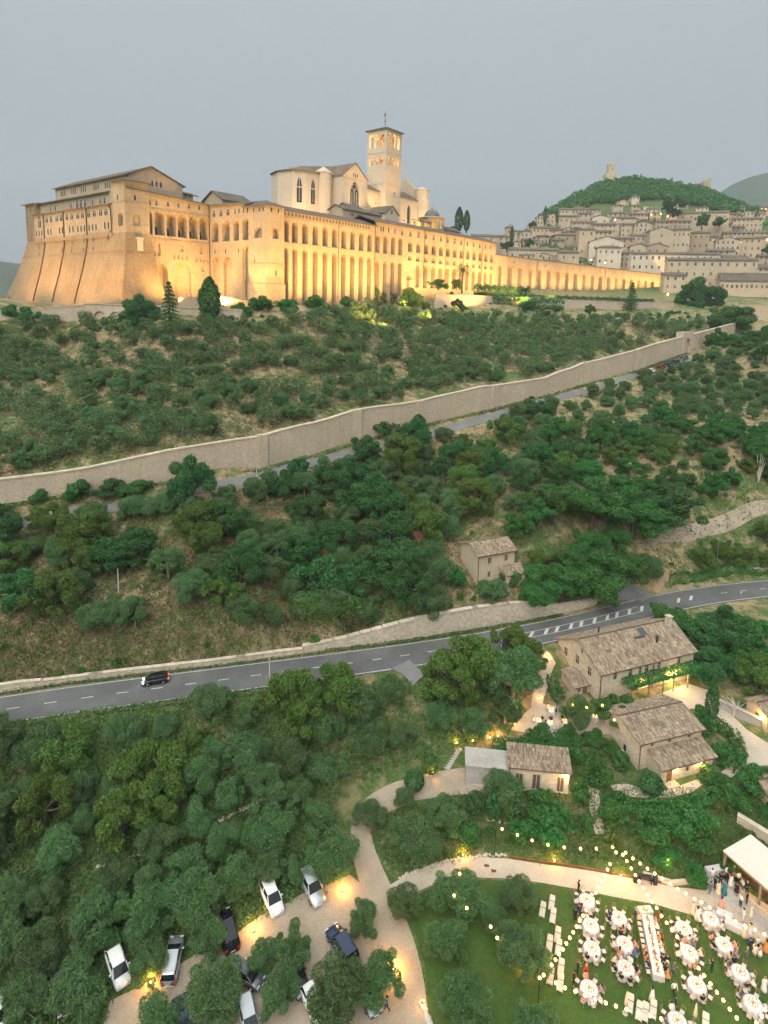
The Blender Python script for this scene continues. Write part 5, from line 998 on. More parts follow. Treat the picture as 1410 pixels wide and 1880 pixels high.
# ------------------------------------------------------------------ shed with corrugated-looking tiles, flat concrete store beside it
FL3 = atz(*Z4(240, 757), -62.5); FR3 = atz(*Z4(508, 785), -62.5); zb3 = -65.7
t, W = house_frame('garden_shed', 'long low shed with ribbed tile roof and pale doors', 'outbuilding', FL3, FR3, zb3)
gable_house(t, W, 3.2, 3.2, 1.0, 'house_stone', front=[(1.3, 0, 1.1, 2.2, 'shut'), (3.6, 0, 1.2, 2.3, 'shut'), (6.8, 0, 1.0, 2.3, 'shut')], ridge=1., eave=.3, back_h=4.2)
for o in [c for c in t.children if c.name.startswith('window')]:
    for p in o.children: p.data = bpy.data.meshes.new('door_leaf') if False else p.data
wall_lamp(t, (7.6, 0, 2.7), 130)
fs_ = thing('concrete_store', 'flat-roofed pale concrete store left of the tiled shed', 'outbuilding', (FL3[0]-.05, FL3[1], zb3), math.atan2(FR3[1]-FL3[1], FR3[0]-FL3[0]))
mb = MB(); wall_panel(mb, lambda s, z, d: (s, d, z), [(-5.9, -2), (-.05, -2), (-.05, 2.5), (-5.9, 2.5)], []); wall_panel(mb, lambda s, z, d: (-5.9+d, s, z), [(0, -2), (3.4, -2), (3.4, 2.5), (0, 2.5)], []); mb.build('wall', 'concrete', fs_)
MB().rbox(-6.05, -.06, -.15, 3.5, 2.5, 2.72, .03).build('roof_slab', 'concrete', fs_)
# ------------------------------------------------------------------ house on the slope above the road
FL4 = np.array([18.42, 108.2]); a4 = rad(23.7); zb4 = -52.9
t = thing('hillside_house', 'plain beige two-storey house alone on the slope above the road', 'house', (*FL4, zb4), a4)
gable_house(t, 8.2, 6.2, 6.2, 1.3, 'plaster', front=[(2.6, 4.1, .8, 1.3, 'shut'), (6.3, 4.1, .8, 1.3, 'shut'), (2.6, 1.4, .7, 1.2, 'shut')], ridge=.5)
MB().tube([(.05, -.1, 6), (.05, -.1, 0)], .06, 6).build('downpipe', 'brown_metal', t); MB().box(2, 2.5, 1.6, 2.1, 6.6, 7.7).build('chimney', 'plaster', t)
t2 = thing('hillside_annex', 'one-storey tiled annex in front of the hillside house', 'outbuilding', (*(FL4+np.array([math.cos(a4), math.sin(a4)])*4.9+np.array([math.sin(a4), -math.cos(a4)])*2.6), zb4), a4)
gable_house(t2, 4.2, 2.55, 2.6, .7, 'plaster', front=[(3, 1.0, .6, 1.1, 'shut')], ridge=1., eave=.3, back_h=3.3)
p = G(782, 1008); t = thing('ruined_hut', 'small ruined hut with rusty roof among the trees', 'outbuilding', (p[0], p[1], p[2]), .3)
MB().box(-1.6, 1.6, 0, 3, -1, 1.7).build('wall', 'plaster', t); MB().add([(-1.9, -.4, 1.65), (1.9, -.4, 1.7), (1.8, 3.3, 2.6), (-1.7, 3.2, 2.5), (-1.9, -.4, 1.58), (1.9, -.4, 1.63), (1.8, 3.3, 2.53), (-1.7, 3.2, 2.43)], [(0, 1, 2, 3), (7, 6, 5, 4), (0, 4, 5, 1), (1, 5, 6, 2), (2, 6, 7, 3), (3, 7, 4, 0)]).build('roof', 'terracotta', t)
# ------------------------------------------------------------------ city wall, gate, retaining walls
TOPS = [(-70, 896), (0, 884), (160, 860), (310, 829), (480, 801), (580, 776), (655, 755), (770, 738), (880, 713), (1000, 694), (1070, 668), (1160, 645), (1250, 619), (1262, 616), (1350, 594)]
def wall_top(px): return np.interp(px, [a for a, b in TOPS], [b for a, b in TOPS])
cw = []
for i in range(len(WALLB)):
    x = WALLB[i][0]; b = WALLP[i]; cw.append((b[0], b[1], b[2], at(proj(b)[0], wall_top(x), b[1])[2]))
cwf = []
for i in range(len(cw)-1):
    for f in np.linspace(0, 1, 4)[:-1]: cwf.append(tuple(np.array(cw[i])*(1-f)+np.array(cw[i+1])*f))
cwf.append(cw[-1]); stp = [(a_, b_, c_0, d_+rnd.uniform(-.22, .18)) for a_, b_, c_0, d_ in cwf]
t = block_wall('city_wall', 'long medieval stone wall climbing diagonally across the hillside', stp, 1.0, 'rubble_stone', cap=.28, deep=2.5)
c_ = np.array(stp)[:, :2].mean(0); zb_ = float(np.array(stp)[:, 2].min())
for px in (482, 655, 770, 905, 1075, 1165):
    b = np.array([np.interp(px, [q[0] for q in WALLB], WALLP[:, k]) for k in range(3)]); zt = at(px, wall_top(px), b[1])[2]; d = WALLP[8]-WALLP[5]; an = math.atan2(d[1], d[0])
    MB().prism([(-1.1, -.45), (1.1, -.45), (1.1, .5), (-1.1, .5)], -2, [zt-b[2]+.35]*2+[zt-b[2]+.4]*2).build('buttress', 'rubble_stone', t, (b[0]-c_[0], b[1]-c_[1], b[2]-zb_), an)
gp = WALLP[12]; gt = thing('city_gate', 'stone gate tower with arched opening at the upper end of the city wall', 'gate', (gp[0]+.6, gp[1]-.4, gp[2]), rad(38))
mb = MB(); wall_panel(mb, lambda s, z, d: (s, d, z), [(-3.8, -2), (3.8, -2), (3.8, 8.2), (-3.8, 8.2)], [(arch_outline(-2, 1.6, -.3, 5.6), 3.2, False)]); mb.box(-3.8, -3.7, .01, 3.2, -2, 8.2); mb.box(3.7, 3.8, .01, 3.2, -2, 8.2); mb.box(-3.79, 3.79, .02, 3.2, 8.0, 8.19); wall_panel(mb, lambda s, z, d: (s, 3.21-d, z), [(-3.8, -2), (3.8, -2), (3.8, 8.2), (-3.8, 8.2)], [(arch_outline(-2, 1.6, -.3, 5.6), .1, False)]); mb.build('tower', 'rubble_stone', gt)
# low wall along the road and the tall wall of pale blocks
lw = []
for px in list(range(-40, 561, 60)): q = road_side(px, 4.3); lw.append((q[0], q[1], q[2]-.2, q[2]+(.85 if px > 60 else 1.2)))
block_wall('roadside_wall', 'low pale stone wall along the uphill side of the road', lw, .45, 'block_wall', cap=.1, deep=.6)
block_wall('retaining_wall', 'tall retaining wall of pale rough blocks beside the road', [(p[0], p[1], p[2]-.1, p[2]+h+.25) for p, h in RETP], .7, 'block_wall', cap=.12, deep=.8)
lw = []
for px in range(1185, 1500, 45): q = road_side(px, 6.3); g = hz(q[0], q[1]); lw.append((q[0], q[1], g-.4, q[2]+1.0+(px-1185)*.001))
block_wall('roadside_wall', 'curved low wall of stone blocks where the side road climbs', lw, .5, 'block_wall', cap=.12, deep=.8)
# terrace wall under the monastery with arched vents
tw_ = [wpt(-40, 573, 602, 190), wpt(30, 570, 600, 190), wpt(92, 566, 598, 190), wpt(160, 561, 598, 190.6)]
block_wall('terrace_wall', 'pale retaining wall at the far left below the scarp', tw_, .8, 'rubble_stone', cap=.25)
p0 = at(158, 597, 190.4); p1 = at(445, 590, 182.8); d = (p1-p0)[:2]; Lt = float(np.linalg.norm(d))
tv = thing('arched_terrace_wall', 'terrace parapet pierced by low arched openings below the monastery', 'wall', (p0[0], p0[1], p0[2]-1), math.atan2(d[1], d[0]))
zt = at(158, 558, 190.4)[2]-p0[2]+1; zt2 = at(445, 570, 182.8)[2]-p0[2]+1
mb = MB(); wall_panel(mb, lambda s, z, dd_: (s, dd_, z), [(0, -5), (Lt, -5), (Lt, zt2), (0, zt)], [(arch_outline(c, c+3.6, zt-4.1, zt-2.1), 1.2, True) for c in (3, 8.2, 13.4, 18.6, 23.8)]); mb.box(.01, Lt, .5, .9, -5, zt2-.05); mb.build('wall', 'rubble_stone', tv)
MB().add([(0, -.2, zt), (Lt, -.2, zt2), (Lt, .9, zt2), (0, .9, zt), (0, -.2, zt+.35), (Lt, -.2, zt2+.35), (Lt, .9, zt2+.35), (0, .9, zt+.35)], [(0, 1, 5, 4), (4, 5, 6, 7), (1, 2, 6, 5), (2, 3, 7, 6), (3, 0, 4, 7)]).build('coping', 'rubble_stone', tv)
# ramp beside the wing
block_wall('ramp_wall', 'lit sloping ramp wall rising to the monastery corner', [(*Wf(-22, 20, -4)[:2], -5, -1.2), (*Wf(-12, 12, -4)[:2], -5, -.2), (*Wf(-2.5, 3, -4)[:2], -5, -2.2)], .6, 'basilica_stone', cap=.2)
# bastions of the piazza terrace
block_wall('piazza_terrace_wall', 'ivy-hung stone wall carrying the piazza terrace', [wpt(800, 541, 556, 268), wpt(925, 545, 575, 283), wpt(962, 547, 580, 290), wpt(1040, 551, 581, 300), wpt(1150, 555, 578, 316), wpt(1235, 556, 572, 330)], 1.2, 'rubble_stone', cap=.3, deep=5)
# ------------------------------------------------------------------ buildings at the right edge
p = G(1412, 1345); t = thing('gate_lodge', 'lamplit little house cut by the right edge of the photograph', 'house', (p[0]-.4, p[1], p[2]), .25)
gable_house(t, 4, 4, 2.8, .8, 'plaster', left=[(2, 0, .9, 2, 'door')]); wall_lamp(t, (0, 1., 2.2), 90, R90)
b0 = G(1312, 1300); b1 = G(1400, 1342)
block_wall('garden_wall', 'grey stone garden wall behind the courtyard at the right edge', [(b0[0], b0[1]+.6, b0[2], b0[2]+1.3), (b1[0], b1[1]+.6, b1[2], b1[2]+1.4)], .5, 'concrete', cap=.1, deep=.5)
b0 = G(1352, 1512); b1 = G(1425, 1560)
block_wall('garden_wall', 'high stone wall descending behind the party bar', [(b0[0], b0[1], b0[2], b0[2]+1.2), (b1[0], b1[1], b1[2]-.5, b1[2]+1.4)], .5, 'house_stone', cap=.1, deep=1)
p = G(1405, 1478); t = thing('wooden_kiosk', 'small wooden kiosk at the right edge above the bar', 'outbuilding', (p[0], p[1], p[2]), .2)
gable_house(t, 3, 2.5, 2.1, .6, 'plaster')
# ------------------------------------------------------------------ bar pavilion
A0 = np.array([43.35, 66.0]); u = np.array([2.49, -4.96]); u /= np.linalg.norm(u); v = np.array([-u[1], u[0]]); gz = -69.4
t = thing('bar_pavilion', 'open bar pavilion with flat beige awning roof and orange light inside', 'pavilion', (A0[0], A0[1], gz), math.atan2(u[1], u[0])); BAR = t
MB().rbox(-.2, 11, -.2, 5.2, 3.42, 3.6, .03).build('awning_roof', 'awning', t); MB().box(-.15, 10.9, -.12, .02, 3.2, 3.42).build('fascia', 'grey_wood', t)
for x in (0, 4.4, 8.8):
    for y in (0, 4.9): MB().rbox(x-.09, x+.14, y-.09, y+.14, -.6, 3.42, .02).build('post', 'grey_wood', t)
MB().box(0, 11, 4.6, 4.8, -.4, 3.4).build('back_wall', 'terracotta', t); MB().box(.2, 10.5, 1.9, 2.6, 0, 1.1).box(.1, 10.6, 1.8, 2.7, 1.1, 1.17).build('bar_counter', 'old_wood', t)
for z in (1.4, 1.9, 2.4): MB().box(.4, 10.5, 4.25, 4.59, z, z+.04).build('bottle_shelf', 'old_wood', t)
mb = MB()
for k in range(90): x = .5+k*.11; z = (1.44, 1.94, 2.44)[k % 3]; mb.lathe([(.035, 0), (.035, .18), (.012, .22), (.012, .28)], 5, (x, 4.42, z))
tag(mb.build('bottles', 'window_glass', t), kind='stuff')
for x in (1.5, 4, 6.5, 9): MB().lathe([(.02, 0), (.11, -.12), (.13, -.22), (.02, -.27)], 8, (x, 2.2, 3.3)).build('pendant_lamp', 'lamp_glow', t); warm_point('lamp_light', (x, 2.1, 2.8), 55, .12, (1, .5, .14), t)
MB().box(1.2, 11, -.6, -.45, 0, .95).build('low_front_wall', 'house_stone', t)
# ------------------------------------------------------------------ plants
leafm('olive_leaf', (.056, .125, .038), (.106, .205, .070), (.182, .290, .13), .4)
leafm('broad_leaf', (.024, .100, .020), (.052, .175, .038), (.100, .245, .062), .3)
leafm('warm_leaf', (.052, .110, .018), (.098, .180, .034), (.165, .245, .058), .3)
leafm('dark_leaf', (.020, .078, .020), (.040, .128, .034), (.074, .180, .054), .2)
leafm('dry_leaf', (.15, .115, .055), (.25, .195, .10), (.36, .285, .16), .3)
leafm('grass_blade', (.05, .11, .028), (.09, .165, .045), (.18, .225, .09), .3)
leafm('flower_white', (.5, .5, .46), (.6, .6, .55), (.7, .7, .65), .2)
plain('bark', (.10, .08, .06), .95, vary=.4); plain('bark_pale', (.22, .19, .155), .95, vary=.35)
NPR = np.random.RandomState(11)
def leaf_mesh(name, pts, nrm, size, mat, aspect=1.7, flat=.35):
    """many small leaf sprays at pts, facing roughly along nrm"""
    n = len(pts); r = NPR.normal(size=(n, 3)); nn = nrm*flat+r*.55; nn /= np.linalg.norm(nn, axis=1)[:, None]+1e-9
    a = np.cross(nn, NPR.normal(size=(n, 3))); a /= np.linalg.norm(a, axis=1)[:, None]+1e-9; b = np.cross(nn, a)
    s = (size*NPR.uniform(.6, 1.35, n))[:, None]; a = a*s*aspect*.5; b = b*s*.5
    v = np.stack([pts-a, pts+b*.9-a*.1, pts+a+nn*s*.12, pts-b*.9-a*.1], 1).reshape(-1, 3); f = np.arange(n*4).reshape(n, 4)
    me = bpy.data.meshes.new(name); me.vertices.add(n*4); me.vertices.foreach_set('co', v.ravel()); me.loops.add(n*4); me.loops.foreach_set('vertex_index', f.ravel().astype(np.int32))
    me.polygons.add(n); me.polygons.foreach_set('loop_start', np.arange(0, n*4, 4, dtype=np.int32)); me.polygons.foreach_set('loop_total', np.full(n, 4, np.int32)); me.update(calc_edges=True)
    at_ = me.attributes.new('shade', 'FLOAT', 'FACE'); at_.data.foreach_set('value', NPR.uniform(0, 1, n).astype(np.float32)); me.materials.append(MATS[mat]); return me
def lobes_pts(lobes, n):
    """points near the skin of a cluster of lobes (x, y, z, r, squash), none buried in another lobe"""
    L = np.array(lobes); w = L[:, 3]**2; k = NPR.choice(len(L), int(n*1.7), p=w/w.sum()); d = NPR.normal(size=(len(k), 3)); d /= np.linalg.norm(d, axis=1)[:, None]
    rr = 1-np.abs(NPR.normal(0, .2, len(k))); rr += (NPR.rand(len(k)) < .16)*NPR.uniform(.02, .3, len(k))
    q = d*rr[:, None]*L[k, 3][:, None]; q[:, 2] *= L[k, 4]; p = q+L[k, :3]
    keep = np.ones(len(p), bool)
    for i, l in enumerate(L):
        e = (p-l[:3])/l[3]; e[:, 2] /= l[4]; keep &= ~((np.linalg.norm(e, axis=1) < .72) & (k != i))
    return p[keep][:n], d[keep][:n]
def make_lobes(R, H, z0, n, lr, seed, top=1.):
    rs = np.random.RandomState(seed); o = []; ex = rs.uniform(.85, 1.2)
    for i in range(n):
        a = rs.uniform(0, 2*math.pi); t = rs.uniform(0, 1)**.6; r = R*t*(1-lr*.55); z = z0+H*(rs.uniform(.05, 1)**.8)*(1-.35*t*top); 
        out = rs.rand() < .3; r *= 1.25 if out else 1.; o.append((r*math.cos(a)*ex, r*math.sin(a)/ex, min(z+.05*H*rs.normal(), z0+H*(.72 if out else .95)), R*lr*rs.uniform(.5, 1.25)*(.75 if out else 1), rs.uniform(.6, 1.0)))
    return o
def trunk_mesh(name, h, r, mat, limbs, seed, lean=.3):
    rs = np.random.RandomState(seed); mb = MB(); x, y = rs.uniform(-lean, lean, 2)
    mb.tube([(0, 0, -.6), (x*.2, y*.2, h*.3), (x*.6, y*.5, h*.7), (x, y, h)], [r*1.35, r, r*.85, r*.7], 7)
    for p in limbs:
        m = [(x+(p[0]-x)*f+rs.uniform(-.1, .1), y+(p[1]-y)*f+rs.uniform(-.1, .1), h+(p[2]-h)*f**1.2) for f in (0, .45, .9)]; mb.tube(m, [r*.6, r*.4, r*.15], 5)
    return mb.mesh(name, mat, True)
PROTO = {}
def tree_kind(key, variants, R, H, z0, nl, lr, leaves, leaf, mat, tr, bark='bark', top=1., asp=1.9):
    PROTO[key] = []
    for v in range(variants):
        sd = hash_(key)+v*17; lo = make_lobes(R*(1+.12*math.sin(v*2.3)), H*(1+.1*math.cos(v*1.7)), z0, nl, lr, sd, top); p, d = lobes_pts(lo, leaves)
        cm = leaf_mesh('crown', p, d, leaf, mat, asp); tm = trunk_mesh('trunk', z0+H*.25, tr, bark, [l[:3] for l in lo[:7]], sd)
        PROTO[key].append((cm, tm, R))
def hash_(s): return sum((i+1)*ord(c) for i, c in enumerate(s)) % 10007
tree_kind('olive', 9, 2.5, 3.3, .75, 34, .34, 17000, .075, 'olive_leaf', .2, 'bark_pale', .9, 3.2)
tree_kind('broad', 6, 4.2, 6.4, 1.2, 36, .27, 24000, .165, 'broad_leaf', .3)
tree_kind('warm', 4, 3.6, 5.2, .8, 32, .29, 19000, .15, 'warm_leaf', .26)
tree_kind('dark', 4, 3.8, 6, 1.0, 34, .28, 19000, .155, 'dark_leaf', .3)
tree_kind('bush', 5, 1.2, 1.2, .25, 13, .4, 4500, .085, 'broad_leaf', .06)
tree_kind('scrub', 4, 1.3, 1.0, .2, 8, .45, 800, .22, 'warm_leaf', .05)
tree_kind('dry', 3, 1.1, .8, .1, 8, .4, 500, .24, 'dry_leaf', .04)
def solid_kind(key, variants, shape, leaves, leaf, mat, tr, h, R, bark='bark'):
    PROTO[key] = []
    for v in range(variants):
        p, d = shape(leaves, v); PROTO[key].append((leaf_mesh('crown', p, d, leaf, mat, flat=.6), trunk_mesh('trunk', h, tr, bark, [], 3+v, .08), R))
def _clip(n, v):
    d = NPR.normal(size=(n, 3)); d /= np.linalg.norm(d, axis=1)[:, None]; r = 1-np.abs(NPR.normal(0, .06, n)); p = d*r[:, None]*np.array([1, 1, 1.25])+np.array([0, 0, 1.15]); return p[p[:, 2] > 0], d[p[:, 2] > 0]
def _cyp(n, v):
    t = NPR.rand(n)**.8; a = NPR.uniform(0, 2*math.pi, n); r = (.95*np.sin(math.pi*np.clip(t*.86+.12, 0, 1))**.8)*(1-np.abs(NPR.normal(0, .12, n))+.1*np.sin(a*5+t*30+v)); p = np.stack([r*np.cos(a), r*np.sin(a), .3+t*9], 1); return p, np.stack([np.cos(a), np.sin(a), .4+0*a], 1)
def _fir(n, v):
    lay = 11; k = NPR.randint(0, lay, n); z = 1.2+k*.82; R = 2.7*(1-k/lay)**.9+.15; a = NPR.uniform(0, 2*math.pi, n); br = np.round(a/(2*math.pi)*9+k*.4)*(2*math.pi)/9-k*.4*(2*math.pi)/9; a = br+NPR.normal(0, .16, n); f = NPR.rand(n)**.6; r = R*f*(1+.18*np.sin(br*3+k+v)); return np.stack([r*np.cos(a), r*np.sin(a), z-.25*r*f+NPR.normal(0, .1, n)], 1), np.stack([.3*np.cos(a), .3*np.sin(a), 1+0*a], 1)
def _pine(n, v):
    lo = make_lobes(2.6, 1.5, 5.2, 9, .42, 40+v); return lobes_pts(lo, n)
solid_kind('clipped', 3, _clip, 1300, .16, 'dark_leaf', .05, .5, 1.0); solid_kind('cypress', 2, _cyp, 1700, .26, 'dark_leaf', .16, 2, 1.0); solid_kind('fir', 3, _fir, 2600, .3, 'broad_leaf', .18, 9.5, 2.7)
_fd = lambda n, v: _fir(n, v+5)
solid_kind('column', 2, lambda n, v: (lambda p, d: (p*np.array([1.9, 1.9, 1.]), d))(*_cyp(n, v)), 2600, .32, 'broad_leaf', .2, 6, 1.9)
# palm
def palm_mesh():
    P, Nn = [], []
    for k in range(26):
        a = k*2.4; el = rad(62-3.4*k); L = 2.9
        for q in np.linspace(.12, 1, 30):
            c = np.array([math.cos(a)*L*q*math.cos(el), math.sin(a)*L*q*math.cos(el), 5.4+L*q*math.sin(el)-1.1*q*q])
            for sd in (-1, 0, 1): P.append(c+np.array([-math.sin(a), math.cos(a), -.3])*sd*.16*(1-q*.6)); Nn.append((0, 0, 1))
    return leaf_mesh('crown', np.array(P), np.array(Nn, float), .1, 'broad_leaf', 3.4, 1.)
PROTO['palm'] = [(palm_mesh(), trunk_mesh('trunk', 5.4, .26, 'bark', [], 5, .15), 2.7)]
PLANTS = {}
NAMES = {'olive': 'olive_tree', 'broad': 'broadleaf_tree', 'warm': 'oak_tree', 'dark': 'holm_oak_tree', 'bush': 'shrub', 'scrub': 'scrub_bush', 'dry': 'dry_bush', 'clipped': 'clipped_shrub', 'cypress': 'cypress_tree', 'fir': 'fir_tree', 'column': 'columnar_conifer', 'palm': 'palm_tree'}
def plant(kind, x, y, scale, label, group=None, z=None, zs=1., cat=None, rz=None):
    cm, tm, R = PROTO[kind][rnd.randrange(len(PROTO[kind]))]; zz = float(gh(x, y)) if z is None else z
    t = thing(NAMES[kind], label, cat or ('shrub' if kind in ('bush', 'scrub', 'dry', 'clipped') else 'tree'), (x, y, zz-.05), rnd.uniform(0, 6.28) if rz is None else rz, group, (scale*rnd.uniform(.88, 1.14), scale*rnd.uniform(.88, 1.14), scale*zs))
    link('crown', cm, t); link('trunk', tm, t); PLANTS.setdefault(kind, []).append(t); return t
def plant_px(kind, px, py, wpx, label, group=None, zs=1., Y=None, sink=0.):
    p = G(px, py) if Y is None else at(px, py, Y); lam = p@FW; R = PROTO[kind][0][2]; return plant(kind, p[0], p[1], wpx*lam/FPX/(2*R)*1.02, label, group, (p[2] if sink == 0 else p[2]-sink*wpx*lam/FPX/(2*R)*zs), zs)
# ------------------------------------------------------------------ where nothing grows
_Tf = np.concatenate([np.arange(45, 140, .7), np.arange(140, 420, 1.6)])
def Gf(px, py):
    d = ray(px, py); d = d/d[1]; z = gh(d[0]*_Tf, _Tf); f = d[2]*_Tf-z; k = int(np.argmax(f <= 0)) if (f <= 0).any() else len(_Tf)-1
    return d[0]*_Tf[k], _Tf[k]
def line_d(L):
    L = np.array(L)[:, :2]
    def f(x, y):
        a, b = L[:-1], L[1:]; d = b-a; t = np.clip(((x-a[:, 0])*d[:, 0]+(y-a[:, 1])*d[:, 1])/(d**2).sum(1), 0, 1); return float(np.min(np.hypot(x-a[:, 0]-t*d[:, 0], y-a[:, 1]-t*d[:, 1])))
    return f
KEEP = [(line_d(ROADS), 5.4), (line_d(lane[1]), 2.1), (line_d(WALLP), 2.2), (line_d([G(*p) for p in PATH]), 3.4), (line_d([G(*p) for p in ((1190,1000),(1240,984),(1300,967),(1360,948),(1440,925))]), 2.6),
  (line_d([G(735, 1222), G(765, 1245), G(775, 1262), G(772, 1285)]), 2.6), (line_d([G(1190, 1100), G(1168, 1082), G(1140, 1068)]), 3), (line_d([G(*p) for p in ((1012,1205),(998,1225),(990,1250),(986,1280),(985,1320))]), 2)]
FOOT = []
def foot(t, x0, x1, y0, y1): FOOT.append((Matrix.Translation(t.location) @ Matrix.Rotation(t.rotation_euler.z, 4, 'Z'), x0, x1, y0, y1))
foot(FARM, -4.2, 21, -4, 11.5); foot(COT, -1, 13, -5, 8.5); foot(bpy.data.objects['garden_shed'], -7, 9, -2, 4.5); foot(bpy.data.objects['hillside_house'], -1.5, 9.5, -4, 7); foot(BAR, -6, 12, -3, 6); foot(mon, -15, 175, -13, 70); foot(mon, -48, -14, 8, 112); foot(mon, -58, -46, 24, 112)
FOOT = [(m.inverted(), *r) for m, *r in FOOT]
def inpoly(p, poly):
    x, y = p; c = False; n = len(poly)
    for i in range(n):
        (x1, y1), (x2, y2) = poly[i], poly[i-1]
        if (y1 > y) != (y2 > y) and x < (x2-x1)*(y-y1)/(y2-y1)+x1: c = not c
    return c
NOGO = [[(1090,1300),(1200,1270),(1300,1260),(1370,1340),(1420,1372),(1420,1405),(1335,1432),(1300,1330),(1220,1330),(1130,1345)], [(940,1345),(985,1285),(1128,1320),(1120,1352)], [(180,1905),(205,1838),(335,1765),(480,1680),(640,1608),(690,1640),(730,1800),(728,1905)], [(735,1680),(800,1590),(870,1570),(1250,1625),(1420,1680),(1420,1900),(770,1900)]]
def free(x, y, r=0., px=None):
    for f, d in KEEP:
        if f(x, y) < d+r*.25: return False
    for m, x0, x1, y0, y1 in FOOT:
        q = m @ Vector((x, y, 0))
        if x0-r*.5 < q.x < x1+r*.5 and y0-r*.5 < q.y < y1+r*.5: return False
    if px is not None:
        for P in NOGO:
            if inpoly(px, P): return False
    return True
SPOTS = []
CARPX = [(498,1650),(572,1635),(418,1712),(216,1780),(318,1768),(110,1832),(627,1742),(538,1792),(675,1828),(456,1876),(579,1856),(339,1886),(452,1798),(0,1870),(285,1255)]
def spread(poly, kinds, rmin, tries, size, label, group, holes=(), seed=1, avoid=1.0, zs=(.9, 1.15), bare=None, maxn=9999):
    """darts over a photo polygon, kept rmin metres apart on the ground"""
    rs = random.Random(seed); xs = [p[0] for p in poly]; ys = [p[1] for p in poly]; n = 0; mine = []
    for _ in range(tries):
        px, py = rs.uniform(min(xs), max(xs)), rs.uniform(min(ys), max(ys))
        if not inpoly((px, py), poly) or any(inpoly((px, py), h) for h in holes): continue
        if any(abs(px-a) < 34 and -26 < py-b < 64 for a, b in CARPX): continue
        x, y = Gf(px, py)
        if any((x-a)**2+(y-b)**2 < (rmin*rs.uniform(.85, 1.2))**2 for a, b in mine) or any((x-a)**2+(y-b)**2 < ((rmin+r)*.45)**2 for a, b, r in SPOTS): continue
        sc = rs.uniform(*size); k = rs.choice(kinds)
        if bare and math.sin(x*.11+1.7*math.sin(y*.13))*math.sin(y*.15+.6*math.sin(x*.07))+.35*math.sin(x*.33)*math.sin(y*.37) > bare: continue
        if not free(x, y, sc*avoid*PROTO[k][0][2], (px, py)): continue
        mine.append((x, y)); n += 1
        lb = label(px, py, k) if callable(label) else label
        plant(k, x, y, sc, lb, group, zs=rs.uniform(*zs))
        if n >= maxn: break
    SPOTS.extend((a, b, rmin) for a, b in mine)
    return mine
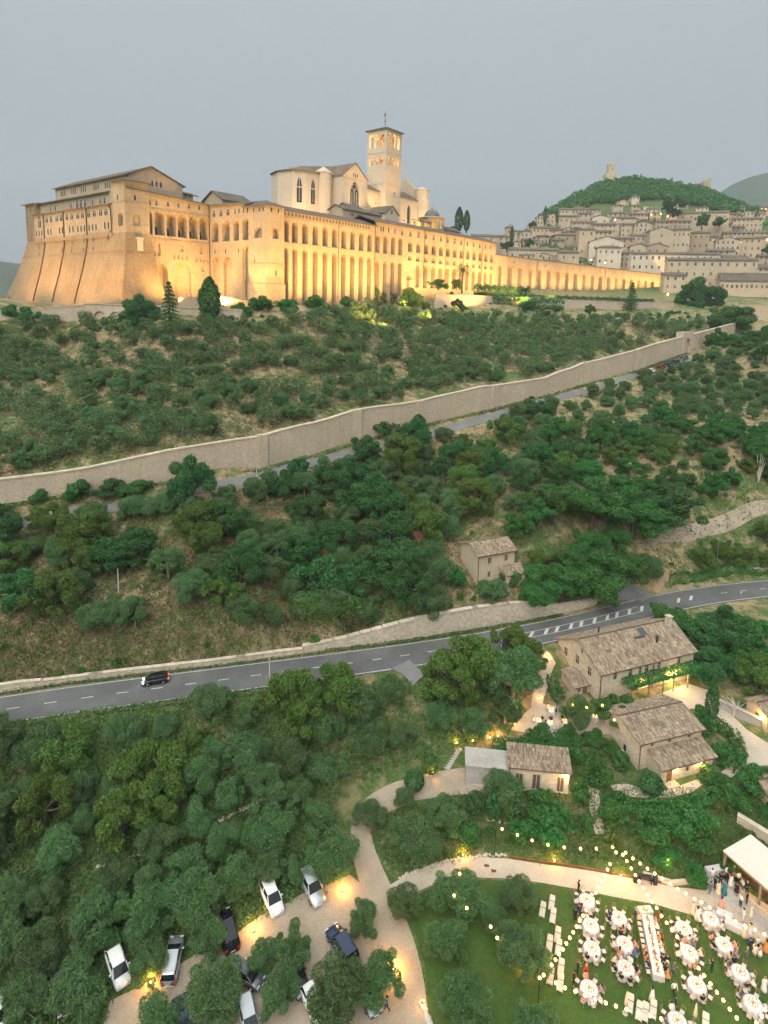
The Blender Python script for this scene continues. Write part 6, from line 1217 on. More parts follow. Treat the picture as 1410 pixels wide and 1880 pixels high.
# ------------------------------------------------------------------ named trees and shrubs
EX = [ # kind, x, base y, width, label, zs
 ('dark',257,592,64,'round dark tree on the terrace before the bastion',1.05),('fir',312,598,40,'open-branched conifer before the blind arches',1.1),('column',385,588,42,'tall columnar conifer before the monastery wing',.75),('fir',618,562,30,'small dark fir below the tall arches',.85),
 ('warm',682,560,52,'light pine-like tree below the arcade, left of its twin',1.),('warm',714,560,42,'narrow tree beside the light twin tree below the arcade',1.15),('warm',755,562,46,'loose tree left of the palm below the monastery',1.15),
 ('dark',1272,560,56,'larger of the two round dark trees before the hotel',1.2),('dark',1308,560,44,'smaller of the two round dark trees before the hotel',1.25),('broad',1340,600,80,'broad bush-like tree below the hotel wall',.7),('fir',1158,572,24,'thin conifer against the arcaded wall',1.2),
 ('bush',66,590,44,'bushy shrub at the foot of the scarp',1.),('bush',16,588,40,'leafy shrub at the left edge below the scarp',1.),('bush',44,592,30,'low shrub beside the scarp base',1.),
 ('bush',475,572,44,'shrub hiding the foot of the corner block',.9),('bush',530,572,40,'second shrub along the monastery foot',.9),('bush',580,566,36,'third shrub along the monastery foot',.9),('bush',440,580,40,'shrub at the ramp below the monastery',1.),('bush',640,566,40,'shrub below the fir of the monastery',.9),
 ('bush',140,912,62,'dense dark bush against the city wall at the left',.9),('dark',208,905,66,'tallest dark bush against the city wall',.55),('bush',75,918,36,'small bush at the left end of the city wall',.8),('bush',250,900,50,'low bush spreading along the city wall',.6),('dark',356,880,52,'round dark bush alone before the city wall',.6),('column',768,786,30,'upright dark shrub leaning on the city wall',.35),('bush',700,796,46,'left bush of the pair below the city wall',.7),('bush',738,790,44,'right bush of the pair below the city wall',.7),
 ('dark',600,1110,120,'big dark tree left of the reeds on the slope',.8),('dark',720,1075,100,'dark round tree below the ruined hut',.9),('olive',785,1130,70,'grey olive tree above the retaining wall',1.),('bush',840,1075,46,'bush at the corner of the hillside house',1.1),('olive',905,1105,60,'grey olive before the hillside house',.8),('bush',930,1075,36,'dark bush before the hillside annex',1.),
 ('broad',1030,1110,105,'spreading tree right of the hillside house',.9),('broad',1098,1108,110,'round tree between hillside house and side road',.85),('broad',1085,975,120,'big bright-green tree in the right wood',.8),('broad',1160,985,110,'second bright-green tree in the right wood',.8),('broad',975,1105,84,'leafy tree close to the hillside house',.9),('broad',1010,960,110,'green tree above the hillside house',.85),('dark',1215,965,100,'dark spreading tree in the right wood',.8),('broad',1140,1075,80,'light green tree by the side road',.85),
 ('broad',1225,1170,80,'tree beside the road markings behind the farmhouse',.75),('dark',1280,1190,96,'dark tree behind the farmhouse corner',.72),('dark',1335,1192,104,'great dark tree right of the farmhouse',.72),('broad',1395,1195,110,'bright green tree at the right edge',.72),('warm',1395,1262,90,'yellow-green tree at the right edge beside the courtyard',.7),('dark',1305,1245,84,'dark tree close to the farmhouse end wall',.7),('broad',1362,1240,90,'leafy tree behind the courtyard wall',.7),
 ('warm',945,1215,80,'tree hiding the road left of the farmhouse',1.1),('warm',860,1260,110,'light green tree below the blue road sign',.9),('olive',940,1290,110,'grey olive beside the garden steps',1.1),('warm',975,1235,66,'slim tree at the farmhouse steps',1.1),
 ('broad',1128,1330,84,'light green lit tree before the farmhouse',.75),('olive',1062,1340,72,'olive with hanging lights on the dining terrace',.9),('cypress',1303,1330,24,'ivy-like cypress beside the cottage',.8),('bush',1340,1395,56,'round leafy bush right of the cottage',0.85),('bush',1375,1440,64,'dark hedge-like bush on the right path',0.7),('bush',1290,1340,50,'bush at the rear corner of the cottage',1.1),
 ('clipped',1138,1412,34,'clipped round shrub left of the cottage',.85),('clipped',1194,1455,40,'clipped round shrub before the cottage',.8),('clipped',790,1415,32,'clipped ball shrub beside the garden stair',.8),('clipped',760,1447,40,'clipped ball shrub by the glowing path light',.7),('clipped',872,1492,30,'small clipped cone in the grass bank',1.2),('clipped',906,1497,28,'second clipped cone in the grass bank',1.25),('clipped',944,1506,32,'third clipped cone in the grass bank',1.2),
 ('olive',922,1480,66,'grey olive before the concrete store',1.1),('bush',985,1480,60,'dense shrub before the garden shed',0.8),('broad',1022,1505,60,'dark upright shrub below the shed',.75),('bush',1070,1528,34,'upright shrub beside the small path',1.4),('bush',1068,1468,40,'shrub at the right end of the shed',1.2),('bush',1080,1428,67,'dense bush between shed and cottage',0.85),('bush',1040,1392,72,'hedge-like bush behind the shed',0.65),('bush',985,1388,72,'dark bush above the shed roof',0.65),('bush',935,1388,56,'bush above the concrete store',0.65),('broad',1105,1385,60,'bush left of the cottage wall',.7),('bush',990,1352,40,'low bush before the lower dining tables',.7),('bush',1040,1354,44,'second low bush before the dining tables',.7),('bush',1090,1360,44,'low bush under the hanging lights',.8),
 ('bush',1130,1505,67,'dark shrub mass below the house path',0.75),('bush',1190,1520,80,'widest shrub mass below the house path',0.75),('bush',1260,1510,80,'shrub mass below the cottage at the right',0.75),('bush',1290,1555,64,'yellowish bush on the lit bank',0.65),('bush',1220,1575,48,'bush on the lit bank above the path',0.65),('bush',1350,1480,60,'shrub by the wooden kiosk',1.),('bush',1320,1450,64,'bush along the right path',0.75),('bush',1280,1620,46,'bush beside the party terrace',1.),('bush',1335,1595,40,'bush left of the bar',.9),('bush',1395,1450,48,'bush at the right edge by the kiosk',0.75),
 ('bush',860,1535,60,'flowering shrub with white blossoms on the bank',.7),('bush',960,1530,60,'second flowering shrub on the bank',.7),('bush',1010,1535,70,'lit flowering shrub on the bank',.7),('olive',745,1480,44,'small olive at the bend of the path',.8),('olive',680,1510,50,'small olive in the fork of the paths',.8),('olive',760,1560,80,'olive on the dry bank left of the stones',.7),('olive',820,1520,80,'wide low olive on the dry bank',.7),
 ('olive',745,1680,61,'olive at the corner of lawn and path',1.),('olive',840,1668,80,'olive with hanging bulbs at the lawn path',1.),('olive',950,1668,59,'olive leaning over the lawn path',1.),('olive',820,1752,74,'round olive in the middle of the dark lawn',1.),('olive',845,1872,90,'largest olive on the lawn, near the bottom',1.),('olive',905,1700,56,'olive right of the hanging bulbs',1.),('olive',962,1790,83,'olive beside the white loungers',1.1),('olive',935,1745,64,'olive behind the lounger olive',1.),('olive',985,1905,72,'olive cut by the lower edge near the loungers',1.),
 ('olive',668,1712,62,'olive at the parking lamp by the path',1.1),('olive',694,1832,90,'olive over the brightest path lamp',1.2),('olive',618,1864,116,'broad olive between the parked cars',1.),('olive',535,1772,84,'olive above the black estate car',1.),('olive',482,1782,60,'gnarled olive left of the car park middle',1.),('olive',512,1858,80,'olive at the bottom beside the white car',1.),('olive',392,1848,98,'olive in front of the small dark car',1.),('olive',268,1786,74,'olive above the lower left lamp',1.),('olive',150,1862,96,'olive spreading over the dark car at left',1.),('olive',382,1738,84,'olive over the black car',1.),('olive',285,1905,80,'olive cut by the lower edge at left',1.),('olive',540,1622,54,'olive between the two pale cars',1.),('olive',605,1598,80,'olive left of the path above the lamp',1.),('olive',436,1640,72,'olive left of the white car',1.),('olive',350,1680,90,'olive behind the grey estate car',1.),('olive',190,1720,110,'olive above the white hatchback',1.),
]
for k, x, y, w_, lb, zs in EX:
    t = plant_px(k, x, y, w_, lb, zs=zs, sink=1.6 if k in ('dark', 'broad', 'warm') and (y < 620 or zs < .65 or 1350 < y) else 0.); SPOTS.append((t.location.x, t.location.y, max(2.2, t.scale.x*PROTO[k][0][2]*.8)))
for i, (k, x, y, w_, Y, lb, zs) in enumerate([('palm',848,534,36,283,'palm tree standing on the piazza terrace',1.),('cypress',842,425,15,395,'taller cypress of the pair behind the monastery roof',.62),('cypress',856,425,13,395,'shorter cypress of the pair behind the monastery roof',.62),('bush',834,424,14,392,'shrub beside the cypress pair',1.),('cypress',939,448,7,500,'lone cypress at the left of the town',1.),('dark',978,424,16,540,'dark tree clump beside the shuttered house',1.2),('cypress',1000,412,7,560,'cypress in the upper town',1.),('cypress',1022,411,6,565,'small cypress under the castle hill',1.),
   ('dark',1236,396,40,545,'big cedar above the lit terrace in the town',.9),('dark',1288,418,24,530,'dark tree with a lamp in the upper town',1.3),('dark',972,455,18,470,'bush above the low town house',1.),('dark',930,460,26,470,'olive-like bush behind the arcade',.8),('broad',1412,470,22,470,'tree at the right edge of the town',1.),('broad',1320,415,24,530,'tree below the long upper house',.8),('fir',1355,385,9,600,'fir beside the upper right houses',1.2),('warm',838,531,22,280,'orange-lit bush beside the palm',1.),('broad',805,531,36,276,'umbrella-shaped tree left of the palm',.6)]):
    plant_px(k, x, y, w_, lb, zs=zs, Y=Y)
# ------------------------------------------------------------------ groves and woods
def where(base, cuts, rowcuts):
    def f(px, py, k):
        c = [n for v, n in cuts if px < v][0]; r = [n for v, n in rowcuts if py < v][0]
        nm = {'olive': 'olive tree', 'broad': 'green broadleaf tree', 'warm': 'yellowish oak', 'dark': 'dark holm oak', 'bush': 'leafy shrub', 'scrub': 'yellowish scrub bush', 'dry': 'dry brown bush'}[k]
        return '%s %s, %s, %s' % (nm, base, r, c)
    return f
W1 = where('inside the city wall', [(150, 'below the scarp'), (300, 'below the bastion'), (450, 'below the monastery wing'), (600, 'below the corner block'), (760, 'below the tall arches'), (920, 'below the short arches'), (1080, 'below the piazza wall'), (1500, 'near the gate')], [(640, 'highest rows'), (700, 'middle rows'), (760, 'lower rows'), (2000, 'close to the wall')])
TERR = [(-20,604),(450,602),(560,585),(700,578),(880,590),(1150,590),(1300,600),(1245,622),(1000,688),(655,748),(480,795),(0,872),(-20,872)]
spread([(-20,690),(300,690),(700,660),(1000,640),(1240,612),(1245,622),(1000,688),(655,748),(480,795),(0,872),(-20,872)], ['olive'], 4.6, 3600, (.75, 1.12), W1, 'olive trees inside the city wall', seed=3, bare=.45, zs=(.85, 1.05), maxn=46)
def far_grove(name, label, poly, rmin, tries, seed, bare, size=(.6, 1.0), mat='olive_leaf', nl=420, leaf=.46, R=2.4):
    rs = random.Random(seed); xs = [p[0] for p in poly]; ys = [p[1] for p in poly]; mine = []; P, Nn = [], []; tr = MB()
    for _ in range(tries):
        px, py = rs.uniform(min(xs), max(xs)), rs.uniform(min(ys), max(ys))
        if not inpoly((px, py), poly): continue
        x, y = Gf(px, py)
        if any((x-a)**2+(y-b)**2 < (rmin*rs.uniform(.85, 1.2))**2 for a, b in mine) or any((x-a)**2+(y-b)**2 < ((rmin+r)*.42)**2 for a, b, r in SPOTS) or not free(x, y, 1.): continue
        if math.sin(x*.11+1.7*math.sin(y*.13))*math.sin(y*.15+.6*math.sin(x*.07))+.35*math.sin(x*.33)*math.sin(y*.37) > bare: continue
        mine.append((x, y)); SPOTS.append((x, y, rmin)); sc_ = rs.uniform(*size); q, d = lobes_pts(make_lobes(R, R*1.25, .9, 13, .44, rs.randrange(9999)), nl); z = float(gh(x, y)); P.append(q*sc_+np.array([x, y, z])); Nn.append(d); tr.tube([(x, y, z-.4), (x, y, z+2*sc_)], .16*sc_, 5)
    P = np.concatenate(P); Nn = np.concatenate(Nn); o = P.mean(0); t = tag(link(name, None, None, o), label, 'grove', kind='stuff'); tag(link('crowns', leaf_mesh('crowns', P-o, Nn, leaf, mat, 1.6, .4), t), kind='stuff'); tr.v = [tuple(np.array(v)-o) for v in tr.v]; tag(tr.build('trunks', 'bark_pale', t), kind='stuff')
far_grove('olive_grove', 'dense olive rows right under the monastery terrace', [(-20,606),(450,604),(560,588),(700,580),(880,592),(1150,592),(1270,604),(1000,650),(700,665),(300,690),(-20,700)], 4.5, 4200, 34, .8, size=(.85, 1.25), nl=1150, leaf=.27, R=2.6)
far_grove('olive_grove', 'upper olive grove covering the terraces below the monastery', TERR, 4.3, 7500, 33, .6, size=(.85, 1.3), nl=1150, leaf=.27, R=2.6)
W2 = where('above the road', [(180, 'far left'), (360, 'left'), (540, 'left of the reeds'), (700, 'above the reeds'), (900, 'around the house'), (1500, 'towards the wood')], [(940, 'just below the lane'), (1030, 'in the upper half'), (1110, 'in the lower half'), (2000, 'just above the road')])
spread([(-20,955),(300,930),(650,850),(930,775),(1020,760),(960,940),(840,960),(820,1080),(690,1160),(560,1165),(420,1158),(200,1168),(60,1140),(0,1100)], ['olive', 'olive', 'olive', 'warm', 'dark', 'olive'], 4.0, 3200, (.85, 1.3), W2, 'trees between the lane and the road', holes=[[(170,985),(340,975),(330,1040),(200,1050)], [(-20,1060),(130,1060),(110,1110),(-20,1130)]], seed=5, bare=.55)
W3 = where('in the right-hand wood', [(1060, 'at its left side'), (1200, 'in its middle'), (1320, 'right of its middle'), (1600, 'at the right edge')], [(740, 'near the city wall'), (820, 'upper part'), (920, 'middle part'), (2000, 'lower part')])
spread([(1010,755),(1250,672),(1440,640),(1440,740),(1440,800),(1300,780),(1100,790),(960,830)], ['olive'], 4.6, 1500, (.75, 1.05), W3, 'trees of the right-hand wood', seed=6)
spread([(960,830),(1100,790),(1300,780),(1440,800),(1440,925),(1200,1000),(1190,1075),(1060,1110),(940,1060),(950,940)], ['broad', 'broad', 'dark', 'warm', 'broad', 'olive'], 4.6, 1500, (.6, 1.05), W3, 'trees of the right-hand wood', seed=7)
spread([(1210,1010),(1440,950),(1440,1040),(1220,1060)], ['scrub', 'bush', 'bush', 'warm'], 2.6, 700, (.5, .95), 'low shrub on the bank between dirt track and road', 'shrubs on the bank above the road', seed=8)
W4 = where('in the grove below the road', [(160, 'far left'), (330, 'left'), (500, 'left of centre'), (660, 'centre'), (820, 'right of centre'), (1500, 'towards the garden')], [(1330, 'along the road'), (1420, 'upper half'), (1520, 'middle'), (2000, 'lowest rows')])
spread([(-20,1325),(300,1290),(620,1252),(740,1300),(900,1240),(1000,1215),(960,1280),(930,1340),(850,1370),(760,1410),(640,1440),(560,1450),(400,1500),(200,1540),(-20,1560)], ['olive', 'warm', 'olive', 'olive', 'warm'], 3.7, 3400, (.82, 1.15), W4, 'trees below the road', seed=9)
spread([(-20,1560),(200,1540),(400,1500),(560,1450),(630,1460),(640,1590),(560,1625),(470,1670),(390,1715),(320,1755),(200,1830),(170,1890),(-20,1890)], ['olive'], 4.2, 2400, (.85, 1.12), W4, 'trees below the road', seed=10, holes=[[(180,1560),(300,1540),(310,1570),(190,1600)]])
# scrub and shrubs
spread([(-20,1120),(420,1120),(700,1165),(660,1190),(380,1226),(0,1280)], ['scrub', 'dry', 'scrub', 'bush'], 2.6, 1300, (.35, .75), 'small bush on the dry bank above the roadside wall', 'bushes on the dry bank above the road', seed=12, bare=.5)
spread([(30,900),(480,860),(770,790),(1000,735),(1000,750),(640,850),(480,885),(100,960)], ['scrub', 'bush', 'dry'], 3.4, 500, (.3, .7), 'small bush between city wall and lane', 'bushes along the lane', seed=13)
spread([(750,1000),(840,960),(960,1000),(960,1100),(820,1120),(700,1150),(690,1080)], ['scrub', 'bush', 'dry'], 2.4, 500, (.4, .9), 'garden shrub around the hillside house', 'shrubs around the hillside house', seed=14)
spread([(660,1480),(760,1470),(880,1450),(1050,1470),(1080,1540),(900,1560),(720,1600)], ['scrub', 'bush'], 2.2, 600, (.3, .65), 'small shrub on the grass bank above the lawn path', 'shrubs on the bank above the lawn path', seed=15)
spread([(1110,1490),(1330,1470),(1420,1480),(1400,1540),(1300,1570),(1120,1560)], ['bush', 'scrub'], 2.3, 600, (.6, 1.1), 'garden shrub below the stone houses', 'garden shrubs below the houses', seed=16)
spread([(430,575),(620,560),(800,552),(960,560),(1150,585),(1000,590),(700,590),(450,600)], ['bush', 'dark', 'scrub'], 3.6, 700, (.45, .8), 'dark shrub on the slope at the foot of the monastery', 'shrubs at the foot of the monastery', seed=17, maxn=29)
spread([(1130,580),(1240,575),(1340,590),(1345,612),(1270,612),(1180,602)], ['bush', 'scrub', 'bush'], 3.4, 500, (.7, 1.4), 'green shrub on the slope between city gate and hotel', 'shrubs below the hotel', seed=19)
spread([(1300,625),(1440,615),(1440,680),(1300,670)], ['olive', 'bush', 'broad'], 4., 300, (.6, 1.), 'tree at the right edge below the town wall', 'trees below the town wall', seed=20)
spread([(0,1250),(400,1265),(640,1250),(620,1300),(300,1320),(0,1345)], ['bush', 'scrub'], 2.2, 500, (.7, 1.2), 'roadside shrub on the downhill verge', 'shrubs on the downhill verge', seed=18)
# ------------------------------------------------------------------ hedges
def hedge(label, pts, width, h, mat='dark_leaf', dens=90, leaf=.2, world=False, name='hedge', zoff=0.):
    P = [np.array(p, float) for p in pts] if world else [G(*p) for p in pts]; o = P[0]; pp, nn = [], []
    for a, b in zip(P[:-1], P[1:]):
        L = np.linalg.norm((b-a)[:2]); n = int(L*dens); d = (b-a)[:2]/L; q = np.array([-d[1], d[0]]); t = NPR.rand(n); s = NPR.uniform(0, 2*math.pi, n); rr = 1+NPR.normal(0, .1, n)
        c = np.sign(np.cos(s))*np.abs(np.cos(s))**.6*width/2*rr; z = np.clip((np.sign(np.sin(s))*np.abs(np.sin(s))**.6*.5+.5)*h*rr*(1+.12*np.sin(t*L*1.3)), 0, None)
        x = a[0]+(b-a)[0]*t+q[0]*c; y = a[1]+(b-a)[1]*t+q[1]*c; zg = gh(x, y) if not world else a[2]+(b-a)[2]*t
        pp.append(np.stack([x, y, zg+z+zoff], 1)-o); nn.append(np.stack([q[0]*np.cos(s), q[1]*np.cos(s), np.sin(s)], 1))
    me = leaf_mesh('hedge', np.concatenate(pp), np.concatenate(nn), leaf, mat, flat=.7); return tag(link(name, me, None, o), label, 'hedge')
hedge('dark clipped hedge along the edge of the piazza', [at(872, 541, 288), at(970, 546, 300)], 2.4, 4.2, world=True, dens=160, leaf=.45)
hedge('low hedge on the parapet before the arcaded wall', [at(972, 549, 303), at(1080, 553, 312), at(1200, 557, 332)], 1.6, 1.9, world=True, dens=90, leaf=.4)
hedge('ivy hanging over the piazza terrace wall', [at(905, 562, 279), at(960, 566, 286), at(1035, 568, 295)], 1.2, 4.5, world=True, dens=90, leaf=.45, mat='broad_leaf')
hedge('hedge along the monastery drive', [(470, 566), (530, 563), (600, 558)], 1.6, 1.5, dens=60, leaf=.3)
hedge('vine trained over the farmhouse pergola', [Vector(FARM.matrix_basis @ Vector((4.2, -1.0, 2.75))), Vector(FARM.matrix_basis @ Vector((19.4, -1.0, 2.75)))], 2.3, .75, world=True, mat='broad_leaf', dens=330, leaf=.2, name='pergola_vine')
hedge('tall hedge between dining terrace and shed', [(905, 1392), (960, 1385), (1020, 1388), (1050, 1396)], 2.0, 2.3, dens=260)
hedge('low hedge along the dining terrace', [(965, 1356), (1030, 1360), (1090, 1366)], 1.2, 1.0, mat='broad_leaf', dens=160)
hedge('hedge curving along the right-hand drive', [(1300, 1330), (1345, 1355), (1358, 1385), (1335, 1415)], 1.6, 1.4, mat='broad_leaf', dens=200)
hedge('hedge along the path before the cottage', [(1120, 1478), (1180, 1492), (1240, 1490), (1300, 1472), (1340, 1452)], 1.4, 1.0, mat='broad_leaf', dens=220)
hedge('planting strip on the curved roadside wall', [(1230, 1072), (1300, 1060), (1420, 1048)], 1.0, .9, mat='broad_leaf', dens=120)
hedge('shrubs bordering the steps beside the farmhouse', [(1012, 1250), (1018, 1275), (1030, 1290)], 1.6, 1.4, mat='dark_leaf', dens=220)
hedge('overgrown verge at the foot of the retaining wall', [road_side(p, 4.0) for p in (600, 720, 840, 960, 1060)], .5, .4, world=True, mat='grass_blade', dens=60, leaf=.2)
hedge('strip of weeds on the roadside wall', [road_side(p, 3.8) for p in (-40, 120, 260, 420, 600)], .35, .3, world=True, mat='grass_blade', dens=50, leaf=.18)
hedge('grassy verge on the downhill side of the road', [road_side(p, -4.0) for p in (-40, 200, 400, 640)], .9, .5, world=True, mat='grass_blade', dens=70, leaf=.22)
hedge('weeds growing along the foot of the city wall', [(*q, float(gh(*q))) for q in side(WALLP, -.7)[:13]], .7, .5, world=True, mat='grass_blade', dens=26, leaf=.3)
for i, (x, y, w_, Y, k, lb) in enumerate(((1162, 347, 9, 735, 'fir', 'fir right of the castle keep on the crest'), (1175, 346, 5, 738, 'cypress', 'thin cypress on the castle hill crest'), (1208, 347, 9, 745, 'fir', 'fir in the middle of the castle hill crest'), (1232, 346, 10, 748, 'fir', 'tallest fir on the castle hill crest'), (1262, 350, 12, 750, 'dark', 'round tree left of the ruined tower'), (1058, 380, 10, 690, 'dark', 'dark tree on the left shoulder of the castle hill'), (1012, 405, 9, 640, 'dark', 'dark tree at the left foot of the castle hill'))): plant_px(k, x, y, w_, lb, zs=1.1, Y=Y)
# reeds
p = G(600, 1130); q = NPR.normal(size=(2600, 3))*np.array([2.6, 1.4, 0]); q[:, 2] = NPR.uniform(.1, 3.4, 2600); me = leaf_mesh('reeds', q, np.tile([[0, -1., .2]], (2600, 1)), .1, 'warm_leaf', 6., .8); tag(link('reed_clump', me, None, p), kind='stuff'), tag(COL.objects['reed_clump'], 'pale giant reeds growing on the slope above the road', 'reeds')
# ------------------------------------------------------------------ uncountable growth: dry grass tufts, hilltop wood, far trees
def tufts(name, poly, n, hgt, mats, label, seed, chk=True, wd=.5):
    rs = np.random.RandomState(seed); xs = [p[0] for p in poly]; ys = [p[1] for p in poly]; P = []
    while len(P) < n:
        px, py = rs.uniform(min(xs), max(xs)), rs.uniform(min(ys), max(ys))
        if not inpoly((px, py), poly): continue
        x, y = Gf(px, py)
        if chk and (KEEP[0][0](x, y) < 4.6 or KEEP[1][0](x, y) < 2.1 or KEEP[2][0](x, y) < .9 or KEEP[3][0](x, y) < 2.3 or any(inpoly((px, py), Q) for Q in NOGO)): continue
        P.append((x, y))
    P = np.array(P); k = 14; c = np.repeat(P, k, 0)+rs.normal(0, wd, (n*k, 2)); z = gh(c[:, 0], c[:, 1])+rs.uniform(.0, hgt, n*k); pts = np.column_stack([c, z]); o = pts.mean(0)
    me = leaf_mesh(name, pts-o, np.column_stack([rs.normal(0, .5, (n*k, 2)), np.full(n*k, .5)]), hgt*.42, mats, 2.6, .35); return tag(link(name, me, None, o), label, 'undergrowth', kind='stuff')
tufts('dry_grass', [(-20,600),(560,585),(1250,600),(1240,625),(655,752),(480,800),(0,880),(-20,880)], 3600, .45, 'dry_leaf', 'dry grass on the olive terraces', 1)
tufts('dry_grass', [(-20,930),(650,850),(1000,740),(1010,900),(900,1100),(560,1190),(-20,1285)], 5200, .4, 'dry_leaf', 'dry grass on the slope above the road', 2)
tufts('undergrowth', [(-20,930),(650,850),(1000,740),(1440,650),(1440,1060),(900,1110),(560,1190),(-20,1285)], 3600, .5, 'grass_blade', 'green undergrowth on the slope above the road', 3)
tufts('undergrowth', [(-20,1325),(620,1260),(980,1250),(940,1340),(640,1450),(640,1600),(200,1830),(180,1890),(-20,1890)], 4200, .42, 'grass_blade', 'rough grass under the trees below the road', 4)
tufts('undergrowth', [(660,1490),(900,1440),(1090,1450),(1400,1450),(1400,1590),(1250,1610),(900,1560),(720,1610)], 2600, .3, 'grass_blade', 'rough grass on the garden banks', 5, wd=.4)
tufts('undergrowth', [(-20,600),(1250,600),(1240,625),(655,752),(480,800),(0,880),(-20,880)], 2200, .5, 'grass_blade', 'green weeds on the olive terraces', 6)
# wooded hill: crowns that read as one mass
rs = np.random.RandomState(21); P, Nn = [], []
for px, py in [(rs.uniform(1000, 1400), rs.uniform(325, 400)) for _ in range(3200)]:
    d = ray(px, py); d /= d[1]; Ys = np.arange(560, 820, 5.); z = gh(d[0]*Ys, Ys); f = d[2]*Ys-z
    if not (f <= 0).any(): continue
    Y = Ys[int(np.argmax(f <= 0))]; x = d[0]*Y
    if py > np.interp(px, [1000, 1025, 1090, 1150, 1200, 1260, 1340, 1380, 1400], [404, 399, 378, 374, 368, 378, 396, 394, 394]): continue
    r = rs.uniform(2.0, 4.2); c = np.array([x, Y, float(gh(x, Y))+r*.75]); n = 34; dd_ = rs.normal(size=(n, 3)); dd_ /= np.linalg.norm(dd_, axis=1)[:, None]; dd_[:, 2] = np.abs(dd_[:, 2])*1.1; P.append(c+dd_*r*rs.uniform(.75, 1.05, (n, 1))); Nn.append(dd_)
P = np.concatenate(P); Nn = np.concatenate(Nn); o = P.mean(0)
tag(link('hilltop_wood', leaf_mesh('hilltop_wood', P-o, Nn, 1.7, 'broad_leaf', 1.3, .6), None, o), 'green wood covering the castle hill', 'wood', kind='stuff')
rs = np.random.RandomState(22); P, Nn = [], []
for _ in range(230):   # trees between the town houses
    px, py = rs.uniform(930, 1410), rs.uniform(385, 500); Y = np.interp(py, [385, 450, 500], [600, 505, 430])+rs.uniform(-10, 10); c = at(px, py, Y); c[2] = min(c[2], float(gh(c[0], c[1]))+3); r = rs.uniform(1.2, 2.6); n = 30; dd_ = rs.normal(size=(n, 3)); dd_ /= np.linalg.norm(dd_, axis=1)[:, None]; P.append(c+dd_*r); Nn.append(dd_)
P = np.concatenate(P); Nn = np.concatenate(Nn); o = P.mean(0); tag(link('town_greenery', leaf_mesh('town_greenery', P-o, Nn, 1.1, 'dark_leaf', 1.3, .6), None, o), 'garden greenery between the town houses', 'greenery', kind='stuff')

# every shared label gets its place in the row from left to right
def tidy_labels():
    by = {}
    for o in COL.objects:
        if o.parent is None and o.get('label') and o.get('category'): by.setdefault(o['label'], []).append(o)
    for lb, l in by.items():
        if len(l) < 2: continue
        l.sort(key=lambda o: proj(np.array(o.matrix_basis.translation))[0])
        for k, o in enumerate(l):
            s_ = lb+', '+('leftmost' if k == 0 else 'rightmost' if k == len(l)-1 else (ORD[k] if k < len(ORD) else 'number %d' % (k+1))+' from left'); o['label'] = s_ if len(s_.replace('-', ' ').split()) <= 16 else s_.replace(' from left', '').replace(', in its', ', its').replace(' the ', ' ', 1)
            if not o.get('group'): o['group'] = lb
# ------------------------------------------------------------------ cars
def paint(name, c, rough=.25, metal=.3):
    t = NT(name); t.color(c); t.b.inputs['Roughness'].default_value = rough; t.b.inputs['Metallic'].default_value = metal; t.b.inputs['Coat Weight'].default_value = .6; t.b.inputs['Coat Roughness'].default_value = .08; return t.m
paint('car_white', (.72, .72, .70), .3, 0); paint('car_silver', (.42, .43, .44), .3, .6); paint('car_black', (.012, .013, .016)); paint('car_grey', (.10, .11, .125)); paint('car_blue', (.02, .035, .075)); paint('car_red', (.25, .015, .01))
plain('tyre', (.015, .015, .016), .85); plain('rim', (.35, .36, .37), .35, .8); t = NT('car_glass'); t.color((.012, .016, .02)); t.b.inputs['Roughness'].default_value = .06; t.b.inputs['Specular IOR Level'].default_value = .6
emit('headlight_on', (.9, .95, 1), 25); plain('headlamp', (.6, .62, .64), .1, .2); plain('tail_lamp', (.35, .01, .01), .2); emit('tail_on', (1, .08, .03), 1.5); plain('plate', (.7, .7, .66), .5)
def loft(secs, mi=0):
    """sections = lists of (x, y, z) of equal length, skinned along the car"""
    mb = MB(); n = len(secs[0]); vs = [p for s in secs for p in s]
    fs = [(i*n+k, (i+1)*n+k, (i+1)*n+k+1, i*n+k+1) for i in range(len(secs)-1) for k in range(n-1)]
    mb.add(vs, fs+[tuple(range(n-1, -1, -1)), tuple((len(secs)-1)*n+k for k in range(n))], mi); return mb
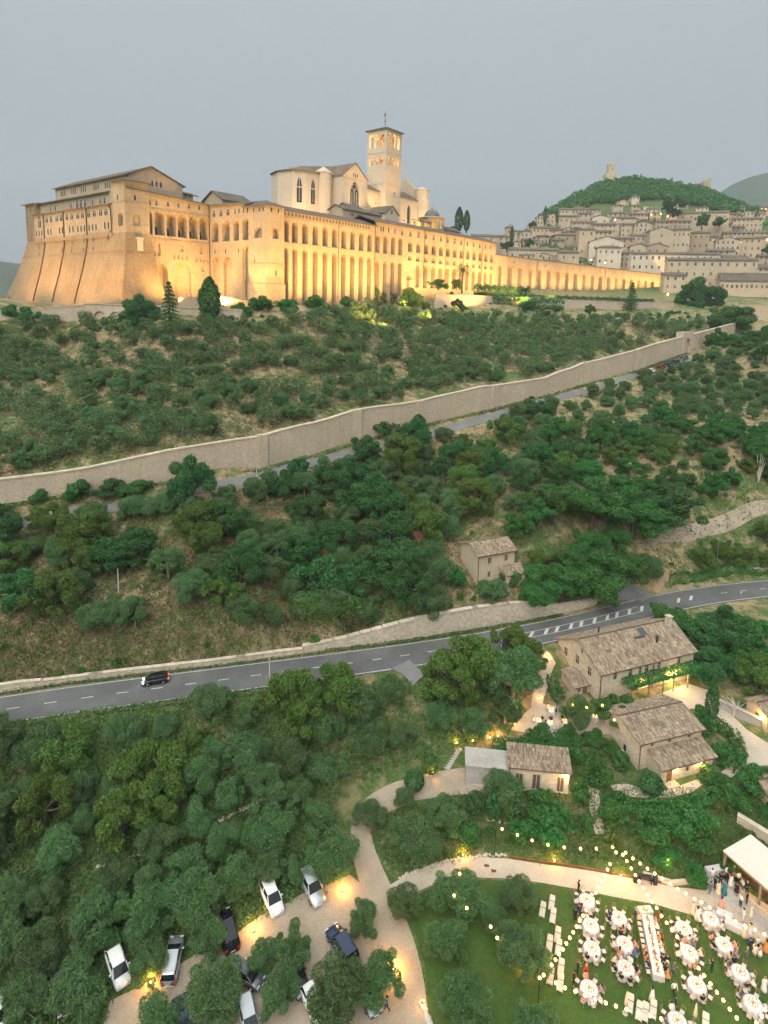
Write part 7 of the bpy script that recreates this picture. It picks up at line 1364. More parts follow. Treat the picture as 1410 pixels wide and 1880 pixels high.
def car_meshes(L=4.3, W=1.78, H=1.5, style='hatch'):
    hl = L/2; hw = W/2
    body = []
    for x, zt, w in ((-hl, .62, .80), (-hl+.1, .86, .9), (-hl+.5, .95, .97), (-.9, .97, 1.), (.6, .95, 1.), (1.0, .93, .99), (hl-.55, .80, .95), (hl-.12, .66, .86), (hl, .50, .76)):
        w *= hw; body.append([(x, -w*.94, .22), (x, -w, .45), (x, -w*.985, zt-.14), (x, -w*.9, zt), (x, w*.9, zt), (x, w*.985, zt-.14), (x, w, .45), (x, w*.94, .22), (x, -w*.94, .22)])
    b = loft(body)
    xs = {'hatch': (-hl+.18, -hl+.62, .55, 1.28), 'estate': (-hl+.12, -hl+.45, .5, 1.2), 'suv': (-hl+.12, -hl+.42, .45, 1.05), 'sedan': (-hl+.75, -hl+1.35, .45, 1.2), 'pickup': (-.55, -.35, .75, 1.3)}[style]
    g = []
    for x, z, w in ((xs[0], .93, .86), (xs[1], H-.08, .74), ((xs[1]+xs[2])/2, H, .76), (xs[2], H-.05, .75), (xs[3], .93, .88)):
        w *= hw; g.append([(x, -w*1.06 if z < 1 else -w*1.12, min(z, .93)), (x, -w, z-.03 if z > 1 else z), (x, -w*.9, z), (x, w*.9, z), (x, w, z-.03 if z > 1 else z), (x, w*1.06 if z < 1 else w*1.12, min(z, .93))])
    cab = loft(g)
    rf = MB()   # roof skin over the glass house
    q = [(xs[1]-.02, hw*.70, H-.065), (xs[1]+.12, hw*.74, H-.01), ((xs[1]+xs[2])/2, hw*.77, H+.012), (xs[2]-.06, hw*.74, H-.03)]
    vs = []
    for x, w, z in q: vs += [(x, -w, z-.05), (x, -w*.86, z+.012), (x, w*.86, z+.012), (x, w, z-.05)]
    rf.add(vs, [(i*4+k, (i+1)*4+k, (i+1)*4+k+1, i*4+k+1) for i in range(3) for k in range(3)])
    for s in (-1, 1):   # pillars
        for xa, xb in ((xs[2]-.02, xs[3]-.02), (xs[1]+.02, xs[0]+.02), ((xs[1]+xs[2])/2, (xs[1]+xs[2])/2+.03)):
            rf.tube([(xa, s*hw*.76, H-.05), (xb, s*hw*.90, .95)], .045, 5)
    wh = MB(); wh.lathe([(.17, -.1), (.31, -.09), (.325, 0), (.31, .09), (.17, .1)], 16); wh.v = [(x, z, y) for x, y, z in wh.v]
    ri = MB(); ri.lathe([(.02, -.115), (.19, -.105), (.2, .105), (.02, .115)], 10); ri.v = [(x, z, y) for x, y, z in ri.v]
    lp = MB().rbox(-.06, .1, -.2, .2, -.07, .08, .02); pl = MB().box(-.015, .015, -.26, .26, -.055, .055); mi = MB().rbox(-.09, .09, -.11, .11, -.07, .08, .02)
    return dict(body=b.mesh('body', 'car_white', True), cab=cab.mesh('windows', 'car_glass', False), roof=rf.mesh('roof', 'car_white', False), wheel=wh.mesh('tyre', 'tyre', True), rim=ri.mesh('rim', 'rim'), lamp=lp.mesh('lamp', 'headlamp'), plate=pl.mesh('number_plate', 'plate'), mirror=mi.mesh('mirror', 'car_white'), hl=hl, hw=hw, style=style)
CM = {'hatch': car_meshes(4.1, 1.76, 1.48, 'hatch'), 'mpv': car_meshes(4.3, 1.78, 1.6, 'estate'), 'estate': car_meshes(4.35, 1.74, 1.44, 'estate'), 'suv': car_meshes(4.5, 1.86, 1.66, 'suv'), 'pickup': car_meshes(5.0, 1.85, 1.72, 'pickup')}
def setm(o, m, i=0): o.material_slots[i].link = 'OBJECT'; o.material_slots[i].material = MATS[m]; return o
def car(kind, col, rear, front, label, name='parked_car', lights=False, sunroof=False, group='cars in the olive car park'):
    a, b = G(*rear), G(*front); m = (a+b)/2; d = b-a; c = CM[kind]; pitch = math.atan2(gh(*(m[:2]+d[:2]/np.linalg.norm(d[:2])*1.3))-gh(*(m[:2]-d[:2]/np.linalg.norm(d[:2])*1.3)), 2.6)
    t = thing(name, label, 'car', (m[0], m[1], float(gh(m[0], m[1]))+.09), 0, group); t.rotation_euler = (0, -pitch, math.atan2(d[1], d[0]))
    setm(link('body', c['body'], t), col); link('windows', c['cab'], t); setm(link('roof', c['roof'], t), col)
    for x in (-c['hl']+.85, c['hl']-.85):
        for s in (-1, 1): w_ = link('wheel', c['wheel'], t, (x, s*(c['hw']-.1), .325)); link('rim', c['rim'], w_)
    for s in (-1, 1):
        setm(link('headlight', c['lamp'], t, (c['hl']-.17, s*(c['hw']-.34), .62)), 'headlight_on' if lights else 'headlamp'); setm(link('tail_light', c['lamp'], t, (-c['hl']+.06, s*(c['hw']-.28), .78)), 'tail_on' if lights else 'tail_lamp')
        setm(link('mirror', c['mirror'], t, (.72, s*(c['hw']+.08), 1.0)), col)
    link('number_plate', c['plate'], t, (-c['hl']-.01, 0, .55)); link('number_plate', c['plate'], t, (c['hl']+.01, 0, .42))
    if sunroof: MB().rbox(-.75, .35, -.42, .42, 1.52, 1.555, .01).build('sunroof', 'car_glass', t)
    if kind == 'pickup': MB().box(-2.2, -.75, -.7, .7, .98, 1.02).build('load_bed', 'tyre', t)
    return t
car('mpv', 'car_white', (487, 1628), (508, 1678), 'white people carrier parked under the olives, facing the camera')
car('suv', 'car_silver', (560, 1612), (584, 1660), 'silver car with dark sunroof parked left of the lamp', sunroof=True)
car('suv', 'car_black', (424, 1740), (411, 1690), 'black car half hidden by an olive beside a lamp')
car('hatch', 'car_white', (208, 1758), (224, 1806), 'white hatchback above the lower left lamp')
car('estate', 'car_silver', (313, 1792), (322, 1746), 'narrow grey estate car between two olives')
car('estate', 'car_black', (100, 1800), (120, 1866), 'dark car under the olive at the far left')
car('suv', 'car_white', (-14, 1850), (4, 1900), 'pale car cut by the left edge')
car('suv', 'car_blue', (642, 1768), (612, 1718), 'dark blue car right of the car park middle')
car('pickup', 'car_black', (526, 1768), (550, 1818), 'black pickup in the middle of the car park')
car('hatch', 'car_grey', (668, 1812), (682, 1848), 'dark grey hatchback close to the gravel path')
car('estate', 'car_silver', (450, 1852), (462, 1905), 'silver car cut by the lower edge')
car('estate', 'car_white', (566, 1828), (592, 1884), 'white car beneath the broad olive at the bottom')
car('suv', 'car_blue', (334, 1862), (344, 1912), 'dark car with glossy roof at the lower edge')
car('hatch', 'car_grey', (438, 1790), (466, 1806), 'small dark car hidden behind an olive')
rc = car('hatch', 'car_black', (310, 1250), (262, 1258), 'black car driving down the road with headlights on', 'moving_car', True, group='moving traffic'); del rc['group']; rc.scale = (.92, .92, .92)
for i, (x, y, c) in enumerate(((1196, 684, 'car_white'), (1214, 677, 'car_red'), (1228, 672, 'car_black'), (1241, 667, 'car_blue'), (1256, 660, 'car_grey'), (1384, 662, 'car_grey'))):
    car('hatch', c, (x-5, y+3), (x+5, y-2), ['pale car at the lower end of the row by the city gate', 'red car in the row by the city gate', 'black car in the row by the city gate', 'dark blue car in the row by the city gate', 'grey car nearest the city gate', 'grey car alone at the right below the hotel'][i], group='cars parked by the city gate')
# ------------------------------------------------------------------ people
plain('skin', (.48, .30, .21), .6); plain('hair_dark', (.03, .02, .014), .6); plain('hair_brown', (.10, .055, .03), .6); plain('hair_fair', (.32, .22, .11), .6)
for n_, c_ in dict(cloth_black=(.014, .014, .017), cloth_navy=(.018, .03, .07), cloth_grey=(.12, .135, .16), cloth_white=(.70, .68, .64), cloth_red=(.55, .03, .015), cloth_pink=(.55, .27, .22), cloth_teal=(.03, .16, .19), cloth_cream=(.62, .52, .38), cloth_lilac=(.33, .22, .30), cloth_orange=(.58, .24, .08), cloth_blue=(.08, .16, .34), cloth_green=(.05, .14, .08)).items(): plain(n_, c_, .85, vary=.1)
def body_mesh(pose):
    """one continuous skinned figure 1.75 m tall; slots: skin, top, bottom, shoes"""
    V = {'pel': (0, 0, .94, .135), 'wai': (0, .0, 1.1, .13), 'che': (0, -.01, 1.32, .15), 'nek': (0, 0, 1.48, .062), 'chi': (0, .02, 1.56, .072), 'hed': (0, .015, 1.645, .098), 'top': (0, .005, 1.71, .075), 'nos': (0, .125, 1.63, .018)}
    E = [('pel', 'wai'), ('wai', 'che'), ('che', 'nek'), ('nek', 'chi'), ('chi', 'hed'), ('hed', 'top'), ('hed', 'nos')]
    for s, k in ((-1, 'l'), (1, 'r')):
        if pose == 'sit': leg = [(s*.1, .05, .52, .095), (s*.12, .42, .5, .07), (s*.12, .46, .28, .055), (s*.12, .45, .09, .042), (s*.12, .6, .04, .035)]
        elif pose == 'walk': f = s; leg = [(s*.09, .0, .88, .1), (s*.095, .12*f+.03, .5, .068), (s*.095, .2*f-.06, .28, .055), (s*.095, .24*f-.04, .09, .042), (s*.1, .24*f+.1, .04, .035)]
        else: leg = [(s*.095, 0, .88, .1), (s*.105, .02, .5, .068), (s*.105, -.01, .3, .056), (s*.105, -.02, .09, .042), (s*.12, .13, .04, .036)]
        if pose == 'sit': arm = [(s*.19, 0, 1.41, .062), (s*.25, .05, 1.16, .048), (s*.2, .28, 1.1, .037), (s*.15, .36, 1.1, .03)]
        elif pose == 'hold': arm = [(s*.19, 0, 1.41, .062), (s*.26, -.03, 1.14, .048), (s*.17, .22, 1.16, .037), (s*.14, .3, 1.18, .03)]
        elif pose == 'walk': arm = [(s*.19, 0, 1.41, .062), (s*.25, -.1*s, 1.16, .048), (s*.25, -.14*s+.08, .93, .037), (s*.24, -.14*s+.12, .84, .03)]
        else: arm = [(s*.19, 0, 1.41, .062), (s*.25, -.02, 1.14, .048), (s*.25, .06, .92, .037), (s*.24, .08, .83, .03)]
        if pose == 'sit': arm = [(x, y, z-.42+.0, r) for x, y, z, r in arm]
        for i, q in enumerate(leg): V['L%d' % i+k] = q
        E.append(('pel', 'L0'+k)); E += [('L%d' % i+k, 'L%d' % (i+1)+k) for i in range(4)]
        for i, q in enumerate(arm): V['A%d' % i+k] = q
        E.append(('che', 'A0'+k)); E += [('A%d' % i+k, 'A%d' % (i+1)+k) for i in range(3)]
        w_ = np.array(arm[3][:3]); d = w_-np.array(arm[2][:3]); d /= np.linalg.norm(d); sd = np.array([1., 0, 0]) if abs(d[2]) > .5 else np.array([0, 0, 1.])
        if abs(d[2]) > .5: sd = np.array([0, 1., 0])
        for j, (off, ln) in enumerate(((-.03, .085), (-.01, .1), (.012, .095), (.032, .075), (.045, .04))):
            V['F%d' % j+k] = (*(w_+d*(ln+.0)+sd*off), .011); E.append(('A3'+k, 'F%d' % j+k))
    if pose == 'sit':
        for n in ('pel', 'wai', 'che', 'nek', 'chi', 'hed', 'top', 'nos'): x, y, z, r = V[n]; V[n] = (x, y, z-.42, r)
    names = list(V); ix = {n: i for i, n in enumerate(names)}; me = bpy.data.meshes.new('b'); me.from_pydata([V[n][:3] for n in names], [(ix[a], ix[b]) for a, b in E], []); o = bpy.data.objects.new('b', me); COL.objects.link(o)
    sk = o.modifiers.new('s', 'SKIN'); sk.use_smooth_shade = True; o.modifiers.new('u', 'SUBSURF').levels = 1; o.modifiers['u'].render_levels = 1
    for i, n in enumerate(names): d = me.skin_vertices[0].data[i]; r = V[n][3]; d.radius = (r*(1.25 if n in ('che', 'wai', 'pel') else 1), r*(.8 if n in ('che', 'wai', 'pel') else 1)); d.use_root = n == 'pel'
    ev = o.evaluated_get(bpy.context.evaluated_depsgraph_get()); r = bpy.data.meshes.new_from_object(ev); bpy.data.objects.remove(o)
    r.name = 'person_'+pose; r.materials.clear()
    for m in ('skin', 'cloth_black', 'cloth_black', 'tyre'): r.materials.append(MATS[m])
    hz_ = 1.46-(.42 if pose == 'sit' else 0); hip = .93-(.42 if pose == 'sit' else 0); hands = [np.array(V['A3'+k][:3]) for k in 'lr']
    for p in r.polygons:
        c = np.array(p.center); i = 1
        if c[2] > hz_ and abs(c[0]) < .16: i = 0
        elif min(np.linalg.norm(c-h) for h in hands) < .115 and not (c[2] < hip-.3 and pose == 'sit'): i = 0
        elif c[2] < .11: i = 3
        elif c[2] < hip and abs(c[0]) < .22 and not (pose == 'hold' and c[1] > .15): i = 2
        p.material_index = i
    r.polygons.foreach_set('use_smooth', [True]*len(r.polygons)); return r
BODY = {p: body_mesh(p) for p in ('stand', 'walk', 'hold', 'sit')}
def hair_mesh(longh):
    mb = MB(); mb.lathe([(.115, -.03), (.118, .03), (.1, .085), (.05, .115), (.005, .122)], 10, (0, -.012, 1.645))
    if longh: mb.lathe([(.06, -.3), (.095, -.22), (.105, -.05), (.09, .02)], 8, (0, -.06, 1.64))
    return mb.mesh('hair', 'hair_dark', True)
HAIR = {0: hair_mesh(False), 1: hair_mesh(True)}
SKIRT = {}
for k_, prof in {'long': [(.34, .06), (.30, .35), (.22, .75), (.165, 1.02), (.15, 1.12)], 'knee': [(.26, .52), (.22, .75), (.165, 1.02), (.15, 1.12)], 'sit': [(.2, .42), (.25, .5), (.19, .62), (.16, .72)]}.items():
    m = MB().lathe([(r, z) for r, z in prof], 12); SKIRT[k_] = m.mesh('dress', 'cloth_white', True)
APRON = MB().box(-.15, .15, .125, .14, .55, 1.2).mesh('apron', 'cloth_black')
def person(pos, face, top, bottom, label, pose='stand', hair='hair_dark', longh=0, dress=None, h=1., group=None, z=None):
    t = tag(link('person', BODY[pose], None, (pos[0], pos[1], z if z is not None else float(gh(pos[0], pos[1]))+.05), face, h), label, 'person', group)
    setm(t, 'skin', 0); setm(t, top, 1); setm(t, bottom if not dress else 'skin', 2)
    setm(link('hair', HAIR[longh], t, (0, 0, -.42 if pose == 'sit' else 0)), hair)
    if dress: setm(link('dress', SKIRT['sit' if pose == 'sit' else dress], t), bottom)
    return t
def Z6(x, y): return 960+x*.3191, 1480+y*.3191
def L6(x, y, h=0.): p = atz(*Z6(x, y), LAWN+h); return p
LAWN = float(gh(*G(1200, 1760)[:2]))+.045
# ------------------------------------------------------------------ dinner on the lawn
plain('linen', (.50, .475, .46), .9, vary=.04); plain('chair_wood', (.30, .20, .11), .6, vary=.2); plain('cushion', (.47, .45, .42), .9); plain('flower_mix', (.45, .16, .12), .8, vary=.5); plain('china', (.75, .74, .72), .3); plain('canvas', (.62, .53, .37), .9, vary=.08)
emit('candle_flame', (1, .5, .12), 14); plain('wax', (.7, .62, .48), .5); plain('lounger_white', (.50, .465, .38), .7, vary=.05); plain('dark_strap', (.03, .03, .03), .7); plain('leaf_garland', (.06, .10, .035), .8, vary=.5)
for m in ('candle_flame', 'lamp_glow', 'bulb', 'flood_glass', 'lit_pane', 'warm_pane', 'headlight_on', 'tail_on'): MATS[m].cycles.emission_sampling = 'NONE'
def cloth_mesh(R, h=.74, n=64, folds=9):
    vs = [(0, 0, h)]; fs = []; rings = [(R*.5, h, 0), (R*.985, h, 0), (R+.012, h-.03, .01), (R+.03, h-.25, .06), (R+.06, h-.5, .1), (R+.09, .03, .13)]
    for r, z, am in rings:
        for k in range(n): a = 2*math.pi*k/n; q = r+am*(math.sin(folds*a)+.35*math.sin(2*folds*a+1)); vs.append((q*math.cos(a), q*math.sin(a), z))
    fs += [(0, 1+k, 1+(k+1) % n) for k in range(n)]
    for i in range(len(rings)-1): fs += [(1+i*n+k, 1+(i+1)*n+k, 1+(i+1)*n+(k+1) % n, 1+i*n+(k+1) % n) for k in range(n)]
    m = MB(); m.add(vs, fs); return m.mesh('tablecloth', 'linen', True)
def rect_cloth(L, W, h=.75):
    n = 80; P = []; per = 2*(L+W)
    for k in range(n):
        s = per*k/n
        if s < L: P.append((s-L/2, -W/2, 0, -1))
        elif s < L+W: P.append((L/2, s-L-W/2, 1, 0))
        elif s < 2*L+W: P.append((L/2-(s-L-W), W/2, 0, 1))
        else: P.append((-L/2, W/2-(s-2*L-W), -1, 0))
    m = MB(); vs = [(x, y, h) for x, y, a, b in P]
    for d, z, am in ((.012, h-.03, 0), (.03, h-.3, .02), (.05, .03, .05)): vs += [(x+a*(d+am*math.sin(k*2.2)), y+b*(d+am*math.sin(k*2.2)), z) for k, (x, y, a, b) in enumerate(P)]
    m.add(vs, [tuple(range(n))]+[(i*n+k, (i+1)*n+k, (i+1)*n+(k+1) % n, i*n+(k+1) % n) for i in range(3) for k in range(n)]); return m.mesh('tablecloth', 'linen')
CLOTH = {'r': cloth_mesh(.88), 's': cloth_mesh(.5, .74, 40, 6), 'l': rect_cloth(6.6, 1.15), 'b': rect_cloth(2.7, .8), 'c': rect_cloth(1.6, .8)}
TOPM = MB().lathe([(.86, .70), (.86, .735)], 24).mesh('tabletop', 'old_wood'); PEDM = MB().lathe([(.3, 0), (.28, .04), (.05, .08), (.05, .7)], 10).mesh('pedestal', 'iron')
_c = MB().rbox(-.21, .21, -.2, .22, .44, .50, .02); SEAT = _c.mesh('seat', 'cushion')
_b = MB()
for s in (-.19, .19): _b.tube([(s, -.2, .42), (s*.98, -.24, .7), (s*.95, -.27, .93)], .017, 6)
_b.tube([(-.18, -.27, .93), (0, -.285, .95), (.18, -.27, .93)], .02, 6); _b.tube([(-.18, -.22, .52), (.17, -.265, .9)], .01, 5); _b.tube([(.18, -.22, .52), (-.17, -.265, .9)], .01, 5); BACK = _b.mesh('backrest', 'chair_wood')
FRM = MB().box(-.2, .2, -.2, .2, .405, .438).mesh('seat_frame', 'chair_wood')
LEGS = [MB().tube([(x, y, 0), (x*.93, y*.95, .42)], .016, 5).mesh('leg', 'chair_wood') for x, y in ((-.19, -.21), (.19, -.21), (-.19, .2), (.19, .2))]
def chair(x, y, face, label, group):
    t = thing('dining_chair', label, 'chair', (x, y, float(gh(x, y))+.045), face, group); link('seat', SEAT, t); link('seat_frame', FRM, t); link('backrest', BACK, t)
    for l in LEGS: link('leg', l, t)
    return t
TW = MB()
for k in range(9):
    a = 2*math.pi*k/9; TW.lathe([(.13, 0), (.14, .015), (.09, .016)], 8, (.62*math.cos(a), .62*math.sin(a), .745)); TW.lathe([(.03, 0), (.008, .02), (.008, .1), (.035, .13), (.03, .2)], 6, (.42*math.cos(a+.2), .42*math.sin(a+.2), .745), 1)
TWM = TW.mesh('tableware', ['china', 'window_glass'])
FLW = MB()
for k in range(26): a = rnd.uniform(0, 6.28); r = rnd.uniform(0, .2); FLW.lathe([(.01, -.035), (.045, 0), (.01, .04)], 5, (r*math.cos(a), r*math.sin(a), .07+rnd.uniform(0, .12)))
FLM = FLW.mesh('flowers', 'flower_mix'); BOWL = MB().lathe([(.06, 0), (.12, .03), (.14, .08)], 10).mesh('bowl', 'chair_wood')
CND = MB().lathe([(.03, 0), (.03, .12)], 6).mesh('candle', 'wax'); FLA = MB().lathe([(.004, .13), (.028, .16), (.02, .2), (.002, .24)], 6).mesh('flame', 'candle_flame')
def centrepiece(x, y, z, label, light=4.5):
    t = thing('centrepiece', label, 'centrepiece', (x, y, z), 0, 'flower centrepieces on the dinner tables'); link('bowl', BOWL, t); link('flowers', FLM, t)
    for k in range(3): a = 2.1*k+.4; c = link('candle', CND, t, (.26*math.cos(a), .26*math.sin(a), 0)); link('flame', FLA, c)
    warm_point('candle_light', (0, 0, .42), light, .06, (1, .6, .24), t)
SIDES = ['far side', 'far right', 'right side', 'near right', 'near side', 'near left', 'left side', 'far left']
GUESTW = ['cloth_white', 'cloth_pink', 'cloth_lilac', 'cloth_cream', 'cloth_blue', 'cloth_teal', 'cloth_orange', 'cloth_white', 'cloth_green']; CN = lambda c: c.replace('cloth_', '')
def seat_person(x, y, face, who, man, col):
    ct = col; person((x, y), face, 'cloth_white' if man and rnd.random() < .3 else ct, ct if not man else 'cloth_black', who, 'sit', rnd.choice(['hair_dark', 'hair_brown', 'hair_fair']), 0 if man else 1, None if man else 'sit', rnd.uniform(.95, 1.05), z=float(gh(x, y))+.05, group='seated dinner guests')
def round_table(zx, zy, nm, seats, nch=8):
    p = L6(zx, zy, .75); x, y = p[0], p[1]; z = float(gh(x, y))+.045
    t = thing('round_table', 'round table under white linen, '+nm, 'table', (x, y, z), rnd.uniform(0, 3), 'round tables on the lawn'); link('tabletop', TOPM, t); link('pedestal', PEDM, t)
    tag(link('tablecloth', CLOTH['r'], None, (x, y, z), rnd.uniform(0, 6)), 'white linen cloth on the round table '+nm, 'tablecloth', 'white cloths of the round tables')
    tag(link('tableware', TWM, None, (x, y, z), rnd.uniform(0, 6)), 'plates and glasses on the round table '+nm, 'tableware', kind='stuff')
    centrepiece(x, y, z+.745, 'candlelit flowers on the table '+nm)
    for k in range(nch):
        a = math.pi/2-2*math.pi*k/nch; cx_, cy_ = x+1.3*math.cos(a), y+1.3*math.sin(a); f = a+math.pi/2
        chair(cx_, cy_, f, 'white-cushioned chair, %s of the table %s' % (SIDES[k % 8], nm), 'chairs around the round tables')
        if k in seats: man, col = seats[k]; seat_person(x+1.22*math.cos(a), y+1.22*math.sin(a), f, 'guest in %s seated %s of the table %s' % (CN(col), SIDES[k], nm), man, col)
B_, W_ = (True, 'cloth_black'), (False, 'cloth_white'); NV, PK, LI, GR, CR, OR, BL = (True, 'cloth_navy'), (False, 'cloth_pink'), (False, 'cloth_lilac'), (True, 'cloth_grey'), (False, 'cloth_cream'), (False, 'cloth_orange'), (False, 'cloth_blue')
for a in [(368, 540, 'at the upper left corner', {5: PK, 6: W_}), (392, 685, 'second in the left column', {}), (398, 822, 'third in the left column', {4: B_, 5: B_}), (382, 1052, 'beside the woman in red', {2: LI, 3: W_, 5: PK, 4: W_, 0: PK}), (552, 640, 'left of the cake table', {4: OR, 3: W_, 6: NV}), (586, 790, 'left of the long table', {0: B_, 2: PK, 5: PK, 3: BL, 6: B_}), (592, 932, 'left of the long table foot', {7: CR, 6: B_, 5: B_, 4: B_, 2: B_, 1: B_, 3: W_}), (926, 702, 'right of the long table head', {5: NV, 4: NV, 6: W_, 3: B_}),
  (958, 842, 'right of the long table middle', {0: PK, 1: GR, 2: CR, 4: OR, 6: W_}), (1082, 648, 'closest to the terrace steps', {3: B_, 7: W_}), (1158, 798, 'before the white buffet', {2: PK, 3: LI, 4: CR, 6: B_, 7: PK}), (1252, 960, 'near the right edge', {0: B_, 6: B_, 4: B_, 3: W_, 7: GR}), (1002, 1030, 'alone in the lower middle', {4: B_}), (1325, 1135, 'in the lower right corner', {7: GR}), (890, 1232, 'cut by the lower edge', {6: GR, 0: W_})]: round_table(*a)
# long head table
pa, pb = L6(728, 690, .75), L6(768, 895, .75); m = (pa+pb)/2; d = (pb-pa)[:2]; ln = float(np.linalg.norm(d)); an = math.atan2(d[1], d[0]); zt = float(gh(m[0], m[1]))+.045
t = thing('long_table', 'long banquet table with garland and candles in the middle of the lawn', 'table', (m[0], m[1], zt), an); MB().box(-3.28, 3.28, -.56, .56, .70, .735).build('tabletop', 'old_wood', t)
for x in (-2.8, 2.8):
    for y in (-.45, .45): MB().box(x-.04, x+.04, y-.04, y+.04, 0, .7).build('leg', 'old_wood', t)
tag(link('tablecloth', CLOTH['l'], None, (m[0], m[1], zt), an), 'long white cloth of the head table', 'tablecloth')
gl = thing('table_garland', 'green and red garland with candles along the long table', 'garland', (m[0], m[1], zt+.75), an)
mb = MB()
for k in range(170): x = rnd.uniform(-3.1, 3.1); mb.lathe([(.01, -.03), (.06, 0), (.01, .05)], 5, (x, rnd.gauss(0, .07), .05+rnd.uniform(0, .06)), rnd.random() < .35)
mb.build('greenery', ['leaf_garland', 'flower_mix'], gl)
for k in range(9): c = link('candle', CND, gl, (-2.9+.72*k, .12*(-1)**k, 0)); link('flame', FLA, c)
for k in range(3): warm_point('candle_light', (-2.2+2.2*k, 0, .5), 5, .06, (1, .6, .24), gl)
mb = MB()
for k in range(10):
    for s in (-1, 1): mb.lathe([(.13, 0), (.14, .015), (.09, .016)], 8, (-2.9+.64*k, s*.38, .0)); mb.lathe([(.03, 0), (.008, .02), (.008, .1), (.035, .13), (.03, .2)], 6, (-2.75+.64*k, s*.24, 0), 1)
tag(mb.build('tableware', ['china', 'window_glass'], None, (m[0], m[1], zt+.752), an), 'plates and glasses along the long table', 'tableware', kind='stuff')
u_ = d/ln; v_ = np.array([-u_[1], u_[0]]); NTH = ['first', 'second', 'third', 'fourth', 'fifth', 'sixth', 'seventh', 'eighth', 'ninth', 'tenth']
hs_ = {(0, -1): CR, (0, 1): PK, (1, 1): W_, (3, 1): OR, (4, 1): CR, (5, 1): W_, (6, -1): PK, (7, -1): OR, (7, 1): CR, (8, -1): NV, (8, 1): B_, (9, 1): OR}
for k in range(10):
    for s in (-1, 1):
        q = m[:2]+u_*(-2.95+.655*k)+v_*s*.98; f = an+(math.pi if s > 0 else 0); sd = 'right' if s > 0 else 'left'
        chair(q[0], q[1], f, '%s chair from the far end on the %s of the long table' % (NTH[k], sd), 'chairs along the long table')
        if (k, s) in hs_: seat_person(*(m[:2]+u_*(-2.95+.655*k)+v_*s*.92), f, 'guest in %s, %s place on the %s of the long table' % (CN(hs_[(k, s)][1]), NTH[k], sd), *hs_[(k, s)])
# cake table, buffet tables
def cloth_table(kind, p, an, label, cat='table', items=None):
    z = float(gh(p[0], p[1]))+.05; t = thing('cloth_table', label, cat, (p[0], p[1], z), an); hl_ = {'b': 1.35, 'c': .8}[kind]; MB().box(-hl_, hl_, -.38, .38, .70, .735).build('tabletop', 'old_wood', t)
    for x in (-hl_+.15, hl_-.15): MB().box(x-.03, x+.03, -.3, .3, 0, .7).build('trestle', 'old_wood', t)
    tag(link('tablecloth', CLOTH[kind], None, (p[0], p[1], z), an), 'white cloth of the '+label, 'tablecloth'); return t, z
p = L6(705, 590, .75); cloth_table('c', p, .1, 'small cake table at the far edge of the lawn'); z = float(gh(p[0], p[1]))+.8
ck = thing('wedding_cake', 'peach tiered cake on the small table at the lawn edge', 'cake', (p[0], p[1], z)); MB().lathe([(.3, 0), (.3, .12)], 16).build('bottom_tier', 'cloth_orange', ck); MB().lathe([(.2, .12), (.2, .24)], 16).build('top_tier', 'cloth_cream', ck)
p = L6(1240, 690, .75); cloth_table('b', p, -.55, 'white buffet table along the terrace edge'); p = L6(1110, 385, .75); cloth_table('b', p, .2, 'white drinks table beside the bar'); p = L6(1160, 618, .75); cloth_table('c', p, -.5, 'small white table at the terrace corner')
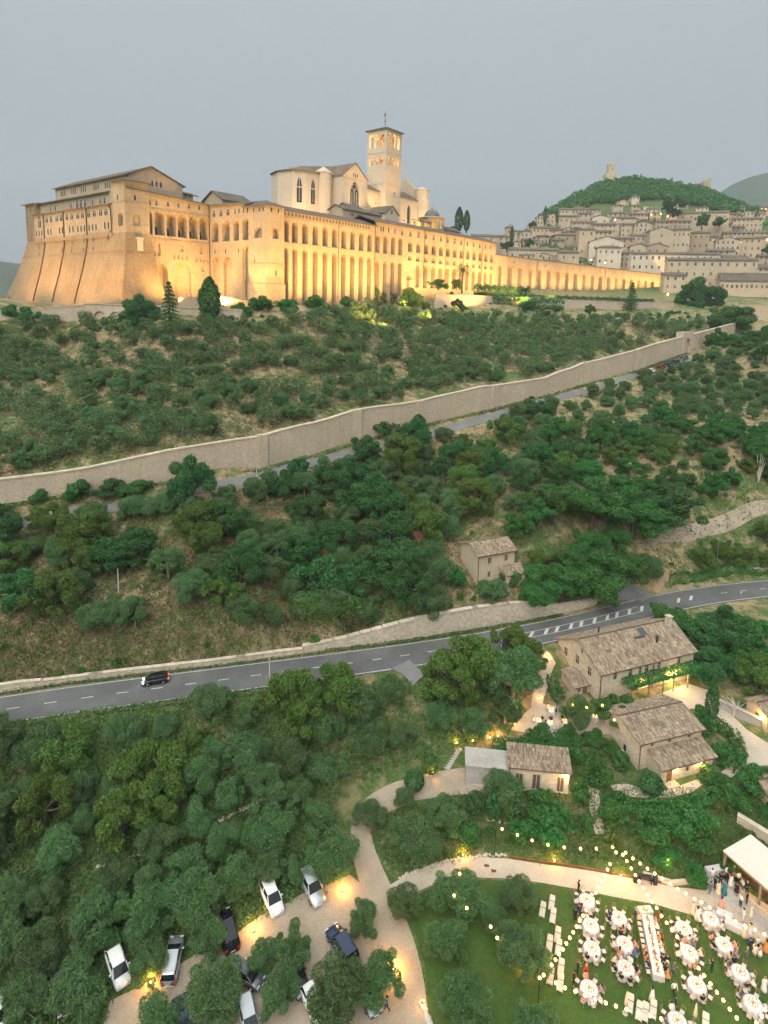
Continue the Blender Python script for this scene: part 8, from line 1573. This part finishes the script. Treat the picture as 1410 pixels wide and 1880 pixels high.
# standing people
STAND = [(318, 500, 'black', 'black', 'man in black at the upper left corner of the lawn'), (298, 662, 'black', 'black', 'man in black beside the second table'), (322, 640, 'navy', 'navy', 'man in navy beside the second table'), (497, 668, 'navy', 'navy', 'man in navy leaning at the table left of the cake'), (643, 662, 'navy', 'navy', 'man in navy suit walking left of the cake table', 'walk'), (790, 655, 'black', 'red', 'guest in black and red under the bulbs near the cake', 'stand', 'knee'), (978, 625, 'cream', 'cream', 'woman in long beige dress at the path edge', 'stand', 'long'), (1002, 655, 'white', 'white', 'woman in white beside the beige dress', 'stand', 'long'),
 (312, 968, 'black', 'black', 'waiter in black with white napkin near the loungers', 'hold'), (361, 990, 'red', 'red', 'woman in bright red dress standing by the lower left table', 'stand', 'long'), (290, 1030, 'black', 'black', 'man in black behind the lower left table'), (865, 968, 'grey', 'grey', 'man in pale suit walking below the long table', 'walk'), (742, 1122, 'white', 'white', 'bride-like woman in white alone at the lower lawn', 'stand', 'long'), (866, 1090, 'white', 'black', 'waiter in white shirt crossing the lower lawn', 'walk'), (875, 1180, 'navy', 'black', 'man in dark clothes near the lower edge', 'stand'), (1085, 955, 'black', 'black', 'man in black between the right tables'), (1140, 598, 'pink', 'pink', 'woman in pink at the terrace edge', 'stand', 'long'), (1265, 662, 'white', 'white', 'cook in white behind the buffet'), (1272, 755, 'white', 'cream', 'woman in white before the buffet', 'stand', 'long'), (1304, 752, 'cream', 'white', 'woman in cream at the end of the buffet', 'stand', 'knee'), (1395, 840, 'orange', 'orange', 'woman in peach dress at the right edge', 'stand', 'long'),
 (1075, 505, 'grey', 'grey', 'man in grey suit at the left of the crowd by the bar', 'walk'), (1102, 480, 'black', 'black', 'man in black in the crowd by the bar'), (1122, 508, 'cream', 'cream', 'woman in cream dress in the crowd by the bar', 'stand', 'long'), (1156, 508, 'teal', 'teal', 'woman in teal dress in the crowd by the bar', 'stand', 'long'), (1176, 452, 'black', 'black', 'man in black behind the teal dress'), (1192, 462, 'white', 'white', 'woman in white in the crowd by the bar', 'stand', 'long'), (1135, 455, 'black', 'black', 'man in black behind the cream dress', 'hold'), (1165, 418, 'white', 'black', 'waiter in white shirt behind the crowd', 'hold'), (1236, 450, 'white', 'black', 'man in white shirt near the bar post'), (1226, 515, 'black', 'black', 'woman in short black dress near the bar', 'stand', 'knee'), (1250, 580, 'white', 'black', 'man in white shirt with his back to the lawn'), (1286, 566, 'black', 'black', 'man in black suit at the foot of the terrace'), (1260, 490, 'white', 'grey', 'guest in white by the bar counter', 'hold'), (1286, 505, 'black', 'black', 'guest in black by the bar counter', 'hold'), (1085, 430, 'white', 'white', 'waiter in white by the drinks table'), (1210, 420, 'pink', 'pink', 'woman in pink behind the crowd', 'stand', 'knee'),
 (1300, 835, 'navy', 'navy', 'man in navy in the group near the right edge'), (1325, 845, 'black', 'black', 'man in black in the group near the right edge', 'hold'), (1345, 830, 'white', 'black', 'man in white shirt in the group near the right edge'), (1330, 870, 'white', 'cream', 'woman in white in the group near the right edge', 'stand', 'knee'), (1360, 880, 'pink', 'white', 'woman in pink top in the group near the right edge', 'stand', 'knee'), (1285, 890, 'grey', 'grey', 'man in grey beside the right group'), (1385, 1065, 'white', 'white', 'woman in white at the right edge', 'stand', 'long'), (800, 935, 'black', 'black', 'man in black at the near end of the long table'), (825, 935, 'black', 'white', 'guest in black and white below the long table', 'stand', 'knee')]
for q in STAND:
    x, y, tp, bt, lb = q[:5]; pose = q[5] if len(q) > 5 else rnd.choice(['stand', 'hold']); dr = q[6] if len(q) > 6 else None; p = G(*Z6(x, y))
    person(p, rnd.uniform(0, 6.28), 'cloth_'+tp, 'cloth_'+bt, lb, pose, rnd.choice(['hair_dark', 'hair_dark', 'hair_brown', 'hair_fair']), 1 if dr else 0, dr, rnd.uniform(.96, 1.05), 'standing guests' if len(q) > 0 else None)
for px, py, tp, bt, lb, po in ((710, 1856, 'blue', 'black', 'man in blue shirt walking on the gravel path', 'walk'), (1194, 1304, 'black', 'black', 'waiter in black crossing the courtyard', 'walk'), (1204, 1302, 'white', 'black', 'second waiter in the courtyard beside the planter', 'stand')):
    person(G(px, py), rnd.uniform(0, 6.28), 'cloth_'+tp, 'cloth_'+bt, lb, po)
# ------------------------------------------------------------------ loungers and parasols
lf = MB()
for y in (-.3, .3): lf.box(-.85, .85, y-.025, y+.025, .24, .29)
for x in (-.83, .83): lf.box(x-.025, x+.025, -.3, .3, .24, .29)
LFR = lf.mesh('frame', 'lounger_white'); LMA = MB().rbox(-.22, .84, -.29, .29, .29, .37, .03).mesh('mattress', 'lounger_white'); LBK = MB().rbox(-.62, 0, -.29, .29, 0, .08, .03).mesh('backrest', 'lounger_white'); LST = MB().box(-.04, .04, -.3, .3, 0, .03).mesh('strap', 'dark_strap'); LLG = MB().box(-.025, .025, -.025, .025, 0, .25).mesh('leg', 'lounger_white')
def lounger(p, rz, label):
    t = thing('sun_lounger', label, 'sun lounger', (p[0], p[1], float(gh(p[0], p[1]))+.045), rz, 'white sun loungers at the lawn edge'); link('frame', LFR, t); link('mattress', LMA, t); o = link('backrest', LBK, t, (-.22, 0, .30)); o.rotation_euler = (0, .7, 0); link('strap', LST, t, (-.22, 0, .375))
    for x in (-.75, .75):
        for y in (-.28, .28): link('leg', LLG, t, (x, y, 0))
for k, (x, y) in enumerate(((112, 610), (165, 572), (172, 645), (152, 805), (199, 757), (204, 828), (157, 990), (218, 944), (214, 1030))):
    lounger(G(*Z6(x, y)), rad(-112), '%s white lounger of the %s group beside the lawn olives' % (('left', 'upper', 'lower')[k % 3], ('upper', 'middle', 'lower')[k//3]))
for k, (x, y) in enumerate(((615, 1150), (668, 1195), (702, 1200), (748, 1185), (1050, 1262))): lounger(G(*Z6(x, y)), rad(-118), 'white lounger in the bottom row, %s from the closed parasol' % NTH[k])
UMB = MB().lathe([(.05, 1.0), (.2, 1.05), (.17, 1.5), (.1, 2.2), (.03, 2.6)], 9).mesh('folded_canopy', 'canvas', True); UPO = MB().tube([(0, 0, 0), (0, 0, 2.75)], .03, 6).mesh('pole', 'chair_wood'); UBA = MB().lathe([(.28, 0), (.28, .06), (.06, .1)], 10).mesh('base', 'concrete')
for x, y, lb in ((588, 1195, 'closed cream parasol beside the bottom loungers'), (985, 1262, 'closed cream parasol at the lower edge'), (1305, 690, 'tall closed parasol at the buffet')):
    p = G(*Z6(x, y)); t = thing('closed_parasol', lb, 'parasol', (p[0], p[1], float(gh(p[0], p[1]))+.05), 0, 'closed parasols'); link('folded_canopy', UMB, t); link('pole', UPO, t); link('base', UBA, t)
# ------------------------------------------------------------------ string lights
BULB = MB().lathe([(.02, .1), (.09, .06), (.15, -.05), (.12, -.16), (.02, -.21)], 8).mesh('bulb', 'bulb', True); CAP = MB().lathe([(.025, .1), (.025, .16)], 6).mesh('socket', 'dark_strap')
def strand(label, pts, h=4.0, e=15, z6=True, ends=True, base=None):
    P = [atz(*(Z6(*q) if z6 else q), (LAWN if base is None else base)+h) for q in pts]; o = np.array(P).mean(0); t = thing('string_lights', label, 'string lights', o)
    w_ = [tuple(Vector(p-o)+Vector((0, 0, .17))) for p in P]; ln = []
    for a, b in zip(w_[:-1], w_[1:]): ln += [a, tuple((Vector(a)+Vector(b))/2-Vector((0, 0, .06)))]
    MB().tube(ln+[w_[-1]], .012, 4, caps=False).build('wire', 'dark_strap', t)
    for p in P:
        b = link('bulb', BULB, t, p-o); link('socket', CAP, b); warm_point('bulb_light', tuple(Vector(p-o)-Vector((0, 0, .32))), e, .1, (1, .58, .2), t)
    return P
SA = [(591,265),(633,298),(675,327),(717,357),(759,385),(803,415),(847,443),(891,473),(938,500),(988,530),(1027,550),(1075,580),(1128,605),(1176,632),(1225,660),(1280,685),(1335,708),(1390,733)]
SB = [(536,263),(575,277),(598,313),(624,355),(648,393),(670,430),(695,467),(718,507),(743,545),(770,582),(798,628),(828,668),(858,710),(888,748),(915,790),(945,838),(980,885),(1012,928),(1044,970),(1080,1018),(1117,1067),(1154,1113),(1191,1165),(1231,1215)]
SC = [(517,233),(502,330),(487,362),(468,395),(453,430),(435,462),(420,495),(402,530),(383,563),(365,595),(347,627),(327,657),(309,690),(290,722),(270,754),(250,786),(230,820),(207,848),(188,880),(165,910),(120,968)]
SD = [(97,985),(190,1013),(243,1042),(302,1062),(358,1085),(415,1108),(477,1128),(536,1146),(597,1165),(667,1185),(732,1202),(796,1220)]
strand('string of bulbs along the terrace side of the party', SA); strand('string of bulbs running down through the tables', SB); strand('string of bulbs down the left side of the tables', SC); strand('string of bulbs along the lower edge of the party', SD)
strand('short string of bulbs at the lower right corner', [(1345, 1245), (1375, 1205), (1395, 1168)])
strand('string of bulbs over the flowering bank', [(922,1521),(950,1532),(977,1542),(1006,1550),(1036,1555),(1066,1557),(1095,1557)], 4., 7, False)
strand('loose bulbs hanging in the lawn olives', [(844,1603),(834,1643),(857,1666),(901,1700),(913,1721)], 3.4, 8, False)
strand('hanging bulbs before the farmhouse', [(1052,1293),(1077,1298),(1106,1294),(1128,1321)], 3., 9, False, base=-62.8)
for i, (q, lb) in enumerate((((520, 232), 'slim post carrying the strings at the bank'), ((97, 985), 'slim post carrying the strings at the loungers'))):
    p = atz(*Z6(*q), LAWN+4.2); g = float(gh(p[0], p[1])); t = thing('light_post', lb, 'post', (p[0], p[1], g)); MB().tube([(0, 0, 0), (0, 0, LAWN+4.25-g)], .045, 6).build('pole', 'iron', t); MB().lathe([(.2, 0), (.2, .05)], 8).build('foot', 'iron', t)
p = G(908, 1568); t = thing('light_post', 'slim dark post on the flowering bank', 'post', p); MB().tube([(0, 0, 0), (0, 0, 4.)], .04, 6).build('pole', 'iron', t); MB().lathe([(.15, 0), (.15, .05)], 8).build('foot', 'iron', t)
# ------------------------------------------------------------------ lanterns on the ground
LN = [(630,1636,130,'parking lantern left of the path'),(466,1710,110,'parking lantern beside the black car'),(277,1806,150,'parking lantern at the lower left'),(722,1782,190,'bright path lantern under the olive'),(850,1572,80,'lantern among the white stones of the bank'),(1018,1582,60,'lantern under the flowering bank'),(795,1422,70,'spotlight at the foot of the garden stair'),(838,1366,45,'lantern at the top of the garden stair'),(899,1356,40,'left lantern behind the store hedge'),(914,1353,50,'right lantern behind the store hedge'),(945,1332,40,'lantern below the dining terrace'),(950,1300,60,'tall lantern beside the garden steps'),(1010,1212,20,'small light on the garden steps'),(1003,1218,20,'second small light on the garden steps'),(965,1776,70,'lantern under the olive by the loungers'),(774,1848,20,'small light by the rocks'),(1225,1592,60,'torch on the lit bank'),(1140,1610,60,'lantern below the crossing strings'),(989,1284,20,'light at the foot of the garden steps'),(868,1362,30,'light on the shed roof hedge')]
LT = MB().box(-.11, .11, -.11, .11, 0, .03).box(-.12, .12, -.12, .12, .36, .39)
for x in (-.1, .1):
    for y in (-.1, .1): LT.box(x-.012, x+.012, y-.012, y+.012, .03, .36)
LTM = LT.mesh('lantern_frame', 'iron'); LGL = MB().lathe([(.05, .05), (.08, .12), (.07, .24), (.02, .33)], 8).mesh('flame', 'lamp_glow')
for x, y, e_, lb in LN:
    p = G(x, y); t = thing('garden_lantern', lb, 'lantern', (p[0], p[1], p[2]+.06), rnd.uniform(0, 1.5), 'lanterns along paths and parking'); link('lantern_frame', LTM, t); link('flame', LGL, t); warm_point('lantern_light', (0, 0, .8), e_*1.6, .12, (1, .46, .09), t)
# ------------------------------------------------------------------ dining terrace by the farmhouse
for k, (x, y) in enumerate(((1012, 1312), (989, 1331), (1010, 1335), (1036, 1333), (1073, 1328), (1092, 1324))):
    p = G(x, y); nm = ('far', 'left', 'front', 'right front', 'under the olive', 'nearest the lit tree')[k]; z = p[2]+.05; t = thing('terrace_table', 'small white-clothed table on the dining terrace, '+nm, 'table', (p[0], p[1], z), 0, 'tables on the dining terrace'); o = link('tabletop', TOPM, t); o.scale = (.56, .56, 1); link('pedestal', PEDM, t)
    tag(link('tablecloth', CLOTH['s'], None, (p[0], p[1], z)), 'white cloth of the dining terrace table, '+nm, 'tablecloth'); centrepiece(p[0], p[1], z+.745, 'candle on the dining terrace table, '+nm, 12)
    for j in range(2 if k > 3 else 3):
        a = 2.1*j+.6*k; cx_, cy_ = p[0]+.85*math.cos(a), p[1]+.85*math.sin(a); chair(cx_, cy_, a+math.pi/2, 'chair at the dining terrace table, '+nm, 'chairs on the dining terrace')
        if k < 4 and j < 2: seat_person(p[0]+.78*math.cos(a), p[1]+.78*math.sin(a), a+math.pi/2, 'diner in %s on the dining terrace, table %s' % ('black' if j == 0 else 'lighter clothes', nm), j == 0, 'cloth_black' if j == 0 else rnd.choice(['cloth_white', 'cloth_cream', 'cloth_blue']))
# ------------------------------------------------------------------ booth on the path, rocks, edging, steps, signs, poles
p = G(1184, 1622); t = thing('music_booth', 'dark music booth with two speakers on the lawn path', 'booth', (p[0], p[1], p[2]+.08), -.12)
MB().rbox(-.75, .75, -.3, .3, .86, .98, .02).build('mixer_desk', 'iron', t); MB().box(-.7, -.64, -.25, .25, 0, .86).box(.64, .7, -.25, .25, 0, .86).build('desk_legs', 'iron', t)
for s in (-1.15, 1.15): o = MB().rbox(s-.22, s+.22, -.2, .2, 0, 1.15, .03).build('loudspeaker', 'dark_strap', t); MB().lathe([(.15, 0), (.12, .02), (.03, -.02)], 10).build('cone', 'iron', o, (s, -.205, .75), (math.pi/2, 0, 0))
plain('limestone', (.48, .43, .36), .9, vary=.25)
def rock(seed):
    rs = random.Random(seed); bm = bmesh.new(); bmesh.ops.create_icosphere(bm, subdivisions=2, radius=1)
    for v in bm.verts: v.co *= 1+rs.uniform(-.18, .18); v.co.z *= .6
    me = bpy.data.meshes.new('stone'); bm.to_mesh(me); bm.free(); me.materials.append(MATS['limestone']); return me
ROCKS = [rock(k) for k in range(5)]
def stones(label, line, n, size, name='stone_edging'):
    L = smooth_line([G(*p)[:2] for p in line], .3); o = np.array([*L[0], gh(*L[0])]); t = thing(name, label, 'stones', o)
    for k in range(n):
        q = L[int(k*(len(L)-1)/max(1, n-1))]; s = size*rnd.uniform(.6, 1.4); x, y = q[0]+rnd.uniform(-.12, .12), q[1]+rnd.uniform(-.12, .12); link('stone', rnd.choice(ROCKS), t, (x-o[0], y-o[1], float(gh(x, y))-o[2]+s*.3), rnd.uniform(0, 6), (s, s*rnd.uniform(.7, 1.1), s))
stones('row of white stones along the upper edge of the lawn path', [(735, 1612), (775, 1588), (820, 1574), (870, 1567), (930, 1571)], 60, .17); stones('heap of pale rocks at the bottom of the lawn edge', [(776, 1842), (782, 1862), (792, 1885)], 34, .24); stones('stones along the terrace below the shed', [(895, 1506), (960, 1515), (1030, 1525), (1110, 1532)], 60, .14); stones('pale tumbled stones of an old terrace in the left grove', [(180, 1592), (215, 1585), (260, 1572), (295, 1555)], 50, .2); stones('second line of old terrace stones in the grove', [(375, 1522), (410, 1505), (455, 1480), (480, 1470)], 40, .2)
ed = ribbon('path_edging', [(*(G(x, y)[:2]),) for x, y in ((935, 1574), (1000, 1584), (1100, 1598), (1180, 1612), (1235, 1625))], .09, 'corten', .22, .5, None, None, 1, None, .4)[0]; tag(ed, 'rust-brown steel edging above the lawn path', 'edging'); 
sw = G(1225, 1625); block_wall('garden_wall', 'low lit stone wall behind the music booth', [(*G(1180, 1610)[:2], G(1180, 1610)[2]-.1, G(1180, 1610)[2]+.55), (*G(1235, 1628)[:2], G(1235, 1628)[2]-.1, G(1235, 1628)[2]+.6), (*G(1285, 1622)[:2], G(1285, 1622)[2]-.2, G(1285, 1622)[2]+.5)], .35, 'house_stone', deep=.4)
a, b = G(818, 1412), G(842, 1372); t = thing('garden_stair', 'narrow stone stair climbing beside the concrete store', 'stair', a, math.atan2((b-a)[1], (b-a)[0])); Ls = float(np.linalg.norm((b-a)[:2]))
for k in range(9): MB().box(Ls*k/9, Ls*(k+1)/9+.05, -.55, .55, (b-a)[2]*k/9-.3, (b-a)[2]*(k+.6)/9+.06).build('step', 'concrete', t)
a, b = G(1004, 1235), G(988, 1282); t = thing('garden_steps', 'broad stone steps left of the farmhouse', 'stair', b, math.atan2((a-b)[1], (a-b)[0])); Ls = float(np.linalg.norm((b-a)[:2]))
for k in range(10): MB().box(Ls*k/10, Ls*(k+1)/10+.04, -.8, .8, (a-b)[2]*k/10-.3, (a-b)[2]*(k+.6)/10+.1).build('step', 'limestone', t)
for x, y, lb in ((893, 1588, 'square iron drain cover on the path, farther one'), (906, 1598, 'square iron drain cover on the path, nearer one')):
    p = G(x, y); t = thing('drain_cover', lb, 'drain cover', (p[0], p[1], p[2]+.075), .1); MB().box(-.3, .3, -.3, .3, -.03, .01).build('plate_frame', 'corten', t)
    for k in range(5): MB().box(-.26, .26, -.24+.11*k, -.19+.11*k, .01, .018).build('slot', 'iron', t)
plain('sign_blue', (.03, .14, .5), .5); plain('sign_red', (.5, .03, .02), .5)
p = road_side(893, -4.2); t = thing('advertising_flag', 'upright blue and white advertising flag beside the road', 'flag', p, .5); MB().tube([(0, 0, 0), (0, 0, 3.6)], .03, 6).build('mast', 'rim', t); MB().box(.03, .62, -.012, .012, .9, 3.5).build('flag_cloth', 'sign_blue', t); MB().box(.1, .3, -.02, -.013, 1.2, 3.2).build('white_panel', 'cloth_white', t)
p = road_side(1330, -4.0); t = thing('road_sign', 'red and white traffic sign at the road bend', 'traffic sign', p, .3); MB().tube([(0, 0, 0), (0, 0, 1.9)], .03, 6).build('post', 'rim', t); o = MB().lathe([(.3, -.01), (.3, .01)], 16).build('sign_disc', 'sign_red', t, (0, -.03, 1.9), (math.pi/2, 0, 0)); MB().lathe([(.2, .012), (.2, .016)], 16).build('sign_centre', 'cloth_white', o)
def pole(px, py, h, lb, lamp=False):
    p = G(px, py); t = thing('street_light' if lamp else 'utility_pole', lb, 'pole', p); MB().tube([(0, 0, -.3), (0, 0, h)], [.11, .07], 7).build('mast', 'limestone' if not lamp else 'rim', t)
    if lamp: MB().tube([(0, 0, h-.1), (.5, -.3, h+.25), (.9, -.5, h+.25)], .04, 5).build('arm', 'rim', t); MB().rbox(.8, 1.2, -.6, -.4, h+.18, h+.3, .02).build('lamp_head', 'rim', t)
pole(471, 893, 5.2, 'pale pole standing below the city wall'); pole(218, 1092, 4.6, 'thin pole among the olives above the road'); pole(1314, 1046, 6.5, 'street light on the bank above the bend', True); pole(495, 1245, 4, 'thin dark pole at the road edge')
p = G(1392, 885); tr = MB(); rs = random.Random(4)
for k in range(7): a = rs.uniform(0, 6.28); q = (math.cos(a)*rs.uniform(.4, 1.4), math.sin(a)*rs.uniform(.4, 1.4)); tr.tube([(0, 0, 0), (q[0]*.4, q[1]*.4, 2.6), (q[0], q[1], rs.uniform(5, 7))], [.16, .1, .03], 5)
t = thing('dead_tree', 'bare dead tree with pale branches at the right edge', 'tree', p); tr.build('branches', 'limestone', t)
for x, y, lb in ((1310, 1330, 'leafless pale tree left of the courtyard wall'), (1345, 1320, 'leafless pale tree right of the courtyard wall')):
    p = G(x, y); tr = MB()
    tr.tube([(0, 0, -.2), (.1, 0, 1.4), (.25, .1, 2.4)], [.14, .1, .07], 6)
    for k in range(14):
        a = rs.uniform(0, 6.28); z = rs.uniform(1.2, 2.4); r1 = rs.uniform(.7, 1.9); tr.tube([(.2, .05, z), (r1*.5*math.cos(a), r1*.5*math.sin(a), z+.7), (r1*math.cos(a+.3), r1*math.sin(a+.3), z+rs.uniform(1, 1.9))], [.06, .035, .012], 4)
    t = thing('bare_tree', lb, 'tree', p); tr.build('branches', 'limestone', t)
tidy_labels()
for o in COL.objects:
    if o.parent is None and o.get('label') and len(o['label'].split()) > 16: print('LONG', o.name, o['label'])
# ------------------------------------------------------------------ evening haze: even thin air round everything below the sky
mb = MB().box(-3300, 3300, -1300, 3300, -95, 640); t_ = bpy.data.materials.new('haze_air'); t_.use_nodes = True; n_ = t_.node_tree; n_.nodes.clear()
pv = n_.nodes.new('ShaderNodeVolumePrincipled'); pv.inputs['Color'].default_value = (.86, .92, .95, 1); pv.inputs['Density'].default_value = .00019; pv.inputs['Anisotropy'].default_value = .2
ou = n_.nodes.new('ShaderNodeOutputMaterial'); n_.links.new(pv.outputs[0], ou.inputs['Volume']); MATS['haze_air'] = t_
tag(mb.build('haze', 'haze_air'), 'thin evening haze over the valley', 'haze', kind='stuff')
sc.cycles.volume_bounces = 0
